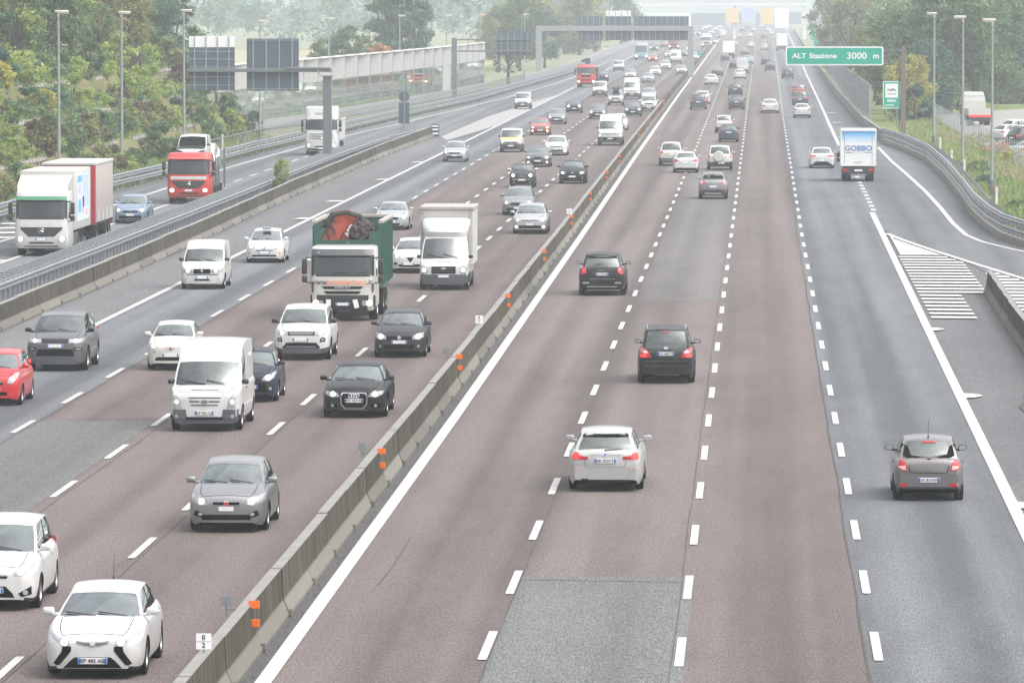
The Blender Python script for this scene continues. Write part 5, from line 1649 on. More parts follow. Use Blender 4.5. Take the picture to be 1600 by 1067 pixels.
def t_red_lorry():
    M = Model(8.0, 2.5, 1.4, 1.2)
    M.L, M.fo = 8.2, 1.4
    y0 = -4.1
    S = M.skin = make_cab(M, 2.5, y0, y0 + 2.2, .40, 1.85, 3.05, .2, .05, .08)
    cab_front(M, 2.5, y0, 1.85, 3.0, .82, 'p_truckred', None)
    M.add('grille', S.patch([(-.7, 1.72), (.7, 1.72), (.6, 1.42), (-.6, 1.42)], 'F', .012, 2).mesh('grille'), 'gap', 2)
    M.add('lower_grille', S.patch(rect(-.6, .6, .95, 1.1, .03), 'F', .012, 2).mesh('lower_grille'), 'gap', 2)
    m = MB()
    for k in range(5):
        m.bbox(-.8 + k * .4 - .12, -.8 + k * .4 + .12, y0 + .3, y0 + .4, 3.04, 3.16, .02)
    M.add('roof_lamp', m.mesh('roof_lamp'), 'lens', 2)
    M.add('letters', S.patch(rect(-.55, .55, 1.78, 1.86), 'F', .014, 1).mesh('letters'), 'sign_white', 2)
    for sg in (1, -1):
        M.add('headlight', S.patch(disc(sg * .98, .82, .12, .1), 'F', .02, 1).mesh('headlight'), 'lamp_lit', 2)
    M.add('lower_trim', S.patch(rect(-1.15, 1.15, .42, .62, .03), 'F', .014, 2).mesh('lower_trim'), 'black_plastic', 2)
    lorry_mirrors(M, 1.25, y0 + .2, 2.0, 2.5)
    chassis(M, 2.5, y0 + .5, 4.0, [y0 + 1.4, y0 + 5.3, y0 + 6.7], twin=(1, 2))
    M.add('crane', MB().bbox(-1.2, 1.55, y0 + 2.5, y0 + 7.5, 1.2, 2.7, .05).bbox(-.2, .5, y0 + 2.4, y0 + 3.2, 2.7, 3.9, .05).tube([(.1, y0 + 2.8, 3.8), (-.6, y0 + 4.5, 3.5)], .18, 6).mesh('crane'), 'p_slate', 2)
    return M


def t_bus():
    M = Model(11.0, 2.5, 2.4, 2.4)
    M.L = 11.0
    y0 = -5.5
    rr = [outline(1.2, y0 + .05, 5.5, .35), outline(1.25, y0, 5.5, .7), outline(1.25, y0, 5.5, 1.6), outline(1.24, y0 + .15, 5.5, 3.0), outline(1.15, y0 + .35, 5.4, 3.4)]
    m = rings_mesh(rr); M.add('body', m.mesh('body', True, 40), 'p_skyblue', 2)
    S = M.skin = Skin(m.v, m.f)
    M.add('windscreen', S.patch(rect(-1.1, 1.1, 1.5, 2.75, .1), 'F', .01, 2).mesh('windscreen'), 'glass_far', 2)
    M.add('destination_board', S.patch(rect(-.6, .6, 2.85, 3.1, .03), 'F', .015, 1).mesh('destination_board'), 'tail_pink', 2)
    for ax in 'PN':
        M.add('side_window', S.patch([(y0 + .8, 1.6), (5.2, 1.6), (5.2, 2.7), (y0 + .8, 2.7)], ax, .01, 2).mesh('side_window'), 'glass_far', 2)
    for sg in (1, -1):
        M.add('headlight', S.patch(disc(sg * .95, .8, .13), 'F', .02, 1).mesh('headlight'), 'lamp_lit', 2)
        for y in (y0 + 2.4, 3.1):
            add_wheel(M, sg * 1.05, y, .5, .35)
    M.add('lower_trim', S.patch(rect(-1.15, 1.15, .4, .6, .03), 'F', .012, 2).mesh('lower_trim'), 'black_plastic', 2)
    return M


def t_artic_rear():
    M = Model(13.0, 2.5, 1.4, 2.8)
    M.L = 13.0
    M.add('cargo_box', MB().bbox(-1.27, 1.27, -4.5, 6.5, 1.1, 3.95, .04).mesh('cargo_box'), 'tarp_white', 2)
    M.add('rear_door', MB().bbox(-1.2, -.02, 6.49, 6.53, 1.2, 3.85, .01).bbox(.02, 1.2, 6.49, 6.53, 1.2, 3.85, .01).mesh('rear_door'), 'sign_white', 2)
    M.add('rear_bumper', MB().bbox(-1.2, 1.2, 6.3, 6.5, .5, 1.05, .03).mesh('rear_bumper'), 'black_plastic', 2)
    M.add('tail_light', MB().box(-1.15, -.7, 6.5, 6.54, .72, .9).box(.7, 1.15, 6.5, 6.54, .72, .9).mesh('tail_light'), 'tail_red', 2)
    chassis(M, 2.5, -6.0, 6.2, [-5.1, -2.0, 2.4, 3.7, 5.0], twin=(1, 2, 3, 4))
    make_cab(M, 2.5, -6.5, -4.6, .4, 1.8, 3.2, .2, .05, .08)
    return M


def t_flatbed():
    """white crew-cab recovery lorry parked with its back to us"""
    M = Model(6.0, 2.2, 1.0, 1.4)
    M.L = 6.4
    S = make_cab(M, 2.2, -3.2, -1.0, .5, 1.6, 2.75, .5, .2, .1)
    M.add('roof_spoiler', rings_mesh([outline(1.0, -2.6, -.95, 2.72), outline(.95, -2.2, -.95, 3.0), outline(.85, -1.9, -1.0, 3.1)]).mesh('roof_spoiler', True), 'paint', 2)
    b = MB().bbox(-1.15, 1.15, -.8, 3.2, .98, 1.1, .02)
    for sg in (-1, 1):
        b.bbox(sg * 1.12 - .03, sg * 1.12 + .03, -.8, 3.2, 1.1, 1.6, .01)
    b.bbox(-1.12, 1.12, 3.14, 3.2, 1.1, 1.6, .01).bbox(-1.12, 1.12, -.8, -.74, 1.1, 2.2, .01)
    M.add('flatbed', b.mesh('flatbed'), 'tarp_white', 2)
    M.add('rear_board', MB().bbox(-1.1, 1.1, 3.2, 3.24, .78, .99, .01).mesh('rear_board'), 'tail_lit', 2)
    M.add('rear_bumper', MB().bbox(-1.05, 1.05, 3.0, 3.2, .45, .76, .02).mesh('rear_bumper'), 'black_plastic', 2)
    chassis(M, 2.2, -2.9, 3.1, [-2.2, 1.8], r=.4, z=.55, twin=(1,))
    lorry_mirrors(M, 1.1, -2.6, 1.6, 2.1)
    M.add('side_stripe', MB().box(-1.105, -1.1, -2.6, -1.1, 1.0, 1.9).box(1.1, 1.105, -2.6, -1.1, 1.0, 1.9).mesh('side_stripe'), 'p_red', 1)
    return M


def t_white_lorry():
    M = Model(8.0, 2.4, 1.4, 1.2)
    M.L, M.fo = 8.0, 1.4
    y0 = -4.0
    S = M.skin = make_cab(M, 2.4, y0, y0 + 2.1, .4, 1.7, 2.9, .25, .05, .08)
    cab_front(M, 2.4, y0, 1.7, 2.9, .8, None, None)
    M.add('grille', S.patch(rect(-.8, .8, 1.0, 1.4, .05), 'F', .012, 2).mesh('grille'), 'gap', 2)
    for sg in (1, -1):
        M.add('headlight', S.patch(disc(sg * .95, .8, .13, .1), 'F', .02, 1).mesh('headlight'), 'lamp_lit', 2)
    M.add('lower_trim', S.patch(rect(-1.1, 1.1, .42, .62, .03), 'F', .014, 2).mesh('lower_trim'), 'black_plastic', 2)
    chassis(M, 2.4, y0 + .5, 3.9, [y0 + 1.4, 2.4], twin=(1,))
    M.add('cargo_box', MB().bbox(-1.22, 1.22, y0 + 2.2, 4.0, 1.0, 3.4, .04).mesh('cargo_box'), 'paint', 2)
    M.add('tail_light', MB().box(-1.1, -.7, 4.0, 4.04, .72, .9).box(.7, 1.1, 4.0, 4.04, .72, .9).mesh('tail_light'), 'tail_red', 2)
    M.add('rear_door', MB().bbox(-1.15, 1.15, 4.0, 4.03, 1.1, 3.3, .01).mesh('rear_door'), 'sign_white', 2)
    return M


TRUCKS.update(box_lorry=t_box_lorry, trailer=t_trailer, car_carrier=t_car_carrier, tipper=t_tipper, skip_lorry=t_skip_lorry, luton=t_luton, box_rear=t_box_rear,
              red_lorry=t_red_lorry, bus=t_bus, artic_rear=t_artic_rear, flatbed=t_flatbed, white_lorry=t_white_lorry)

# ------------------------------------------------------------------ ground, roads and painted lines
def seg(y0, y1, n):
    return [y0 + (y1 - y0) * i / n for i in range(n + 1)]


YS = sorted(set(seg(60, 400, 34) + seg(400, 1200, 40) + seg(1200, 4200, 30)))
L_EDGE = [(-8.66, 60), (-8.68, 170), (-8.93, 298), (-9.32, 448), (-9.9, 732), (-10.5, 1143), (-12.5, 2500), (-15, 4300)]
R_A = [(-5.0, 60), (-5.0, 470), (-5.15, 720), (-5.6, 1200), (-6.8, 2500), (-8, 4300)]
R_B = [(-1.42, 60), (-1.4, 240), (-1.3, 480), (-1.25, 720), (-1.0, 1200), (0, 4300)]
R_C = [(2.2, 60), (2.2, 300), (2.45, 606), (2.9, 876), (3.4, 1300), (5, 2500), (7, 4300)]
R_D = [(5.95, 60), (6.02, 134), (6.12, 200), (6.3, 304), (6.45, 400), (6.6, 521), (6.9, 648), (7.4, 912), (8.9, 1536), (9.9, 2039), (14, 4300)]
G1 = [(-13.42, 60), (-13.45, 300), (-13.9, 700), (-14.8, 1200), (-17, 2500), (-20, 4300)]
G2 = [(-16.95, 60), (-17.0, 300), (-17.4, 700), (-18.4, 1200), (-21, 2500), (-24, 4300)]
G3 = [(-20.55, 60), (-20.6, 300), (-20.9, 700), (-22, 1200), (-25, 2500), (-28, 4300)]
G4 = [(-24.3, 60), (-24.35, 300), (-24.5, 500), (-24.7, 760), (-26, 1200), (-29.5, 2500), (-33, 4300)]
G5 = [(-40.6, 60), (-40.9, 347), (-39.7, 394), (-38.8, 459), (-36.1, 573), (-32.8, 686), (-29.8, 925), (-30.5, 1300), (-33, 2500), (-36.5, 4300)]
R_W = [(12.5, 60), (12.4, 300), (12.0, 340), (12.2, 440), (10.2, 498), (9.5, 560), (9.3, 700), (9.6, 900), (11, 1600), (13, 2500), (17, 4300)]


def sheet(name, mat, fl, fr, y0, y1, z, kind='structure'):
    ys = [y for y in YS if y0 < y < y1]
    ys = [y0] + ys + [y1]
    fa = fl if callable(fl) else (lambda y: lerp_pts(fl, y))
    fb = fr if callable(fr) else (lambda y: lerp_pts(fr, y))
    return MB().strip([(fa(y), y, z) for y in ys][::-1], [(fb(y), y, z) for y in ys][::-1]).obj(name, MAT[mat], kind=kind)


MB().add([(-900, -80, -.12), (900, -80, -.12), (900, 4700, -.12), (-900, 4700, -.12)], [(0, 1, 2, 3)]).obj('ground', MAT['meadow'], kind='structure')
RAMP_R = lambda y: 12.4 + (300 - y) ** 2 * .0007 + 6 if y < 300 else lerp_pts(R_W, y) + .4
sheet('road', 'asphalt_shoulder', lambda y: lerp_pts(G5, y) - .4, RAMP_R, 60, 4300, -.02)
off = lambda P, d: (lambda y: lerp_pts(P, y) + d)
sheet('lane_surface', 'asphalt_brown', off(L_EDGE, -.9), off(R_A, .1), 60, 4200, 0.0)
sheet('lane_surface', 'asphalt_brown', off(R_A, .1), off(R_B, .12), 60, 4200, .002)
sheet('lane_surface', 'asphalt_brown', off(R_B, .12), off(R_C, -.22), 60, 4200, .0)
sheet('lane_surface', 'asphalt_grey', off(R_C, -.22), off(R_D, .1), 60, 4200, .002)
sheet('lane_patch', 'asphalt_patch', off(R_A, .12), off(R_B, .10), 60, 123.2, .008)
sheet('lane_patch', 'asphalt_worn', off(R_A, .2), off(R_B, .05), 236, 410, .008)
sheet('lane_surface', 'asphalt_brown_left', off(G1, -.1), off(L_EDGE, -.95), 60, 4200, .0)
sheet('lane_surface', 'asphalt_brown_left', off(G2, -.12), off(G1, -.1), 60, 4200, .002)
sheet('lane_surface', 'asphalt_brown_left', off(G3, .12), off(G2, -.12), 60, 4200, .0)
sheet('lane_patch', 'asphalt_patch', off(G3, .14), off(G2, -.14), 60, 168.3, .008)
sheet('lane_surface', 'asphalt_grey', off(G4, .1), off(G3, .12), 60, 4200, .002)
sheet('ramp_surface', 'asphalt_grey', lambda y: lerp_pts(G5, y) + 1.2, lambda y: min(lerp_pts(G4, y) - .3, -31.0) if y < 520 else lerp_pts(G4, y) - .3, 60, 1100, .002)
sheet('ramp_surface', 'asphalt_grey', lambda y: 10.0 + (265 - y) * .005 if y < 265 else (6.5 + 3.5 * max(0, (304 - y) / 39) if y < 304 else lerp_pts(R_D, y) + .15), lambda y: RAMP_R(y) - .8, 60, 470, .002)

# seams between the lane beds, and old cracks
m = MB()
def wob(P, d, y0, y1, w=.012, z=.014, s=1, amp=.018):
    ys = []
    y = y0
    while y < y1:
        ys.append(y); y += 3.0 if y < 350 else 12
    a, b = [], []
    r_ = random.Random(s)
    q = 0
    for y in ys:
        q = q * .7 + r_.uniform(-amp, amp)
        x = lerp_pts(P, y) + d + q
        ww = w * r_.uniform(.6, 1.3)
        a.append((x - ww, y, z)); b.append((x + ww, y, z))
    m.strip(a[::-1], b[::-1])
wob(R_A, .1, 60, 420, s=3); wob(R_B, -.16, 60, 420, s=4); wob(R_C, -.22, 60, 420, w=.02, s=5, amp=.02); wob(G1, .17, 60, 420, s=6, amp=.02); wob(G2, .2, 60, 420, s=7, amp=.02); wob(G3, .2, 60, 420, s=8, amp=.02)
for (u0, v0), (u1, v1) in (((640, 842), (615, 884)), ((615, 884), (590, 915)), ((810, 906), (1068, 910)), ((100, 657), (250, 655))):
    x0, y0 = at(u0, v0); x1, y1 = at(u1, v1)
    n = Vector((y1 - y0, x0 - x1, 0)).normalized() * (.010 if abs(x1 - x0) < 1 else .03)
    m.strip([(x0 - n.x, y0 - n.y, .015), (x1 - n.x, y1 - n.y, .015)], [(x0 + n.x, y0 + n.y, .015), (x1 + n.x, y1 + n.y, .015)])
m.obj('road_seams', MAT['seam'], kind='structure')

# painted lines
def line(mb, P, y0, y1, w, z=.022, d=0.0):
    ys = [y0] + [y for y in YS if y0 < y < y1] + [y1]
    mb.strip([(lerp_pts(P, y) + d - w / 2, y, z) for y in ys][::-1], [(lerp_pts(P, y) + d + w / 2, y, z) for y in ys][::-1])


mk = MB()
def dashes(P, phase, y0, y1, ln=4.9, w=.17, per=12.0):
    y = phase
    r_ = random.Random(int(phase * 10))
    while y < y1:
        if y > y0:
            j = r_.uniform(-.12, .12)
            a, b = y - ln / 2 + j, y + ln / 2 + j
            xa, xb = lerp_pts(P, a), lerp_pts(P, b)
            c = .025
            mk.add([(xa - w / 2 + c, a, .022), (xa + w / 2 - c, a, .022), (xa + w / 2, a + .07, .022), (xb + w / 2, b - .07, .022), (xb + w / 2 - c, b, .022), (xb - w / 2 + c, b, .022), (xb - w / 2, b - .07, .022), (xa - w / 2, a + .07, .022)], [tuple(range(8))])
        y += per
dashes(R_A, 74.0, 60, 1600); dashes(R_B, 73.0, 60, 1600); dashes(R_C, 74.2, 60, 1600)
dashes(G1, 69.3, 60, 1600); dashes(G2, 72.8, 60, 1600); dashes(G3, 69.8, 60, 1600)
dashes([(p[0] + .15, p[1]) for p in R_D], 338, 330, 480, 3.1, .28, 6.2)
mk.obj('lane_dashes', MAT['road_paint'], kind='structure')
sl = MB()
line(sl, L_EDGE, 60, 4200, .30)
line(sl, R_D, 60, 334, .30)
line(sl, R_D, 484, 4200, .28)
line(sl, G4, 60, 4200, .24)
RAMPL = [(-37.3, 60), (-37.3, 367), (-37.5, 425), (-36.4, 500), (-34.5, 560), (-31.8, 660), (-29.4, 760), (-27.9, 900), (-28.5, 1100)]
line(sl, RAMPL, 200, 1100, .22)
line(sl, [(-34.3, 60), (-34.3, 340), (-34.2, 560)], 60, 345, .22)
for k in range(9):
    y = 352 + 12 * k
    line(sl, [(-34.3, 60), (-34.2, 560)], y, y + 6, .18)
RR = [(9.6, 480), (9.75, 440), (10.1, 403), (10.35, 370), (10.4, 342), (10.35, 318), (10.5, 302), (11.0, 294), (12.0, 286), (13.6, 276), (17, 258), (22, 235)]
a, b = [], []
for i, (x, y) in enumerate(RR):
    p, q = RR[max(0, i - 1)], RR[min(len(RR) - 1, i + 1)]
    t = Vector((q[0] - p[0], q[1] - p[1], 0)).normalized() * .13
    a.append((x - t.y, y + t.x, .024)); b.append((x + t.y, y - t.x, .024))
sl.strip(a, b)
sl.obj('edge_lines', MAT['road_paint'], kind='structure')
# gore on the right: solid nose, then bars
gm = MB()
gx = lambda y: 6.40 + max(0, 304 - y) ** 1.12 * .062
gl = [(6.42, 304), (gx(296), 296), (gx(290), 290), (gx(284), 284), (gx(278), 278), (gx(270), 270), (gx(262), 262), (gx(250), 250), (gx(235), 235), (gx(215), 215)]
a = [(x - .05, y, .026) for x, y in gl]; b = [(x + .25, y, .026) for x, y in gl]
gm.strip(a, b)
ys = [302, 297, 292, 287, 282.5, 278.5]
gm.strip([(6.62, y, .0265) for y in ys], [(max(6.64, gx(y) - .18), y, .0265) for y in ys])
y = 276.5
while y > 222:
    x1 = min(gx(y) - .2, 9.3) if y > 243 else 8.2
    gm.add([(6.5, y - .75, .026), (x1, y - 1.0, .026), (x1, y + .45, .026), (6.5, y + .70, .026)], [(0, 1, 2, 3)])
    if y < 262:
        gm.add([(9.9, y - .9, .026), (gx(y) - .2, y - 1.0, .026), (gx(y) - .2, y + .45, .026), (9.9, y + .55, .026)], [(0, 1, 2, 3)])
    y -= 2.75
for u, v in ((1462, 515), (1519, 619), (1593, 790)):               # half-moon stubs beside the edge line
    x, yy = at(u, v)
    gm.add([(x - .28, yy - 1.1, .026), (x + .05, yy - .9, .026), (x + .30, yy - .2, .026), (x + .30, yy + .3, .026), (x + .05, yy + .9, .026), (x - .28, yy + 1.1, .026)], [(0, 1, 2, 3, 4, 5)])
for u, v in ((1305, 192), (1297, 177), (1315, 215), (1330, 255)):
    x, yy = at(u, v)
    gm.add([(x - .3, yy - 1.5, .026), (x + .6, yy - 1.5, .026), (x + .6, yy + 1.5, .026), (x - .3, yy + 1.5, .026)], [(0, 1, 2, 3)])
# gore and hatching on the left
for k in range(7):
    y = 275 + k * 6.5
    gm.add([(-40.2, y, .026), (-37.5, y + 1.5, .026), (-37.5, y + 3.6, .026), (-40.2, y + 2.1, .026)], [(0, 1, 2, 3)])
gm.add([(-40.3, 270, .026), (-34.4, 270, .026), (-34.4, 271.6, .026), (-40.3, 271.6, .026)], [(0, 1, 2, 3)])
for u, v in ((478, 342), (525, 315), (600, 281), (655, 254)):
    x, yy = at(u, v)
    gm.add([(x - .6, yy - 1.2, .026), (x + .3, yy - 1.2, .026), (x + .5, yy + 1.2, .026), (x - .4, yy + 1.2, .026)], [(0, 1, 2, 3)])
gm.obj('gore_markings', MAT['road_paint'], kind='structure')
MB().strip([(-27.4, 514, .024), (-27.4, 600, .024), (-25.9, 690, .024), (-24.8, 740, .024)], [(-26.2, 500, .024), (-24.6, 560, .024), (-24.7, 690, .024), (-24.75, 740, .024)]).obj('gore_paint', MAT['worn_paint'], kind='structure')
# damaged surface on the right shoulder, leaf litter along the barrier
x, y = at(1598, 630)
MB().add([(x + .7 + (.85 + .25 * math.sin(k * 5.3)) * math.cos(k * .349), y + (5 + 1.6 * math.sin(k * 3.1)) * math.sin(k * .349), .012) for k in range(18)], [tuple(range(18))]).obj('shoulder_patch', MAT['asphalt_dark'], kind='structure')
m = MB()
r_ = random.Random(5)
for i in range(1500):
    yy = 95 + r_.random() ** 1.6 * 260
    xx = lerp_pts(L_EDGE, yy) - .20 - abs(r_.gauss(.08, .07))
    if r_.random() < .25:
        xx, yy = lerp_pts([(-27.1, 60), (-27.1, 300), (-28, 450)], yy) + abs(r_.gauss(0, .25)) + .05, yy + 90
    s, a_ = r_.uniform(.01, .035), r_.uniform(0, 6)
    c, sn = math.cos(a_) * s, math.sin(a_) * s
    h = r_.uniform(.008, .03)
    m.add([(xx - c, yy - sn * 2, .012), (xx + sn, yy - c * 2, .02), (xx + c, yy + sn * 2, .015 + h)], [(0, 1, 2)])
m.obj('roadside_litter', MAT['debris'], kind='stuff')
sheet('gutter_strip', 'asphalt_dark', off(L_EDGE, -.45), off(L_EDGE, -.14), 60, 900, .006)

# ------------------------------------------------------------------ concrete barriers
PROF = [(-.26, 0), (-.26, .07), (-.145, .34), (-.105, .93), (.105, .93), (.145, .34), (.26, .07), (.26, 0)]


def barrier(name, label, path, y0, y1, group=None, step=6.2, rest=None, near=60, prof=PROF):
    root = empty(name, (0, 0, 0), label=label, cat='barrier', group=group)
    y, k = y0, 0
    rb = random.Random(int(y0))
    rest_mb = MB()
    while y < y1:
        gap = .08
        a, b = y + gap, min(y + step, y1)
        xa, xb = lerp_pts(path, a), lerp_pts(path, b)
        dz = rb.uniform(-.012, .012); dx = rb.uniform(-.012, .012)
        n = len(prof)
        t = MB()
        t.v = [(xa + px + dx, a, pz + dz) for px, pz in prof] + [(xb + px + dx, b, pz + dz) for px, pz in prof]
        t.f = [(i, i + 1, n + i + 1, n + i) for i in range(n - 1)] + [tuple(range(n))[::-1], tuple(range(n, 2 * n))]
        # steel tie across the joint, near the foot and at the top
        if k < near:
            t.box(xa + .22, xa + .31, a - .16, a + .10, .05, .16)
            o = link('barrier_block', t.mesh('barrier_block'), MAT['concrete_stained'], root)
            cap = MB().box(xa - .103 + dx, xa + .103 + dx, a + .01, b - .01, .93 + dz, .945 + dz)
            link('coping', cap.mesh('coping'), MAT['concrete_top'], o)
        else:
            rest_mb.add(t.v, t.f)
        y += step; k += 1
    if rest_mb.v:
        setp(link('barrier_blocks', rest_mb.mesh('barrier_blocks'), MAT['concrete_stained'], root), kind='stuff')
    return root


def mat_stained():
    """weathered precast concrete: vertical algae streaks on the upright face, bare foot"""
    m, nt, n, l, b = nodes_of('concrete_stained')
    b.inputs['Roughness'].default_value = 0.9
    b.inputs['Specular IOR Level'].default_value = 0.2
    tc = n.new('ShaderNodeTexCoord')
    mp = n.new('ShaderNodeMapping'); mp.inputs['Scale'].default_value = (1.5, 1.6, .12); l.new(tc.outputs['Object'], mp.inputs[0])
    nz = n.new('ShaderNodeTexNoise'); nz.inputs['Scale'].default_value = 3.2; nz.inputs['Detail'].default_value = 7; nz.inputs['Roughness'].default_value = .7
    l.new(mp.outputs[0], nz.inputs['Vector'])
    sp = n.new('ShaderNodeSeparateXYZ'); l.new(tc.outputs['Object'], sp.inputs[0])
    ge = n.new('ShaderNodeNewGeometry'); sn = n.new('ShaderNodeSeparateXYZ'); l.new(ge.outputs['Normal'], sn.inputs[0])
    # moss and grime sit on the upright face; the splayed foot is scoured pale
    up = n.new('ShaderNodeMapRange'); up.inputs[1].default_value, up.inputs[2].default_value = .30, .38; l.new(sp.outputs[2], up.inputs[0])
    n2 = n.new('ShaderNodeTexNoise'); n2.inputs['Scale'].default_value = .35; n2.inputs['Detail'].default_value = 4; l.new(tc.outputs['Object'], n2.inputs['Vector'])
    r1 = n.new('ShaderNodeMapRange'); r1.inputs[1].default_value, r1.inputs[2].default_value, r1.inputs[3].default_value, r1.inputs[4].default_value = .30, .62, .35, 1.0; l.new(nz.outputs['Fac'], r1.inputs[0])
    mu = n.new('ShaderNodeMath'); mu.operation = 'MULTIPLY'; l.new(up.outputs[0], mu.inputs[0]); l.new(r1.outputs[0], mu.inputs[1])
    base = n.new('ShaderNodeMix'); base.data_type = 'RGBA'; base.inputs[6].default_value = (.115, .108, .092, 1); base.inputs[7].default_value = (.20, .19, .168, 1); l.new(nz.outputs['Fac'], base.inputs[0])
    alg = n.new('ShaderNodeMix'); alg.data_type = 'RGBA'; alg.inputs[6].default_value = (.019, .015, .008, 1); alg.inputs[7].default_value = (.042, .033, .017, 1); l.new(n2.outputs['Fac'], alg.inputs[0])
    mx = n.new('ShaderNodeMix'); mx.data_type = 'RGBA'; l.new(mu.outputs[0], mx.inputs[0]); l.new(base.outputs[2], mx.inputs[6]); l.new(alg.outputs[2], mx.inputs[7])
    oi = n.new('ShaderNodeObjectInfo'); hv = n.new('ShaderNodeHueSaturation'); vr = n.new('ShaderNodeMapRange'); vr.inputs[3].default_value, vr.inputs[4].default_value = .78, 1.2
    l.new(oi.outputs['Random'], vr.inputs[0]); l.new(vr.outputs[0], hv.inputs['Value']); l.new(mx.outputs[2], hv.inputs['Color'])
    l.new(hv.outputs[0], b.inputs['Base Color'])
    MAT['concrete_stained'] = m


mat_stained()
MED = [(p[0] - .68, p[1]) for p in L_EDGE]
barrier('concrete_barrier', 'long stained concrete barrier with orange reflectors dividing the two carriageways', MED, 53, 2000, near=95)
LJ = [(-27.6, 60), (-27.5, 243), (-27.8, 300), (-28.3, 354), (-28.6, 450), (-28.2, 515)]
barrier('concrete_barrier', 'weathered concrete barrier in front of the lattice guard rail on the left shoulder', LJ, 170, 513, near=60)
RJ = [(9.2, 60), (9.2, 207), (9.42, 243)]
barrier('concrete_barrier', 'short concrete barrier rising from the striped gore at right', RJ, 150, 243, near=30)

# orange reflectors and number plates on the median barrier
pr = MB().box(-.02, .02, -.02, .02, 0, .42).mesh('post')
pl_ = MB().bbox(-.105, .105, -.03, -.015, .0, .15, .01).mesh('reflector')
for k, (u, v) in enumerate(((397, 947), (597, 707), (717, 559), (798, 464), (854, 394), (898, 340), (931, 303), (956, 270), (975, 245), (1002, 205), (1019, 186), (1032, 172), (1045, 158), (1057, 144))):
    x, y = at(u, v, .92)
    x = lerp_pts(MED, y) + .17
    near_lab = ('nearest the white saloon', 'beside the grey hatchback', 'beside the dark executive saloon', 'beside the black off-roader', 'ahead of the black off-roader', 'opposite the silver estate')
    lab = 'double orange reflector post on the median barrier ' + (near_lab[k] if k < 6 else 'far along the road')
    root = empty('delineator_post', (x, y, .52), label=lab, cat='reflector', group='orange reflector posts on the median barrier')
    link('post', pr, MAT['gantry_grey'], root)
    for z in (.36, .02):
        o = link('reflector', pl_, MAT['orange'], root); o.location = (0, 0, z)
for k, (u, v, t, lab) in enumerate(((323, 1003, 'II\n2', 'small white number plate reading II 2 at the near end of the median barrier'), (752, 500, 'II\n1', 'small white number plate on the median barrier beside the dark hatchback'),
                                    (897, 331, 'I\n9', 'faint white number plate on the median barrier farther along'))):
    x, y = at(u, v, 1.12)
    x = lerp_pts(MED, y) - .02
    root = empty('marker_plate', (x, y, .94), label=lab, cat='sign', group='number plates on the median barrier')
    link('post', MB().box(-.015, .015, 0, .03, -.2, .1).mesh('post'), MAT['galvanised'], root)
    p = link('plate', MB().bbox(-.13, .13, -.012, 0, .06, .33, .005).mesh('plate'), MAT['sign_white'], root)
    me = text_mesh(t.split('\n')[0], .12, .003, .001); me.transform(Matrix.Translation((0, -.015, .26)))
    link('plate_number', me, MAT['plate_ink'], p)
    me = text_mesh(t.split('\n')[1], .12, .003, .001); me.transform(Matrix.Translation((0, -.015, .13)))
    link('plate_number', me, MAT['plate_ink'], p)
    link('plate_line', MB().box(-.12, .12, -.015, -.013, .192, .197).mesh('plate_line'), MAT['plate_ink'], p)
for u, v, lab in ((370, 940, 'grey steel plate seen edge-on behind the nearest orange reflector'), (577, 699, 'grey steel plate behind the second orange reflector'), (700, 549, 'grey steel plate behind the third orange reflector')):
    x, y = at(u, v, 1.05)
    x = lerp_pts(MED, y) - .30
    root = empty('marker_plate', (x, y, .8), label=lab, cat='sign', group='number plates on the median barrier')
    link('post', MB().box(-.015, .015, 0, .03, 0, .25).box(0, .2, 0, .03, .1, .13).mesh('post'), MAT['galvanised'], root)
    link('plate', MB().bbox(-.10, .10, .03, .04, .18, .36, .004).mesh('plate'), MAT['galvanised'], root)

# ------------------------------------------------------------------ steel guard rails
WB = [(-.0, .0), (.07, .04), (.07, .10), (0, .15), (.07, .20), (.07, .26), (0, .31)]


def rail(mb, path, y0, y1, x_off, z0, face=1, step=4.0):
    """W-beam along a path of (x, y) by y"""
    ys = list(np.arange(y0, y1 + .01, step))
    for i in range(len(ys) - 1):
        pass
    n = len(WB)
    vs, fs = [], []
    for y in ys:
        x = lerp_pts(path, y) + x_off
        vs += [(x + face * a, y, z0 + b) for a, b in WB]
    for i in range(len(ys) - 1):
        for k in range(n - 1):
            fs.append((i * n + k, i * n + k + 1, (i + 1) * n + k + 1, (i + 1) * n + k))
    mb.add(vs, fs)


def pieces(name, mb, n, mat, root, inv=None, keep=100):
    """every n verts of mb is one piece: the nearest as parts, the rest as one"""
    k = len(mb.v) // n
    nf = len(mb.f) // k
    order = sorted(range(k), key=lambda i: mb.v[i * n][1])
    rest = MB()
    for q, i in enumerate(order):
        vs = mb.v[i * n:(i + 1) * n]
        fs = [tuple(a - i * n for a in f) for f in mb.f[i * nf:(i + 1) * nf]]
        t = MB().add(vs, fs) if q < keep else rest.add(vs, fs)
        if q < keep:
            me = t.mesh(name)
            if inv: me.transform(inv)
            link(name, me, MAT[mat], root)
    if rest.v:
        me = rest.mesh(name + 's')
        if inv: me.transform(inv)
        setp(link(name + 's', me, MAT[mat], root), kind='stuff')


def guard(name, label, path, y0, y1, mk_parts):
    root = empty(name, (lerp_pts(path, y0), y0, 0), label=label, cat='guard rail')
    inv = Matrix.Translation((-lerp_pts(path, y0), -y0, 0))
    for nm, mb, mt in mk_parts:
        if nm in ('post', 'spacer', 'baluster'):
            pieces(nm, mb, 8, mt, root, inv)
            continue
        me = mb.mesh(nm)
        me.transform(inv)
        link(nm, me, MAT[mt], root)
    return root


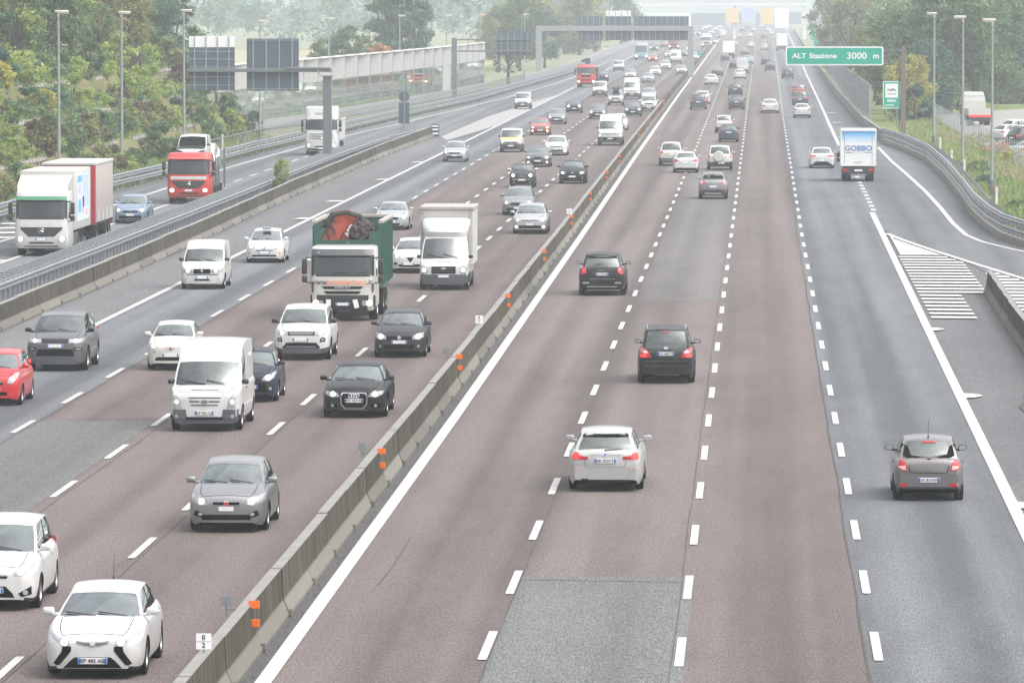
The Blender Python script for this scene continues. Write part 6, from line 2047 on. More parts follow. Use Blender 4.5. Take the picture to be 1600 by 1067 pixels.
# lattice double rail behind the left concrete barrier
LG = [(-30.0, 60), (-30.0, 260), (-30.2, 330), (-30.6, 420), (-30.2, 480), (-28.9, 512)]
fr, po, sp = MB(), MB(), MB()
rail(fr, LG, 175, 511, .55, .62, 1); rail(fr, LG, 175, 511, -.55, .62, -1); 
bt = MB()
for sg in (-.5, .5):
    ys = list(np.arange(175, 511.1, 4))
    bt.strip([(lerp_pts(LG, y) + sg - .05, y, .98) for y in ys], [(lerp_pts(LG, y) + sg + .05, y, .98) for y in ys])
for y in np.arange(175, 511, 1.5):
    x = lerp_pts(LG, y)
    for sg in (-1, 1):
        po.box(x + sg * .47 - .04, x + sg * .47 + .04, y - .16, y + .16, 0, .96)
    sp.box(x - .5, x + .5, y - .09, y + .09, .985, 1.02)
guard('guard_rail', 'wide double steel guard rail with lattice top behind the left concrete barrier', LG, 175, 511, [('rail_beam', fr, 'galvanised'), ('top_band', bt, 'galvanised'), ('post', po, 'galvanised'), ('spacer', sp, 'pole_grey')])
# rail along the outer edge of the left slip road with balusters above it farther on
GL = [(p[0] + .15, p[1]) for p in G5]
fr, po, bl, tr = MB(), MB(), MB(), MB()
rail(fr, GL, 230, 1060, .1, .30, 1); rail(fr, GL, 230, 1060, .1, .72, 1)
for y in np.arange(230, 1060, 3):
    x = lerp_pts(GL, y)
    po.box(x - .1, x + .04, y - .05, y + .05, 0, 1.06)
for y in np.arange(408, 800, 1.4):
    x = lerp_pts(GL, y) - .12
    bl.box(x - .02, x + .02, y - .05, y + .05, 1.0, 1.85)
ys = list(np.arange(404, 801, 6))
tr.strip([(lerp_pts(GL, y) - .15, y, 1.86) for y in ys], [(lerp_pts(GL, y) - .08, y, 1.86) for y in ys]); tr.strip([(lerp_pts(GL, y) - .08, y, 1.80) for y in ys], [(lerp_pts(GL, y) - .08, y, 1.88) for y in ys])
guard('guard_rail', 'long steel guard rail with upright bars along the outer edge of the left slip road', GL, 230, 1060, [('rail_beam', fr, 'galvanised'), ('post', po, 'galvanised'), ('baluster', bl, 'galvanised'), ('handrail', tr, 'galvanised')])
# far left pale parapet
ys = list(np.arange(815, 1800, 15))
PW = [(p[0] - .8, p[1]) for p in G5]
m = MB()
for y0_, y1_ in zip(ys[:-1], ys[1:]):
    xa, xb = lerp_pts(PW, y0_), lerp_pts(PW, y1_)
    m.add([(xa, y0_, 0), (xb, y1_, 0), (xb, y1_, 1.4), (xa, y0_, 1.4), (xa - .2, y0_, 0), (xb - .2, y1_, 0), (xb - .2, y1_, 1.4), (xa - .2, y0_, 1.4)], [(0, 1, 2, 3), (3, 2, 6, 7), (4, 7, 6, 5), (0, 3, 7, 4), (1, 5, 6, 2)])
setp(m.obj('parapet', MAT['grey_wall']), 'pale parapet wall running along the far left edge of the motorway', 'wall')

# right side: rails on a concrete kerb along the exit bend
GP = [(24.5, 228), (20.5, 248), (17.2, 264), (14.6, 277), (12.95, 288), (12.25, 298), (12.0, 310), (11.95, 330), (12.25, 358), (12.55, 400), (12.5, 440), (11.6, 470), (10.35, 497)]


def along(path, step):
    out = []
    for (xa, ya), (xb, yb) in zip(path[:-1], path[1:]):
        d = math.hypot(xb - xa, yb - ya)
        n = max(1, int(d / step))
        out += [(xa + (xb - xa) * i / n, ya + (yb - ya) * i / n) for i in range(n)]
    return out + [path[-1]]


def offs(path, d):
    out = []
    for i, (x, y) in enumerate(path):
        p, q = path[max(0, i - 1)], path[min(len(path) - 1, i + 1)]
        t = Vector((q[0] - p[0], q[1] - p[1])).normalized()
        out.append((x + t.y * d, y - t.x * d))
    return out


pp = along(GP, 2.0)
def ribbon(mb, d0, z0, d1, z1):
    a, b = offs(pp, d0), offs(pp, d1)
    mb.strip([(x, y, z0) for x, y in a], [(x, y, z1) for x, y in b])
kb = MB()
ribbon(kb, -.25, 0, -.22, .32); ribbon(kb, -.22, .32, .22, .34); ribbon(kb, .22, .34, .25, 0)
fr = MB()
for z in (.42, .86):
    for i in range(len(WB) - 1):
        ribbon(fr, -.12 - WB[i][0], z + WB[i][1], -.12 - WB[i + 1][0], z + WB[i + 1][1])
tp = MB()
ribbon(tp, -.12, 1.24, .0, 1.26); ribbon(tp, .0, 1.26, .0, 1.18)
po, sp, rf = MB(), MB(), MB()
oo = offs(pp, .35)
for i, (x, y) in enumerate(pp):
    if i % 1 == 0:
        po.box(x - .05, x + .05, y - .05, y + .05, .3, 1.2)
    a = offs(pp, -.02)[i]; b = offs(pp, .75)[i]
    sp.add([(a[0], a[1] - .07, 1.0), (a[0], a[1] + .07, 1.0), (b[0], b[1] + .07, .98), (b[0], b[1] - .07, .98)], [(0, 1, 2, 3)])
    sp.add([(a[0], a[1] + .93, 1.0), (a[0], a[1] + 1.07, 1.0), (b[0], b[1] + 1.07, .98), (b[0], b[1] + .93, .98)], [(0, 1, 2, 3)])
    if i % 5 == 2:
        q = offs(pp, -.21)[i]
        rf.bbox(q[0] - .03, q[0] + .03, q[1] - .05, q[1] + .05, .98, 1.08, .01)
back = MB()
for i in range(len(WB) - 1):
    ribbon(back, .75 + WB[i][0], .66 + WB[i][1], .75 + WB[i + 1][0], .66 + WB[i + 1][1])
root = empty('guard_rail', (12, 300, 0), label='steel guard rail on a concrete kerb following the exit bend at right', cat='guard rail')
inv = Matrix.Translation((-12, -300, 0))
for nm, mb, mt in (('kerb', kb, 'concrete'), ('rail_beam', fr, 'galvanised'), ('handrail', tp, 'galvanised'), ('post', po, 'gantry_grey'), ('spacer', sp, 'gantry_grey'), ('rear_beam', back, 'galvanised'), ('reflector', rf, 'orange')):
    if nm in ('post', 'spacer'):
        pieces(nm, mb, 8 if nm == 'post' else 4, mt, root, inv); continue
    me = mb.mesh(nm); me.transform(inv); link(nm, me, MAT[mt], root)
# beige rail and slatted noise screen along the right shoulder beyond the bend
RWp = [(10.3, 497), (9.6, 560), (9.4, 700), (9.7, 900), (11.2, 1600), (13, 2300)]
m = MB()
ys = list(np.arange(500, 2200, 12))
m.strip([(lerp_pts(RWp, y), y, 0) for y in ys], [(lerp_pts(RWp, y), y, .95) for y in ys])
m.strip([(lerp_pts(RWp, y), y, .95) for y in ys], [(lerp_pts(RWp, y) + .25, y, .95) for y in ys])
m.strip([(lerp_pts(RWp, y) + .25, y, .95) for y in ys], [(lerp_pts(RWp, y) + .25, y, 0) for y in ys])
setp(m.obj('parapet', MAT['concrete']), 'low beige concrete parapet along the right shoulder beyond the delivery lorry', 'wall')
root = empty('noise_screen', (10.6, 560, 0), label='grey slatted noise screen standing behind the right shoulder parapet', cat='noise barrier')
sl_, ps = MB(), MB()
nx = lambda y: lerp_pts(RWp, y) + .7
for k in range(7):
    z = .95 + k * .42
    ys = list(np.arange(560, 900, 8))
    sl_.strip([(nx(y) - 10.6, y - 560, z) for y in ys], [(nx(y) - 10.6 + .04, y - 560, z + .30) for y in ys])
for y in np.arange(560, 900, 8):
    ps.box(nx(y) - 10.6 + .1, nx(y) - 10.6 + .25, y - 560 - .08, y - 560 + .08, 0, 3.9)
link('slat', sl_.mesh('slat'), MAT['gantry_grey'], root); pieces('post', ps, 8, 'pole_grey', root)

# ------------------------------------------------------------------ glazed noise barrier on the left
NB = [(-46.4, 508), (-45.6, 537), (-43.6, 564), (-41.0, 628), (-38.2, 700), (-36.9, 740), (-35.9, 790)]
root = empty('noise_barrier', (-46, 508, 0), label='tall glazed noise barrier with pale panels along its top, left of the slip road', cat='noise barrier')
inv = Matrix.Translation((46, -508, 0))
pan, gla, pos_, foot, capm = MB(), MB(), MB(), MB(), MB()
yy = list(np.arange(508, 790, 12.0))
for i in range(len(yy) - 1):
    a, b = yy[i], yy[i + 1]
    xa, xb = lerp_pts(NB, a), lerp_pts(NB, b)
    solid = 708 < a < 722
    zt, zg = 6.1, 3.9
    for q in range(3):
        u0, u1 = a + 4 * q + .05, a + 4 * q + 3.95
        p0, p1 = lerp_pts(NB, u0), lerp_pts(NB, u1)
        pan.add([(p0, u0, zg), (p1, u1, zg), (p1, u1, zt), (p0, u0, zt), (p0 - .12, u0, zg), (p1 - .12, u1, zg), (p1 - .12, u1, zt), (p0 - .12, u0, zt)], [(0, 1, 2, 3), (7, 6, 5, 4), (3, 2, 6, 7), (0, 4, 5, 1), (0, 3, 7, 4), (1, 5, 6, 2)])
    (pan if solid else gla).add([(xa - .05, a, .9), (xb - .05, b, .9), (xb - .05, b, zg), (xa - .05, a, zg)], [(0, 1, 2, 3)])
    foot.add([(xa, a, 0), (xb, b, 0), (xb, b, .9), (xa, a, .9)], [(0, 1, 2, 3)])
    capm.box(min(xa, xb) - .16, max(xa, xb) + .04, a, b, zt, zt + .08)
    pos_.box(xa - .02, xa + .06, a - .05, a + .05, .9, zt)
for nm, mb, mt in (('top_panel', pan, 'panel_grey'), ('glazing', gla, 'barrier_glass'), ('footing', foot, 'grey_wall'), ('post', pos_, 'pole_grey'), ('coping', capm, 'white_steel')):
    if nm in ('post', 'glazing'):
        pieces(nm, mb, 8 if nm == 'post' else 4, mt, root, inv); continue
    me = mb.mesh(nm); me.transform(inv); link(nm, me, MAT[mt], root)

# ------------------------------------------------------------------ gantries and signs
def sign_back(root, x0, x1, z0, z1, y, white_top=0.0, cols=4, rows=(.25, .5, .8), side=None):
    i = link('sign_panel', MB().bbox(x0, x1, y, y + .08, z0, z1 - white_top, .01).mesh('sign_panel'), MAT['sign_back'], root)
    if white_top:
        link('top_panel', MB().bbox(x0, x1, y, y + .08, z1 - white_top + .003, z1, .01).mesh('top_panel'), MAT['sign_white'], root)
    m = MB()
    for k in range(cols):
        x = x0 + (x1 - x0) * (k + .5) / cols
        m.box(x - .035, x + .035, y - .07, y - .002, z0 + .02, z1 - .02)
    link('sign_rib', m.mesh('sign_rib'), MAT['sign_rib'], i)
    m = MB()
    for q in rows:
        z = z0 + (z1 - z0) * q
        m.box(x0 + .02, x1 - .02, y - .04, y - .002, z - .025, z + .025)
    link('sign_brace', m.mesh('sign_brace'), MAT['sign_rib'], i)
    if side:
        link('sign_edge', MB().box(x1 + .003, x1 + .35, y, y + .08, z0, z1).mesh('sign_edge'), MAT['sign_white'], root)


def loc_empty(name, x, y, **k):
    return empty(name, (x, y, 0), **k)


g = loc_empty('sign_gantry', -30.5, 421, label='grey cantilever gantry holding two dark sign backs over the left slip road', cat='gantry')
link('post', MB().bbox(-.3, .3, -.3, .3, 0, 6.45, .03).mesh('post'), MAT['gantry_grey'], g)
link('post_cap', MB().bbox(-.5, .45, -.45, .45, 6.45, 6.56, .02).tube([(-.5, -.2, 6.6), (-.75, -.2, 6.95)], .05, 5).mesh('post_cap'), MAT['timber_pale'], g)
link('arm', MB().bbox(-9.9, .3, -.18, .18, 6.75, 7.0, .03).bbox(-3.0, .2, -.25, .25, 6.95, 7.1, .03).mesh('arm'), MAT['gantry_grey'], g)
sign_back(g, -9.85, -6.6, 5.45, 9.28, .25, .78, 4, (.10, .25, .43, .58, .72))
sign_back(g, -5.75, -2.05, 5.45, 9.12, .25, 0, 4, (.33, .97, .03))
g = loc_empty('sign_gantry', -35.5, 695, label='mid-distance cantilever gantry with one dark sign back on a twin beam', cat='gantry')
link('post', MB().bbox(-.3, .3, -.3, .3, 0, 7.35, .03).mesh('post'), MAT['gantry_grey'], g)
m = MB().bbox(.2, 9.0, -.1, .1, 7.05, 7.2, .02).bbox(.2, 9.0, -.1, .1, 5.7, 5.88, .02)
for k in range(5):
    m.box(1.6 + k * 1.5, 1.66 + k * 1.5, -.06, .06, 5.88, 7.05)
link('arm', m.mesh('arm'), MAT['gantry_grey'], g)
sign_back(g, 5.05, 8.95, 5.3, 8.1, .16, 0, 5, (.5,))
g = loc_empty('sign_gantry', -33.2, 900, label='far portal gantry spanning the left carriageway with three pairs of dark sign backs', cat='gantry')
for x in (0, 22.9):
    link('post', MB().bbox(x - .45, x + .45, -.4, .4, 0, 7.7, .03).mesh('post'), MAT['pole_grey'], g)
link('beam', MB().bbox(-.4, 23.3, -.35, .35, 7.0, 7.75, .03).mesh('beam'), MAT['pole_grey'], g)
for x0, x1, wt in ((6.0, 9.6, 0), (10.1, 13.9, .85), (14.4, 22.6, 0)):
    sign_back(g, x0, x1, 5.6, 9.2 + wt, .42, wt, 4 if x1 - x0 < 5 else 9, (.5,), side=(x1 > 22))

g = loc_empty('overhead_sign', 12.5, 526, label='green overhead sign reading ALT Stazione 3000 m on a brown post', cat='sign')
link('post', MB().bbox(.0, .42, -.2, .2, 0, 7.75, .03).tube([(-.12, .3, 0), (-.12, .3, 7.2)], .05, 6).mesh('post'), MAT['rust_brown'], g)
m = MB().bbox(-2.2, .2, -.08, .08, 7.35, 7.45, .02).bbox(-2.2, .2, -.08, .08, 6.35, 6.45, .02)
m.box(-1.0, -.95, -.05, .05, 6.4, 7.4)
link('arm', m.mesh('arm'), MAT['gantry_grey'], g)
p = link('sign_border', MB().prism(rect(-10.15, -1.55, 6.05, 7.72, .16), 'y', -.14, -.10).mesh('sign_border'), MAT['sign_white'], g)
p = link('sign_face', MB().prism(rect(-10.03, -1.67, 6.17, 7.60, .12), 'y', -.15, -.141).mesh('sign_face'), MAT['sign_green'], g)
link('sign_shell', MB().prism(rect(-10.12, -1.58, 6.08, 7.69, .16), 'y', -.099, -.04).mesh('sign_shell'), MAT['galvanised'], g)
for t, x, s in (('ALT', -8.95, .62), ('Stazione', -6.85, .62), ('3000', -3.9, .80), ('m', -2.2, .66)):
    me = text_mesh(t, s, .012, .003); me.transform(Matrix.Scale(1.16 if t == 'Stazione' else 1.12, 4, (1, 0, 0)))
    me.transform(Matrix.Translation((x, -.156, 6.88)))
    link('sign_lettering', me, MAT['sign_white'], p)
g = loc_empty('roadside_sign', 12.35, 556, label='green roadside sign with a white radio panel standing left of the brown post', cat='sign')
for x in (-.5, .5):
    link('post', MB().tube([(x, .04, 0), (x, .04, 1.8)], .05, 8).mesh('post'), MAT['galvanised'], g)
link('sign_border', MB().prism(rect(-.80, .80, 1.72, 4.25, .08), 'y', -.03, 0).mesh('sign_border'), MAT['sign_white'], g)
p = link('sign_face', MB().prism(rect(-.73, .73, 1.79, 4.18, .06), 'y', -.04, -.031).mesh('sign_face'), MAT['sign_green'], g)
link('sign_panel', MB().prism(rect(-.58, .58, 2.72, 4.02, .02), 'y', -.047, -.041).mesh('sign_panel'), MAT['sign_white'], p)
for t, z, s, mt, sc in (('radio', 3.46, .36, 'plate_ink', 1.1), ('ITALIA', 3.08, .20, 'rust_brown', 1.2), ('FM', 2.42, .34, 'sign_white', 1.2), ('103.3 MHz', 2.03, .17, 'sign_white', 1.2)):
    if t == 'ITALIA':
        t = 'm m a x'
    if t == 'FM':
        t = 'ISBN'
    if t == '103.3 MHz':
        continue
    me = text_mesh(t, s, .010, .002); me.transform(Matrix.Scale(sc, 4, (1, 0, 0))); me.transform(Matrix.Translation((0, -.052, z)))
    link('sign_lettering', me, MAT[mt], p)
link('sign_rule', MB().box(-.58, .18, -.052, -.041, 1.98, 2.06).box(.02, .18, -.052, -.041, 1.92, 2.12).mesh('sign_rule'), MAT['sign_white'], p)
g = loc_empty('roadside_sign', 9.6, 1040, label='small green direction sign with a white curved arrow far down the right shoulder', cat='sign')
link('post', MB().tube([(0, .05, 0), (0, .05, 4.9)], .07, 8).mesh('post'), MAT['galvanised'], g)
p = link('sign_face', MB().bbox(-.65, .65, -.03, .02, 4.7, 6.9, .02).mesh('sign_face'), MAT['sign_green'], g)
link('arrow', MB().tube([(-.15, -.05, 4.95), (.25, -.05, 5.5), (.25, -.05, 6.1), (-.2, -.05, 6.65)], .07, 5).tube([(-.45, -.05, 4.9), (-.45, -.05, 6.7)], .04, 5).mesh('arrow'), MAT['sign_white'], p)
link('sign_panel', MB().bbox(.0, .9, -.03, .02, 3.9, 4.6, .02).mesh('sign_panel'), MAT['sign_green'], g)
g = loc_empty('roadside_sign', 11.4, 1060, label='round red speed sign beside the small green arrow sign', cat='sign')
link('post', MB().tube([(0, .05, 0), (0, .05, 5.6)], .07, 8).mesh('post'), MAT['galvanised'], g)
link('sign_face', MB().prism(disc(0, 5.7, .5, n=20), 'y', -.02, .02).mesh('sign_face'), MAT['sign_red'], g)
x, y = at(1095, 98)
g = loc_empty('roadside_sign', lerp_pts(MED, y), y, label='tiny green plate standing on the far median barrier', cat='sign')
link('post', MB().tube([(0, .05, .9), (0, .05, 1.4)], .06, 8).mesh('post'), MAT['galvanised'], g)
link('sign_face', MB().bbox(-.32, .32, -.03, .02, 1.2, 2.2, .02).mesh('sign_face'), MAT['sign_green'], g)
# sign back on a thin post at the tip of the left barrier
g = loc_empty('roadside_sign', -29.6, 497, label='round and square dark sign backs on a thin post where the left barrier ends', cat='sign')
link('post', MB().tube([(0, 0, 0), (0, 0, 4.2)], .05, 8).mesh('post'), MAT['galvanised'], g)
link('round_back', MB().prism(disc(0, 3.75, .45, n=24), 'y', .05, .08).mesh('round_back'), MAT['sign_back'], g)
link('sign_panel', MB().bbox(-.45, .45, .05, .08, 1.52, 3.27, .01).mesh('sign_panel'), MAT['sign_back'], g)
g = loc_empty('crash_cushion', -28.0, 515.5, label='black and white chevron cushion at the tip of the left concrete barrier', cat='crash cushion')
link('drum', MB().bbox(-.35, .35, -.3, .3, 0, 1.1, .15).mesh('drum', True), MAT['black_plastic'], g)
link('chevron', MB().box(-.3, .3, -.315, -.305, .2, .35).box(-.3, .3, -.315, -.305, .55, .7).box(-.3, .3, -.315, -.305, .85, .98).mesh('chevron'), MAT['sign_white'], g)

# lamp posts
def lamp(x, y, h, label, grp, facing=1):
    g = loc_empty('street_lamp', x, y, label=label, cat='street lamp', group=grp)
    link('pole', LAMP[h >= 10.5][0], MAT['pole_grey'], g).scale = (1, 1, h / 10.5)
    o = link('lamp_head', LAMP[0][1], MAT['lamp_head'], g)
    o.location = (0, 0, h - .02); o.scale = (facing, 1, 1)
    link('base_collar', LAMP[0][2], MAT['gantry_grey'], g)
LAMP = {}
_p = MB().tube([(0, 0, 0), (0, 0, 3), (0, 0, 10.5)], [.11, .10, .06], 10).mesh('pole', True)
_h = MB().bbox(-.2, .62, -.16, .16, .0, .16, .05).bbox(.0, .58, -.13, .13, -.05, .02, .02).tube([(0, 0, -.25), (0, 0, .05)], .07, 8).mesh('lamp_head', True)
_c = MB().tube([(0, 0, 0), (0, 0, .9)], [.15, .15], 10).mesh('base_collar', True)
LAMP[0] = LAMP[1] = LAMP[False] = LAMP[True] = (_p, _h, _c)
for x, y, h, lab in ((-43.0, 365, 11.1, 'tall lamp post behind the white box lorry, leftmost in view'), (-43.4, 405, 10.95, 'tall lamp post on the left between box lorry and red car carrier'), (-43.2, 447, 11.0, 'tall lamp post rising left of the white-topped sign back'),
                     (-41.9, 500, 10.0, 'lamp post half hidden behind the second dark sign back'), (-42.6, 590, 9.9, 'lamp post behind the glazed noise barrier near the small tree'), (-40.5, 672, 9.95, 'lamp post beside the tall poplar beyond the noise barrier'),
                     (-38.5, 735, 9.8, 'faint lamp post just right of the tall poplar'), (-37.4, 800, 9.7, 'very faint lamp post left of the single-sign gantry'), (-34.6, 880, 9.5, 'faintest lamp post in the mist behind the single-sign gantry')):
    lamp(x, y, h, lab, 'lamp posts along the left slip road')
for x, y, h, lab in ((14.1, 481, 10.7, 'lamp post nearest the brown sign post on the right verge'), (13.75, 403, 10.66, 'middle lamp post on the right verge in front of the parked recovery lorry'), (14.2, 364, 10.6, 'rightmost lamp post on the verge beside the parked cars')):
    lamp(x, y, h, lab, 'lamp posts on the right verge', -1)
# white marker posts on the right verge and at the far left
mpm = MB().bbox(-.07, .07, -.05, .05, 0, .95, .02).mesh('post'); mph = MB().bbox(-.09, .09, -.06, .06, .95, 1.25, .03).mesh('reflector_head')
for u, v, lab in ((1469, 240, 'white marker post on the verge, farthest up the exit bend'), (1487, 262, 'white marker post on the verge, second down the bend'), (1507, 279, 'white marker post close to the middle lamp post'), (1557, 327, 'white marker post beside the small brown box'),
                  (199, 262, 'white marker post behind the left guard rail near the box lorry'), (256, 250, 'white marker post behind the left guard rail near the red carrier'), (335, 235, 'white marker post behind the rail right of the red carrier')):
    x, y = at(u, v)
    if u < 500: x, y = x * .985, y
    g = loc_empty('marker_post', x, y, label=lab, cat='marker post', group='white marker posts along the verges')
    link('post', mpm, MAT['white_steel'], g); link('reflector_head', mph, MAT['lamp_head'], g)
x, y = at(1551, 325)
g = loc_empty('junction_box', x + .1, y + 1.0, label='small brown cabinet on a post beside the rightmost lamp post', cat='cabinet')
link('post', MB().box(-.04, .04, -.04, .04, 0, .75).mesh('post'), MAT['rust_brown'], g)
link('cabinet', MB().bbox(-.28, .28, -.12, .12, .7, 1.2, .02).mesh('cabinet'), MAT['rust_brown'], g)
# mesh fence on the right verge and the gravel lot behind it
FE = [(17.0, 640), (17.3, 560), (17.9, 480), (18.6, 420), (19.2, 370), (19.8, 300)]
g = loc_empty('mesh_fence', 18, 420, label='grey wire mesh fence between the verge and the gravel lot', cat='fence')
ps, me_ = MB(), MB()
for y in np.arange(330, 640, 3):
    x = lerp_pts(FE[::-1], y) - 18
    ps.box(x - .03, x + .03, y - 420 - .03, y - 420 + .03, 0, 1.75)
for y in np.arange(330, 637, 1.1):
    x = lerp_pts(FE[::-1], y) - 18
    me_.box(x - .004, x + .004, y - 420 - .004, y - 420 + .004, .05, 1.65)
for z in np.arange(.1, 1.7, .16):
    ys = list(np.arange(330, 638, 3))
    me_.strip([(lerp_pts(FE[::-1], y) - 18, y - 420, z - .005) for y in ys], [(lerp_pts(FE[::-1], y) - 18, y - 420, z + .005) for y in ys])
pieces('post', ps, 8, 'pole_grey', g); o = link('mesh_panel', me_.mesh('mesh_panel'), MAT['pole_grey'], g)
MB().add([(12.4, 60, -.05), (60, 60, -.05), (60, 310, -.05), (12.4, 310, -.05)], [(0, 1, 2, 3)]).obj('verge', MAT['verge_green'], kind='structure')
MB().strip([(12.4, 310, -.045), (12.4, 440, -.045), (10.6, 500, -.045), (10, 700, -.045), (10.5, 1200, -.045)][::-1], [(60, 310, -.045), (60, 440, -.045), (60, 500, -.045), (60, 700, -.045), (60, 1200, -.045)][::-1]).obj('verge', MAT['verge_green'], kind='structure')
MB().add([(18.2, 400, -.03), (60, 380, -.03), (60, 700, -.03), (40, 690, -.03), (26, 640, -.03), (17.6, 620, -.03), (17.8, 500, -.03)], [tuple(range(7))]).obj('gravel_lot', MAT['gravel_lot'], kind='structure')
MB().add([(-200, 760, -.05), (-45, 760, -.05), (-42, 900, -.05), (-50, 1200, -.05), (-260, 1200, -.05)], [(0, 1, 2, 3, 4)]).obj('field', MAT['verge_green'], kind='structure')
MB().add([(-320, 1120, -.04), (-48, 1010, -.04), (-52, 1350, -.04), (-320, 1400, -.04)], [(0, 1, 2, 3)]).obj('field', MAT['beige_field'], kind='structure')

# far toll plaza spanning the road
mat_plain('toll_grey', (0.30, 0.34, 0.38), 0.6)  # dark panels painted paler, standing in for thicker far mist
TY = 1720
k = TY / FPX
X = lambda u: (u - VPX) * k
Zv = lambda v: CAM_H - (v - VPY) * k
g = loc_empty('toll_canopy', 0, TY, label='pale toll canopy across the motorway with yellow, blue and dark hanging signs', cat='toll station')
m = MB()
for q in range(40):
    x = X(950) + q * (X(1262) - X(950)) / 40
    w = (X(1262) - X(950)) / 40
    m.tube([(x, 0, 9.9), (x + w / 2, 0, 11.6), (x + w, 0, 9.9)], .10, 4)
    m.tube([(x + w / 2, 4, 11.6), (x + w, 0, 9.9), (x + w, 4, 9.9)], .08, 4)
m.bbox(X(950), X(1262), -.2, 4.2, 9.75, 10.05, .05).bbox(X(950), X(1262), -.2, 4.2, 11.5, 11.75, .05)
link('canopy', m.mesh('canopy'), MAT['white_steel'], g)
for u in (955, 1148, 1257):
    link('post', MB().bbox(X(u) - .5, X(u) + .5, .5, 1.5, 0, 9.8, .05).mesh('post'), MAT['white_steel'], g)
for u0, u1, v0, v1, mt in ((1080, 1134, 21, 39.5, 'toll_grey'), (1135, 1154, 14, 36, 'sign_yellow'), (1155, 1159, 20, 38, 'toll_grey'), (1160, 1179, 13, 30, 'poster_lilac'), (1180.5, 1188, 20, 38, 'toll_grey'), (1190, 1208, 12, 38, 'sign_yellow'), (1211, 1232, 13, 44, 'sign_white'), (1233, 1252, 19, 38, 'toll_grey'), (1262, 1275, 22, 36, 'grey_wall')):  # panel colours paled to imitate mist
    link('hanging_sign', MB().bbox(X(u0), X(u1), -.5, -.3, Zv(v1), Zv(v0), .03).mesh('hanging_sign'), MAT[mt], g)

# ------------------------------------------------------------------ embankment and plants
def embankment():
    ys = list(np.arange(200, 522, 3.0))
    prof = [(-42.3, -.02), (-42.8, .25), (-43.6, .45), (-44.4, 2.05), (-45.8, 2.3), (-46.5, 4.1), (-48.0, 4.35), (-48.7, 6.1), (-50.5, 6.4), (-55, 7.6), (-70, 9.5), (-120, 10.5)]
    rr = random.Random(11)
    vs, fs = [], []
    n = len(prof)
    for j, y in enumerate(ys):
        end = max(0.0, (y - 500) / 20)
        for i, (x, z) in enumerate(prof):
            nz = 0 if i == 0 else rr.uniform(-.18, .18)
            vs.append((x + (0 if i == 0 else rr.uniform(-.2, .2)), y + 0, max(-.1, z * (1 - min(1, end)) + nz)))
    for j in range(len(ys) - 1):
        for i in range(n - 1):
            fs.append((j * n + i, (j + 1) * n + i, (j + 1) * n + i + 1, j * n + i + 1))
    me = MB(); me.v, me.f = vs, fs
    me.obj('embankment', MAT['bank_earth'], smooth=True, angle=60, kind='structure')
    for k, (x, z, w) in enumerate(((-44.35, 2.0, 'lowest'), (-46.45, 4.05, 'second'), (-48.65, 6.05, 'topmost'))):
        g = empty('terrace_edging', (x, 240, z), label='pale timber edging with stakes along the %s terrace of the left bank' % w, cat='retaining edge', group='timber edgings of the terraces')
        b, s = MB(), MB()
        for y in np.arange(245, 500, 5):
            if rr.random() < .55:
                b.box(-.1, .1, y - 240, y - 240 + 4.9, -.05, .14)
                for q in (0, 1.6, 3.2):
                    s.box(.06, .14, y - 240 + q, y - 240 + q + .07, -.65, .3)
        pieces('board', b, 8, 'timber_pale', g); pieces('stake', s, 8, 'timber_pale', g)


embankment()


def leaves(rs, centers, radii, per, size, flat=1.0):
    """leaf quads scattered in blobs; numpy arrays of verts and faces"""
    C = np.repeat(np.array(centers), per, 0); RR_ = np.repeat(np.array(radii), per)
    n = len(C)
    d = rs.normal(size=(n, 3)); d /= np.linalg.norm(d, axis=1)[:, None]
    rad = RR_ * np.minimum(1.7, np.abs(rs.normal(.62, .36, n)))
    P = C + d * rad[:, None] * np.array([1, 1, flat])
    t = rs.normal(size=(n, 3)); t[:, 2] *= .6; t /= np.linalg.norm(t, axis=1)[:, None]
    u = np.cross(t, d + rs.normal(size=(n, 3)) * .5); u /= np.linalg.norm(u, axis=1)[:, None] + 1e-9
    s = size * rs.uniform(.6, 1.4, n)[:, None]
    a, b, c, e = P - t * s, P + u * s * .55, P + t * s, P - u * s * .55
    V = np.stack([a, b, c, e], 1).reshape(-1, 3)
    return V


def leaf_mesh(name, V):
    n = len(V) // 4
    me = bpy.data.meshes.new(name)
    me.vertices.add(len(V)); me.vertices.foreach_set('co', V.astype(np.float32).ravel())
    me.loops.add(len(V)); me.loops.foreach_set('vertex_index', np.arange(len(V), dtype=np.int32))
    me.polygons.add(n); me.polygons.foreach_set('loop_start', np.arange(0, len(V), 4, dtype=np.int32)); me.polygons.foreach_set('loop_total', np.full(n, 4, dtype=np.int32))
    me.update(); me.validate()
    return me


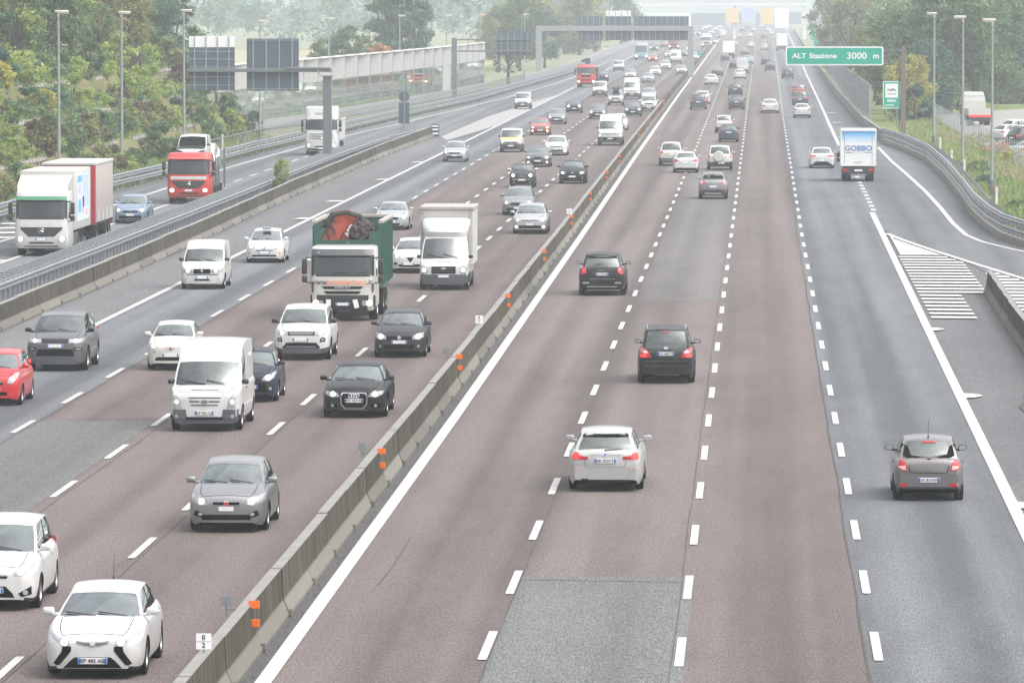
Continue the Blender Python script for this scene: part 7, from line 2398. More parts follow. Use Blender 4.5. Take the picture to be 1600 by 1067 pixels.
def tree_kind(seed, h, cr, base, ncl, per, size, shape='round', trunk_r=.25):
    """crown and trunk meshes; h total height, cr crown radius, base height of the crown foot"""
    rs = np.random.RandomState(seed)
    cs, rd = [], []
    tries = 0
    while len(cs) < ncl and tries < 9000:
        tries += 1
        t = rs.uniform(0, 1)
        z = base + (h - base) * t
        if shape == 'round':
            w = cr * math.sqrt(max(.02, 1 - (2 * t - .9) ** 2 / 1.21)) 
        elif shape == 'tall':
            w = cr * (.55 + .45 * math.sin(math.pi * min(1, t * 1.1 + .1))) * (1 if t < .8 else (1.05 - t) * 4)
        else:
            w = cr * (1 - t * .75)
        a = rs.uniform(0, 2 * math.pi); q = math.sqrt(rs.uniform(.15, 1))
        cs.append((math.cos(a) * w * q, math.sin(a) * w * q, z)); rd.append(cr * rs.uniform(.16, .34))
    V = leaves(rs, cs, rd, per, size, .8)
    crown = leaf_mesh('crown', V)
    t = MB()
    top = base + (h - base) * .6
    t.tube([(0, 0, -.3), (.05, 0, base * .5), (0, .05, base), (.1, .1, top)], [trunk_r * 1.25, trunk_r, trunk_r * .8, trunk_r * .25], 9)
    for i in range(0, len(cs), max(1, len(cs) // 14)):
        c = Vector(cs[i])
        s = Vector((0, 0, base * .8 + (c.z - base * .8) * .35))
        t.tube([s, s.lerp(c, .5) + Vector((0, 0, .3)), c], [trunk_r * .4, trunk_r * .22, .03], 6)
    return crown, t.mesh('trunk', True)


KIND = {}
def tk(k):
    if k not in KIND:
        KIND[k] = {'broad': lambda: tree_kind(1, 11, 4.6, 2.2, 60, 150, .22), 'broad2': lambda: tree_kind(2, 10, 4.0, 1.6, 55, 150, .21), 'tall': lambda: tree_kind(3, 17, 3.4, 1.5, 85, 130, .24, 'tall', .35),
                   'thin': lambda: tree_kind(4, 9, 2.6, 1.8, 26, 60, .20), 'big': lambda: tree_kind(5, 16, 6.2, 3.0, 85, 150, .27, 'round', .5), 'far': lambda: tree_kind(6, 14, 6.0, 1.0, 70, 90, .45, 'round', .4),
                   'bush': lambda: tree_kind(7, 2.2, 1.5, .1, 26, 70, .13, 'round', .06), 'bush2': lambda: tree_kind(8, 1.8, 1.7, .05, 26, 70, .13, 'round', .05), 'bush3': lambda: tree_kind(9, 3.0, 1.6, .2, 30, 75, .15, 'tall', .07),
                   'low': lambda: tree_kind(10, 1.1, 1.6, .0, 22, 60, .12, 'round', .04)}[k]()
    return KIND[k]


def plant(name, kind, x, y, z, s, leaf, label, cat, group, rz=None, sz=None):
    c, t = tk(kind)
    g = empty(name, (x, y, z), rnd.uniform(0, 6.28) if rz is None else rz, label=label, cat=cat, group=group)
    g.scale = (s, s, sz or s)
    link('crown', c, MAT[leaf], g)
    link('trunk', t, MAT['bark'], g)
    return g


# trees beyond the motorway: (name, kind, x, y, ground, scale, leaf, label)
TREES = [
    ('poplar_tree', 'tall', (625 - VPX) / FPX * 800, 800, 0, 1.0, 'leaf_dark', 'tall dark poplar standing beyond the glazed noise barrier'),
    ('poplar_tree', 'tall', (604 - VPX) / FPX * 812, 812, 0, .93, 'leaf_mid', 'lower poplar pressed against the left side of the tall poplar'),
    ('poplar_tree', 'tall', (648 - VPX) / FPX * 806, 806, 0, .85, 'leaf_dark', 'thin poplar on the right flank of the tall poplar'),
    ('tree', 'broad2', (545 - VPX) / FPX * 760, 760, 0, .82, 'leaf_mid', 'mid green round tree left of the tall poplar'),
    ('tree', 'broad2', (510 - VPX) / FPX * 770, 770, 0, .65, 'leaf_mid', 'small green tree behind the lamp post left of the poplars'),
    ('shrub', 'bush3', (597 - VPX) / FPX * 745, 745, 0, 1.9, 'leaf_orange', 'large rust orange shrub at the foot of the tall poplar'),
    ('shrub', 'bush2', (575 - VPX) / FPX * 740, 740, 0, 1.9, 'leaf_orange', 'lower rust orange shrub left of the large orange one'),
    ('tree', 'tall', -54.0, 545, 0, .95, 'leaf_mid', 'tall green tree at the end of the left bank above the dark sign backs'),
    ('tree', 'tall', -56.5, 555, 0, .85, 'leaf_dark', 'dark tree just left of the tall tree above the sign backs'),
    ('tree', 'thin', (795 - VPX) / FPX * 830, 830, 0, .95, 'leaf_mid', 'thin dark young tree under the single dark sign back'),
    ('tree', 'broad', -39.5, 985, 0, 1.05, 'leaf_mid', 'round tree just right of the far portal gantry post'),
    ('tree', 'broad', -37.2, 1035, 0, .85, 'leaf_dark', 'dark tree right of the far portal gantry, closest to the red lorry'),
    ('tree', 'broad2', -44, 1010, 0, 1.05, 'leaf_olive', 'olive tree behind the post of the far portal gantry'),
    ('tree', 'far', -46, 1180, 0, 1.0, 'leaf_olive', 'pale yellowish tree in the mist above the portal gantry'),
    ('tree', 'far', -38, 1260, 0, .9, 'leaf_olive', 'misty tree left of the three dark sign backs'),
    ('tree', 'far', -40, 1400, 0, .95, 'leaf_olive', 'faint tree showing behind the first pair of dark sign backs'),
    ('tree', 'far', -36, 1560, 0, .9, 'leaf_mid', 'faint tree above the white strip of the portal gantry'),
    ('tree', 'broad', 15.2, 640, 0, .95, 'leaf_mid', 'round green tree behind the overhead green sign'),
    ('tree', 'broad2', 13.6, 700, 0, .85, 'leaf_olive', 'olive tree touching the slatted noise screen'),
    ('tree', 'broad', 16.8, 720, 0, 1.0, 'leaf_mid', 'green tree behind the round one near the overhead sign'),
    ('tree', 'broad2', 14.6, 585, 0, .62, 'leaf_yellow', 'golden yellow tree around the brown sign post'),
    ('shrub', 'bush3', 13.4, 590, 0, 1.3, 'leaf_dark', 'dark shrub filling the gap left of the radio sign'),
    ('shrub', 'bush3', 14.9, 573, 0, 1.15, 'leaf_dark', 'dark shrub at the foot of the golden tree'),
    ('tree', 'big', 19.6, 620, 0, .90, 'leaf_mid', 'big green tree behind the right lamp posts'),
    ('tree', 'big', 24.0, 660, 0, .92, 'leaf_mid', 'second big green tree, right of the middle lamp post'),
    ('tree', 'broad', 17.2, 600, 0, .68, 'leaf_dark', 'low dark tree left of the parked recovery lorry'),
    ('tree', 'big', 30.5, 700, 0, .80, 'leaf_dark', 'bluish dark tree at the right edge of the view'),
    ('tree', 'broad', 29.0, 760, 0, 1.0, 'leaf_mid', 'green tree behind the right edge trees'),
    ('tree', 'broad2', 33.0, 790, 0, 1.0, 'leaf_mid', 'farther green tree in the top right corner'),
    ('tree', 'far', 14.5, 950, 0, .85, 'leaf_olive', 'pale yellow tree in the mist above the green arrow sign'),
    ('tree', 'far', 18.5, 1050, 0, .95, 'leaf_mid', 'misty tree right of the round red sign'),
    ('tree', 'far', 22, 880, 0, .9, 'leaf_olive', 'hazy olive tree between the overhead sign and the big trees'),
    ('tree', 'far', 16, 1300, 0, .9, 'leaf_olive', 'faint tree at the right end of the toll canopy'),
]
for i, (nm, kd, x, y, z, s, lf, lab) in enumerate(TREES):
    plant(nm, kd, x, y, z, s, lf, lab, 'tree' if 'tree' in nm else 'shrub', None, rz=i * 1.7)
# hedge plants along the far side of the gravel lot
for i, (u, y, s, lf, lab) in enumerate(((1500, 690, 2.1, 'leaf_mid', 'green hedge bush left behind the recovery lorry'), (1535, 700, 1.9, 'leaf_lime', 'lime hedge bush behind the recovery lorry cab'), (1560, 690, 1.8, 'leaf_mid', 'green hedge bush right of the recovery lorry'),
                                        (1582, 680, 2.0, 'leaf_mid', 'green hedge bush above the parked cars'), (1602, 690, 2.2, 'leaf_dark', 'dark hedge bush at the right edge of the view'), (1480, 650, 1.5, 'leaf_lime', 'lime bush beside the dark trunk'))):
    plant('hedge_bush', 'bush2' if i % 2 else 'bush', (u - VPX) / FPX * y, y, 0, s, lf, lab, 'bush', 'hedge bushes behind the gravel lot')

# shrubs and trees of the terraced bank
SH = random.Random(21)
COLN = {'leaf_mid': 'mid green', 'leaf_dark': 'dark green', 'leaf_olive': 'olive', 'leaf_lime': 'bright lime', 'leaf_maroon': 'brownish maroon', 'leaf_yellow': 'yellowed', 'leaf_orange': 'rust coloured'}
ZONE = ((0, 365, 'left of the first lamp post'), (365, 405, 'between the first two lamp posts'), (405, 447, 'between the second and third lamp posts'), (447, 999, 'below the dark sign backs'))
def zone(x, y):
    u = VPX + FPX * x / y
    return 'left of the lamp posts' if u < 90 else ('between first two lamp posts' if u < 185 else ('before the third lamp post' if u < 287 else 'near the sign backs'))
for lvl, (x0, z0, nm) in enumerate(((-43.4, .45, 'at the foot'), (-45.2, 2.2, 'on the lowest terrace'), (-47.3, 4.25, 'on the second terrace'), (-49.6, 6.25, 'on the top terrace'))):
    y = 318.0 + lvl * 8
    while y < 506:
        y += SH.uniform(3.2, 7.0) * (1.2 if lvl == 0 else .9)
        if SH.random() < .06:
            continue
        kd = SH.choice(['bush', 'bush2', 'bush3', 'low', 'bush'])
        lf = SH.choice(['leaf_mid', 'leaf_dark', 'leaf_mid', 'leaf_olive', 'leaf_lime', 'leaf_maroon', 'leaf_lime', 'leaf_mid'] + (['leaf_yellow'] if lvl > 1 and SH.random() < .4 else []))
        s = SH.uniform(.6, 1.1) * (.8 if lvl == 0 else 1.0)
        x = x0 + SH.uniform(-.6, .5)
        lab = '%s %s %s, %s' % (COLN[lf], {'bush': 'round shrub', 'bush2': 'wide shrub', 'bush3': 'upright shrub', 'low': 'low shrub'}[kd], nm, zone(x, y))
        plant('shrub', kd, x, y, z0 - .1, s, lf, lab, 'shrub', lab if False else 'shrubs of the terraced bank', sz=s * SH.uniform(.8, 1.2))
for i in range(34):
    y = 330 + i * 5.8 + SH.uniform(-2, 2)
    row = i % 3
    x = -52.5 - row * 4.2 + SH.uniform(-1.2, 1.2)
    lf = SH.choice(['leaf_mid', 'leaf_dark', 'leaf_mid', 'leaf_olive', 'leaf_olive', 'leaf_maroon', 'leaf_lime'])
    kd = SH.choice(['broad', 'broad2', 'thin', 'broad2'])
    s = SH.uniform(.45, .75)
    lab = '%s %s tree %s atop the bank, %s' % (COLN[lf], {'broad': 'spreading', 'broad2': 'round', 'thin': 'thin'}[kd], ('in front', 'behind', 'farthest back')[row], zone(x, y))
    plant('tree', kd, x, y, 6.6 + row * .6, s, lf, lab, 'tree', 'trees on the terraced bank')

# grass: tufts over the bank, the right verge and the strip by the left rail
def tufts(name, pts, mat, n_bl=5, hgt=.35):
    rs = np.random.RandomState(len(pts))
    P = np.repeat(np.array(pts), n_bl, 0)
    n = len(P)
    P[:, :2] += rs.normal(size=(n, 2)) * .12
    a = rs.uniform(0, 6.28, n); h = hgt * rs.uniform(.5, 1.4, n); w = .035 * rs.uniform(.7, 1.5, n)
    dx, dy = np.cos(a) * w, np.sin(a) * w
    lean = rs.normal(size=(n, 2)) * (.35 * h)[:, None]
    z = np.zeros(n)
    A = P + np.stack([-dx, -dy, z], 1); B = P + np.stack([dx, dy, z], 1)
    C = P + np.stack([dx * .3 + lean[:, 0], dy * .3 + lean[:, 1], h], 1); D = P + np.stack([-dx * .3 + lean[:, 0], -dy * .3 + lean[:, 1], h], 1)
    me = leaf_mesh(name, np.stack([A, B, C, D], 1).reshape(-1, 3))
    return link(name, me, MAT[mat], kind='stuff')


gr = random.Random(3)
pts, dry = [], []
for i in range(9000):
    y = 262 + gr.random() ** 1.2 * 360
    xr = lerp_pts(FE[::-1], y)
    xl = 13.1 if y > 300 else 13.1 + (300 - y) * .3
    x = gr.uniform(xl, xr + (1 if y < 330 else 0))
    if x < xl: continue
    q = (x - xl) / max(.5, xr - xl)
    (dry if q > .55 and math.sin(y * .07 + x) > -.1 or gr.random() < .12 else pts).append((x, y, -.05))
tufts('verge_grass', pts, 'grass_blade', 6, .32); tufts('dry_verge_grass', dry, 'grass_dry', 6, .42)
pts = []
for i in range(5200):
    lv = gr.choice([(-42.9, .25, .4), (-45.1, 2.2, .6), (-47.3, 4.25, .6), (-49.6, 6.3, .8), (-53, 7.2, 2)])
    pts.append((lv[0] + gr.uniform(-lv[2], lv[2]), gr.uniform(300, 510), lv[1] - .1))
tufts('bank_grass', pts, 'grass_blade', 6, .40)
pts = []
for i in range(2600):
    y = gr.uniform(300, 900)
    pts.append((lerp_pts(G5, y) + gr.uniform(-1.4, .05), y, -.02))
tufts('roadside_grass', pts, 'grass_blade', 6, .28)
# weed growing in the left barrier, verge shrubs
x, y = at(443, 283)
plant('weed_plant', 'bush', -28.9, 361, 0, .42, 'leaf_lime', 'bright green weed sprouting between the left barrier and the lattice rail', 'plant', None, sz=.95)
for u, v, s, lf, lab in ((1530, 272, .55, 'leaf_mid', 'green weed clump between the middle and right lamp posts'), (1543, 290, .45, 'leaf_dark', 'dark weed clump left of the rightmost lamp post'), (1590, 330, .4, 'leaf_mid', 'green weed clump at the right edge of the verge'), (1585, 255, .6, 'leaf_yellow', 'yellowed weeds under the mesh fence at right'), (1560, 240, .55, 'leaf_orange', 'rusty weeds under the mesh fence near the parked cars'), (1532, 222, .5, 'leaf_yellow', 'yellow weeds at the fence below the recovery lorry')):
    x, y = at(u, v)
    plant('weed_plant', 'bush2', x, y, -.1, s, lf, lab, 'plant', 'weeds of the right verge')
# far woodland, one mass lost in the mist
rs = np.random.RandomState(77)
cs, rd = [], []
for i in range(420):
    side = i % 5
    if side < 4:
        y = rs.uniform(1500, 2500); x = rs.uniform(-330, -48 - (y - 1500) * .01)
    else:
        y = rs.uniform(1350, 2500); x = rs.uniform(20, 170)
    for q in range(4):
        cs.append((x + rs.normal() * 2.5, y + rs.normal() * 3, rs.uniform(1, 12))); rd.append(rs.uniform(2, 4.2))
link('far_woodland', leaf_mesh('far_woodland', leaves(rs, cs, rd, 34, .8)), MAT['leaf_dark'], kind='stuff')

# ------------------------------------------------------------------ traffic
GL_, GR_, GS_, GP_ = 'vehicles coming towards us', 'vehicles driving away from us', 'vehicles on the left slip road', 'cars parked on the gravel lot'
# kind, name, label, category, u, v (nearest wheels on the road), paint, detail level, materials swapped
LEFT = [
    ('volt_hatch', 'parked', 'white low saloon with black boomerang bumper slots at the bottom left', 'car', 153, 1052, 'p_white', 0),
    ('mpv_kinetic', '', 'white people carrier cut off by the left edge behind the white saloon', 'car', -7, 948, 'p_white', 0),
    ('bravo', '', 'dark grey hatchback with a small pale front plate in the lane by the barrier', 'car', 360, 827, 'p_midgrey', 0),
    ('tall_van', '', 'white high-roof panel van with grey bumper corners', 'van', 325, 671, 'p_white', 0),
    ('punto', '', 'navy hatchback half hidden behind the white high-roof van', 'car', 392, 626, 'p_navy', 0),
    ('exec_saloon', '', 'black executive saloon with a tall chrome-framed grille and lit lamps', 'car', 556, 650, 'p_black', 0),
    ('golf', '', 'dark grey hatchback with lit lamps beside the barrier ahead of the black saloon', 'car', 626, 557, 'p_dark', 0),
    ('white_suv', '', 'white off-roader with black mirrors and sills in front of the skip lorry', 'car', 474, 561, 'p_white', 0),
    ('grey_suv', '', 'large dark grey off-roader with lit lamps in the outer lane', 'car', 91, 578, 'p_grey', 0),
    ('retro_city', '', 'white rounded little car peeking out behind the white high-roof van', 'car', 270, 577, 'p_ivory', 0),
    ('jazz', '', 'bright red small hatchback cut off by the left edge', 'car', -8, 632, 'p_red', 0),
    ('skip_lorry', '', 'white tipper lorry with a green container full of red scrap', 'lorry', 540, 499, 'p_ivory', 0),
    ('luton', '', 'white box lorry with a cream roof and moulded cab deflector', 'lorry', 695, 452, 'p_white', 0),
    ('small_hatch', '', 'white small hatchback half hidden behind the white box lorry', 'car', 643, 426, 'p_white', 0),
    ('coupe', '', 'silver coupe right behind the green container lorry', 'car', 613, 359, 'p_silver', 0),
    ('prius', '', 'white taxi hatchback with a roof sign in the outer lane', 'car', 415, 410, 'p_white', 0),
    ('low_van', '', 'white compact panel van with a black grille and lit lamps', 'van', 318, 451, 'p_white', 0),
    ('passat', '', 'silver white estate with fog lamps on beside the median barrier', 'car', 829, 365, 'p_silver', 0),
    ('wagon_generic', '', 'grey estate with warm lamps directly behind the silver white estate', 'car', 810, 336, 'p_midgrey', 1),
    ('retro_chrome', '', 'dark little car with chrome bumper bars and chrome mirrors', 'car', 816, 293, 'p_dark', 0),
    ('hatch_generic', '', 'black hatchback with lit lamps alone by the median barrier', 'car', 895, 287, 'p_black', 0),
    ('saloon_grille', '', 'dark silver saloon with an upright grille and one bright fog lamp', 'car', 841, 261, 'p_grey', 1),
    ('passat', '', 'white saloon with a thin dark grille beside the dark silver saloon', 'car', 869, 243, 'p_white', 1),
    ('hatch_generic', '', 'lone silver grey hatchback in the outer lane near the left barrier tip', 'car', 711, 253, 'p_silver', 1),
    ('box_van_small', '', 'white delivery van with a yellow bonnet and grey bumper', 'van', 799, 238, 'p_white', 1, {'bonnet': 'p_yellow'}),
    ('red_saloon', '', 'brick red saloon with lit lamps and fog lamps', 'car', 844, 211.5, 'p_brickred', 1),
    ('hatch_generic', '', 'grey hatchback following the brick red saloon', 'car', 870, 194.5, 'p_midgrey', 1),
    ('mini', '', 'small dark car with a silver roof two lengths behind the red saloon', 'car', 897, 177, 'p_slate', 1),
    ('box_van_small', '', 'white van with a dark bumper merging from the slip road', 'van', 817, 171, 'p_white', 1),
    ('big_van', '', 'large white van with a black bumper beside the median', 'van', 954, 227.5, 'p_white', 0),
    ('hatch_generic', '', 'white car hidden behind the large white van', 'car', 966, 204, 'p_white', 2),
    ('hatch_generic', '', 'dark grey hatchback left of the large white van', 'car', 934, 186.5, 'p_grey', 1),
    ('roofbox_suv', '', 'grey off-roader with a dark roof box', 'car', 962, 165, 'p_silver', 1),
    ('hatch_generic', '', 'dark hatchback with lit lamps right of the large white van', 'car', 989, 182, 'p_slate', 1),
    ('tall_suv', '', 'white off-roader near the median beside the dark hatchback', 'car', 1014, 174.5, 'p_white', 1),
    ('wagon_generic', '', 'silver estate just behind the white off-roader near the median', 'car', 1014, 158, 'p_silver', 2),
    ('big_van', '', 'white high van with black bumper behind the roof-box off-roader', 'van', 987, 155, 'p_white', 1),
    ('box_van_small', '', 'white small van right of the red lorry', 'van', 937, 151, 'p_white', 1),
    ('red_lorry', '', 'bright red lorry with a dark crane body in the outer lane', 'lorry', 916, 137, 'p_truckred', 1),
    ('hatch_generic', '', 'dark car half hidden between the red lorry and the small van', 'car', 941, 127, 'p_dark', 2),
    ('box_van_small', '', 'white van with a black grille alone beyond the red lorry', 'van', 966.5, 112, 'p_white', 2),
    ('hatch_generic', '', 'pale silver car hidden behind the white high van', 'car', 985, 124, 'p_silver', 2),
    ('saloon_grille', '', 'silver saloon with bright lamps in the second lane from the median', 'car', 1013, 130, 'p_silver', 2),
    ('hatch_generic', '', 'white hatchback just behind the silver saloon', 'car', 1024, 119, 'p_white', 2),
    ('bus', '', 'light blue coach with a red destination board', 'bus', 1002, 94, 'p_skyblue', 2),
    ('hatch_generic', '', 'small red car in front of the light blue coach', 'car', 1020, 97.5, 'p_brickred', 2),
    ('tall_suv', '', 'dark off-roader with glaring lamps right of the coach', 'car', 1022, 81, 'p_dark', 2),
    ('white_lorry', '', 'far red lorry below the dark sign backs', 'lorry', 1053, 78, 'p_brickred', 2),
    ('box_van_small', '', 'far red van left of the red lorry', 'van', 1037, 75, 'p_brickred', 2),
    ('big_van', '', 'far white van right of the small red car', 'van', 1056, 100, 'p_white', 2),
    ('wagon_generic', '', 'far white estate in front of the far white van', 'car', 1040, 109, 'p_white', 2),
    ('hatch_generic', '', 'far silver car alone near the portal gantry leg', 'car', 1065, 117, 'p_silver', 2),
    ('hatch_generic', '', 'far silver car left of the far white van', 'car', 1045, 91, 'p_silver', 2),
    ('hatch_generic', '', 'far grey car right of the far red lorry', 'car', 1078, 81, 'p_silver', 2),
    ('white_lorry', '', 'far white lorry beside the median near the portal gantry', 'lorry', 1104, 75, 'p_white', 2),
    ('hatch_generic', '', 'far grey car under the right leg of the portal gantry', 'car', 1068, 89.5, 'p_grey', 2),
    ('hatch_generic', '', 'far white car between the gantry leg and the tiny green plate', 'car', 1086, 95, 'p_white', 2),
    ('hatch_generic', '', 'far car with one glaring lamp right of the far white lorry', 'car', 1117, 70, 'p_silver', 2),
    ('hatch_generic', '', 'tiny red car on the far left collector road behind the red lorry', 'car', 950, 82, 'p_brickred', 2),
]
MIST = [(1099, 62), (1106, 61), (1124, 60), (1129, 57), (1112, 54), (1094, 50), (1102, 47), (1118, 49), (1137, 48), (1108, 44), (1124, 45), (1090, 56), (1128, 52)]
for i, (u, v) in enumerate(MIST):
    LEFT.append(('hatch_generic', '', 'tiny oncoming car almost lost in the mist, only its lamps clear', 'car', u, v, ('p_white', 'p_silver', 'p_grey')[i % 3], 2))
RIGHT = [
    ('sport_wagon', '', 'white estate with L-shaped red lamps in the fast lane', 'car', 947.5, 763, 'p_pearl', 0),
    ('mauve_hatch', '', 'grey mauve hatchback with a roof aerial in the grey slow lane', 'car', 1450, 780, 'p_mauve', 0),
    ('black_mpv', '', 'black people carrier with silver roof rails', 'car', 1041, 597, 'p_black', 0),
    ('black_sport_suv', '', 'black sporty off-roader near the median barrier', 'car', 941.5, 460.5, 'p_black', 0),
    ('crossover', '', 'grey crossover with boomerang tail lamps', 'car', 1114.5, 311, 'p_midgrey', 0),
    ('white_hatch', '', 'white hatchback with slit lamps beside the delivery lorry', 'car', 1284, 263, 'p_white', 0),
    ('box_rear', '', 'white delivery lorry with blue fading doors lettered GOBBO', 'lorry', 1340.5, 283, 'p_white', 0),
    ('spare_suv', '', 'white off-roader with the spare wheel on its tailgate', 'car', 1124.5, 265.5, 'p_ivory', 0),
    ('white_fivedoor', '', 'white hatchback just left of the spare-wheel off-roader', 'car', 1071.5, 270, 'p_white', 0),
    ('tall_suv', '', 'white off-roader with a dark bumper behind the left white hatchback', 'car', 1049, 259, 'p_ivory', 0),
    ('supermini', '', 'dark slate small hatchback in the second lane', 'car', 1138.5, 222, 'p_slate', 1),
    ('boxy_city', '', 'white upright little car behind the dark slate hatchback', 'car', 1131, 208, 'p_white', 1),
    ('tall_suv', '', 'dark off-roader in the fast lane far ahead', 'car', 1091, 171.5, 'p_slate', 1),
    ('hatch_generic', '', 'pale car hidden behind the dark off-roader in the fast lane', 'car', 1098, 163, 'p_white', 1),
    ('hatch_generic', '', 'slate grey hatchback in the second lane beside the dark off-roader', 'car', 1151, 171.5, 'p_slate', 1),
    ('wagon_generic', '', 'dark estate with bicycles rack directly ahead of the slate grey hatchback', 'car', 1149, 149.5, 'p_slate', 1),
    ('exec_rear', '', 'white saloon alone in the third lane', 'car', 1203, 177, 'p_white', 1),
    ('white_fivedoor', '', 'white hatchback in the slow lane under the overhead sign', 'car', 1253.5, 184.5, 'p_white', 1),
    ('tall_suv', '', 'dark grey off-roader right ahead of the slow lane white hatchback', 'car', 1250, 167, 'p_grey', 1),
    ('boxy_city', '', 'pinkish red car ahead of the dark grey off-roader', 'car', 1248, 153, 'p_brickred', 1),
    ('tall_suv', '', 'slate car with a white load just below the overhead sign', 'car', 1230.5, 123.5, 'p_slate', 1),
    ('hatch_generic', '', 'bluish grey car left of the overhead sign', 'car', 1203, 111, 'p_slate', 2),
    ('hatch_generic', '', 'dark car half hidden behind the bluish grey car', 'car', 1196.5, 102, 'p_navy', 2),
    ('exec_rear', '', 'white saloon in the fast lane far ahead', 'car', 1111.5, 133, 'p_white', 1),
    ('exec_rear', '', 'dark saloon ahead of the far white saloon', 'car', 1121, 119.5, 'p_grey', 2),
    ('white_fivedoor', '', 'white hatchback in the second lane far ahead', 'car', 1156, 124, 'p_white', 2),
    ('big_van', '', 'white van right ahead of the far white hatchback', 'van', 1160, 115, 'p_white', 2),
    ('hatch_generic', '', 'dark car peeking out left of the far white van', 'car', 1147, 108, 'p_navy', 2),
    ('hatch_generic', '', 'slate car in the fast lane near the far white lorry', 'car', 1133, 95.5, 'p_slate', 2),
    ('white_lorry', '', 'far white lorry driving away in the fast lane', 'lorry', 1138.5, 91, 'p_white', 2),
    ('hatch_generic', '', 'purple grey car ahead of the light blue car', 'car', 1163.5, 86, 'p_mauve', 2),
    ('hatch_generic', '', 'light blue car in the second lane far ahead', 'car', 1169.5, 100, 'p_skyblue', 2),
    ('wagon_generic', '', 'far grey estate in the fast lane', 'car', 1147.5, 74, 'p_midgrey', 2),
    ('white_fivedoor', '', 'far white car with a dark rear window in the second lane', 'car', 1173, 75, 'p_white', 2),
    ('wagon_generic', '', 'far silver estate in the third lane', 'car', 1193.5, 79, 'p_silver', 2),
    ('artic_rear', '', 'far white articulated lorry left of the green arrow sign', 'lorry', 1221.5, 80, 'p_white', 2),
    ('tall_suv', '', 'faint grey off-roader left of the articulated lorry', 'car', 1194, 61, 'p_grey', 2),
]
MISTR = [(1154, 60), (1172, 59), (1160, 50), (1178, 50), (1200, 49), (1168, 45), (1190, 44), (1205, 55)]
for i, (u, v) in enumerate(MISTR):
    RIGHT.append(('hatch_generic', '', 'tiny car driving away, almost lost in the mist', 'car', u, v, ('p_silver', 'p_white', 'p_grey')[i % 3], 2))
NAMES = {'car': 'car', 'van': 'van', 'lorry': 'lorry', 'bus': 'coach'}
jit = random.Random(2)
for row in LEFT:
    k, _, lab, cat, u, v, paint, lod = row[:8]
    over = dict(row[8]) if len(row) > 8 else {}
    placed(model(k), NAMES[cat], lab, cat, u, v, 'F', paint, lod, GL_, jit.uniform(-.006, .006), over)
for k, _, lab, cat, u, v, paint, lod in RIGHT:
    placed(model(k), NAMES[cat], lab, cat, u, v, 'R', paint, lod, GR_, jit.uniform(-.006, .006))
# slip road on the left
SLIP = [('box_lorry', 'lorry', 'white box lorry with a green sun visor on the left slip road', 70, 399, 'p_white', 0),
        ('hatch_generic', 'car', 'blue hatchback tucked behind the white box lorry', 206, 349, 'p_blue', 0),
        ('car_carrier', 'lorry', 'red car carrier with a white band and chrome star', 298, 318, 'p_truckred', 0),
        ('tipper', 'lorry', 'white tipper lorry with a tall roof beside the gantry post', 504, 243, 'p_white', 0)]
for k, cat, lab, u, v, paint, lod in SLIP:
    root = placed(model(k), NAMES[cat], lab, cat, u, v, 'F', paint, lod, GS_)
    if k == 'box_lorry':
        instance(model('trailer'), 'trailer', 'grey curtain trailer with a crimson front board behind the white box lorry', 'trailer', (root.location.x, root.location.y + 10.6, 0), 0, 'p_white', 0, GS_)
    if k == 'car_carrier':
        c = instance(model('box_van_small'), 'car', 'white car with a dark front loaded on the upper deck of the red carrier', 'car', (root.location.x - .1, root.location.y - 4.5 + 2.45 + 2.19, 2.14), 0, 'p_white', 1, GS_, {'bonnet': 'p_black', 'windscreen': 'gap', 'headlight': 'p_black', 'lamp': 'p_black'})
        c = instance(model('hatch_generic'), 'car', 'white car loaded nose down on the rear ramp of the red carrier', 'car', (root.location.x + .15, root.location.y + 3.6, 1.55), 0, 'p_white', 1, GS_, {'bonnet': 'p_black', 'windscreen': 'gap', 'lamp': 'lens'})
        c.rotation_euler = (R(17), 0, 0)
# gravel lot on the right
x, y = at(1525, 196)
instance(model('flatbed'), 'lorry', 'white recovery lorry with a red rear board parked on the gravel lot', 'lorry', (x, y + 2, 0), math.pi + .12, 'p_white', 0, 'vehicles parked on the gravel lot')
for k, u, v, rz, paint, lab in (('wagon_generic', 1588, 215, 2.25, 'p_white', 'white parked car farthest back at the right edge'), ('white_fivedoor', 1572, 222, 2.3, 'p_white', 'white parked hatchback between the far white car and the black estate'),
                                ('tall_suv', 1600, 232, 2.2, 'p_dark', 'black parked estate with a red tail lamp at the right edge'), ('exec_rear', 1606, 250, 2.35, 'p_white', 'white parked saloon nearest the mesh fence')):
    x, y = at(u, v)
    instance(model(k), 'car', lab, 'car', (x + .8, y + 1.5, 0), rz, paint, 1, GP_)


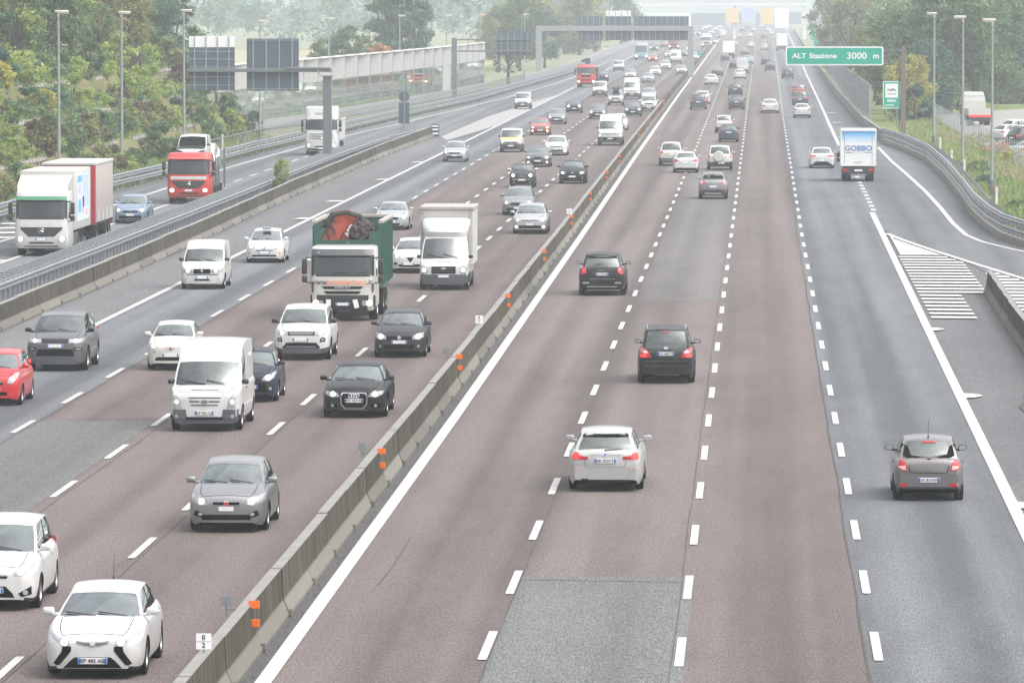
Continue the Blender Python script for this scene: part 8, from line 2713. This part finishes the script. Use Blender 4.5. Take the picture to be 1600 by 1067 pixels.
# load and drivers
def scrap(root):
    x, y = root.location.x, root.location.y
    c0 = y - 4.3 + 2.5
    g = empty('broken_crane', (x - .1, c0 + .35, 2.6), label='orange red crane arm lying in the green container', cat='scrap')
    g.scale = (1.4, 1, 1.3)
    m = MB()
    for a, b, w in (((-.55, .1, .0), (-.05, .3, 1.0), .22), ((.05, .2, .0), (.10, .35, 1.02), .2), ((-.05, .3, 1.0), (.35, .5, .55), .18)):
        a, b = Vector(a), Vector(b)
        d = (b - a).normalized(); s = Vector((d.z, 0, -d.x)) * w
        t = Vector((0, .12, 0))
        m.add([a - s - t, a + s - t, b + s - t, b - s - t, a - s + t, a + s + t, b + s + t, b - s + t], [(0, 1, 2, 3), (7, 6, 5, 4), (0, 4, 5, 1), (2, 6, 7, 3), (1, 5, 6, 2), (0, 3, 7, 4)])
    link('arm_plate', m.mesh('arm_plate'), MAT['scrap_red'], g)
    m = MB().tube([(-.5, 0, .75), (-.35, 0, .98), (.0, .05, 1.04), (.4, .1, .92), (.5, .1, .8)], .07, 7)
    link('hydraulic_pipe', m.mesh('hydraulic_pipe', True), MAT['scrap_dark'], g)
    t = text_mesh('ASSI', .2, .006, .002); t.transform(Matrix.Rotation(R(-62), 4, 'Y')); t.transform(Matrix.Translation((.12, .02, .5)))
    link('arm_lettering', t, MAT['sign_white'], g)
    g = empty('scrap_hoops', (x - .78, c0 + .4, 2.75), label='rusty bent steel hoops at the left of the container load', cat='scrap')
    g.scale = (1.15, 1, 1.1)
    m = MB()
    rr = random.Random(4)
    for k in range(5):
        r0 = rr.uniform(.25, .42); cx, cz = rr.uniform(-.1, .1), rr.uniform(.3, .5)
        m.tube([(cx + r0 * math.cos(a) * 1.1, rr.uniform(-.05, .05) + k * .06, cz + r0 * math.sin(a)) for a in np.linspace(0, 6.3, 16)], .035, 6, False)
    m.tube([(-.3, -.05, 0), (.25, .1, 1.0)], .05, 6).tube([(.1, -.05, .0), (-.1, .1, .8)], .04, 6)
    link('hoops', m.mesh('hoops', True), MAT['scrap_dark'], g)
    g = empty('scrap_bundle', (x + .52, c0 + .5, 2.75), label='dark crumpled metal bundle at the right of the container load', cat='scrap')
    bm = bmesh.new()
    bmesh.ops.create_icosphere(bm, subdivisions=4, radius=.5)
    for v in bm.verts:
        n = math.sin(v.co.x * 17 + 1) * math.sin(v.co.y * 15) * math.sin(v.co.z * 19 + 2)
        v.co *= 1 + .16 * n + rr.uniform(-.09, .09)
        v.co.z = v.co.z * 1.15 + .35
    me = bpy.data.meshes.new('bundle'); bm.to_mesh(me); bm.free()
    link('bundle', me, MAT['scrap_dark'], g)


def driver(x, y, z, shirt, label, s=1.0):
    """seated figure behind the wheel: one skinned body, head with face, cap of hair"""
    J = [(0, 0, 0), (0, .02, .22), (0, .03, .44), (0, .02, .56), (0, 0, .64), (0, -.02, .76), (.19, .02, .50), (.27, -.12, .30), (.17, -.40, .34), (-.19, .02, .50), (-.27, -.12, .30), (-.17, -.40, .34), (.11, -.42, .02), (-.11, -.42, .02), (.12, -.50, -.35), (-.12, -.50, -.35)]
    E_ = [(0, 1), (1, 2), (2, 3), (3, 4), (4, 5), (2, 6), (6, 7), (7, 8), (2, 9), (9, 10), (10, 11), (0, 12), (0, 13), (12, 14), (13, 15)]
    rad = [.15, .16, .17, .09, .06, .085, .075, .055, .038, .075, .055, .038, .085, .085, .055, .055]
    g = empty('person', (x, y, z), label=label, cat='person')
    bm = bmesh.new()
    me = bpy.data.meshes.new('body')
    me.from_pydata([Vector(j) * s for j in J], E_, [])
    o = link('body', me, MAT[shirt], g)
    sk = o.modifiers.new('skin', 'SKIN')
    for v, r0 in zip(me.skin_vertices[0].data, rad):
        v.radius = (r0 * s, r0 * s * .8)
    me.skin_vertices[0].data[0].use_root = True
    o.modifiers.new('smooth', 'SUBSURF').levels = 1
    hd = bmesh.new()
    bmesh.ops.create_uvsphere(hd, u_segments=16, v_segments=12, radius=.1)
    for v in hd.verts:
        v.co.z *= 1.25
        if v.co.y < -.06 and abs(v.co.x) < .025 and abs(v.co.z) < .04: v.co.y -= .02
        if v.co.z < -.05: v.co.x *= .8
        v.co = v.co * s + Vector((0, -.02, .80)) * s
    mh = bpy.data.meshes.new('head'); hd.to_mesh(mh); hd.free()
    mh.polygons.foreach_set('use_smooth', [True] * len(mh.polygons))
    link('head', mh, MAT['skin'], g)
    hm = MB().bbox(-.098 * s, .098 * s, -.06 * s, .10 * s, .83 * s, .935 * s, .045 * s)
    link('hair', hm.mesh('hair', True), MAT['hair_dark'], g)
    ey = MB()
    for sg in (-1, 1):
        ey.box((sg * .036 - .014) * s, (sg * .036 + .014) * s, -.124 * s, -.112 * s, .805 * s, .822 * s)
    ey.box(-.022 * s, .022 * s, -.122 * s, -.11 * s, .742 * s, .750 * s)
    link('face', ey.mesh('face'), MAT['hair_dark'], g)
    for sg in (-1, 1):
        h = MB().bbox((sg * .16 - .04) * s, (sg * .16 + .04) * s, -.46 * s, -.40 * s, .30 * s, .40 * s, .02)
        for q in range(4):
            h.tube([((sg * .16 - .03 + q * .02) * s, -.46 * s, .39 * s), ((sg * .16 - .03 + q * .02) * s, -.50 * s, .36 * s), ((sg * .16 - .03 + q * .02) * s, -.48 * s, .32 * s)], .009, 5)
        h.tube([((sg * .16 - sg * .04) * s, -.44 * s, .36 * s), ((sg * .16 - sg * .06) * s, -.49 * s, .38 * s)], .010, 5)
        link('hand', h.mesh('hand', True), MAT['skin'], g)
    return g


for o in list(COL.objects):
    lab = o.get('label', '')
    if lab.startswith('white tipper lorry with a green'):
        scrap(o)
        driver(o.location.x + .60, o.location.y - 4.3 + 1.15, 1.42, 'hivis', 'driver in an orange high-visibility jacket at the wheel of the container lorry')
    elif lab.startswith('white high-roof panel van'):
        driver(o.location.x + .42, o.location.y - 2.65 + 1.75, .95, 'shirt_white', 'driver in a pale shirt at the wheel of the white high-roof van')
    elif lab.startswith('dark grey hatchback with a small'):
        driver(o.location.x + .37, o.location.y - 2.17 + 2.25, .42, 'shirt_white', 'driver in a pale top inside the dark grey hatchback', .9)

# ------------------------------------------------------------------ mist
m, nt, n, l, b = nodes_of('mist')
n.remove(b)
pv = n.new('ShaderNodeVolumePrincipled')
pv.inputs['Color'].default_value = (0.895, 0.962, 1.0, 1)
pv.inputs['Density'].default_value = 0.00029
pv.inputs['Anisotropy'].default_value = 0.0
l.new(pv.outputs[0], n['Material Output'].inputs['Volume'])
MB().box(-1000, 1000, -120, 4800, -1.2, 26).obj('haze', m, kind='stuff')
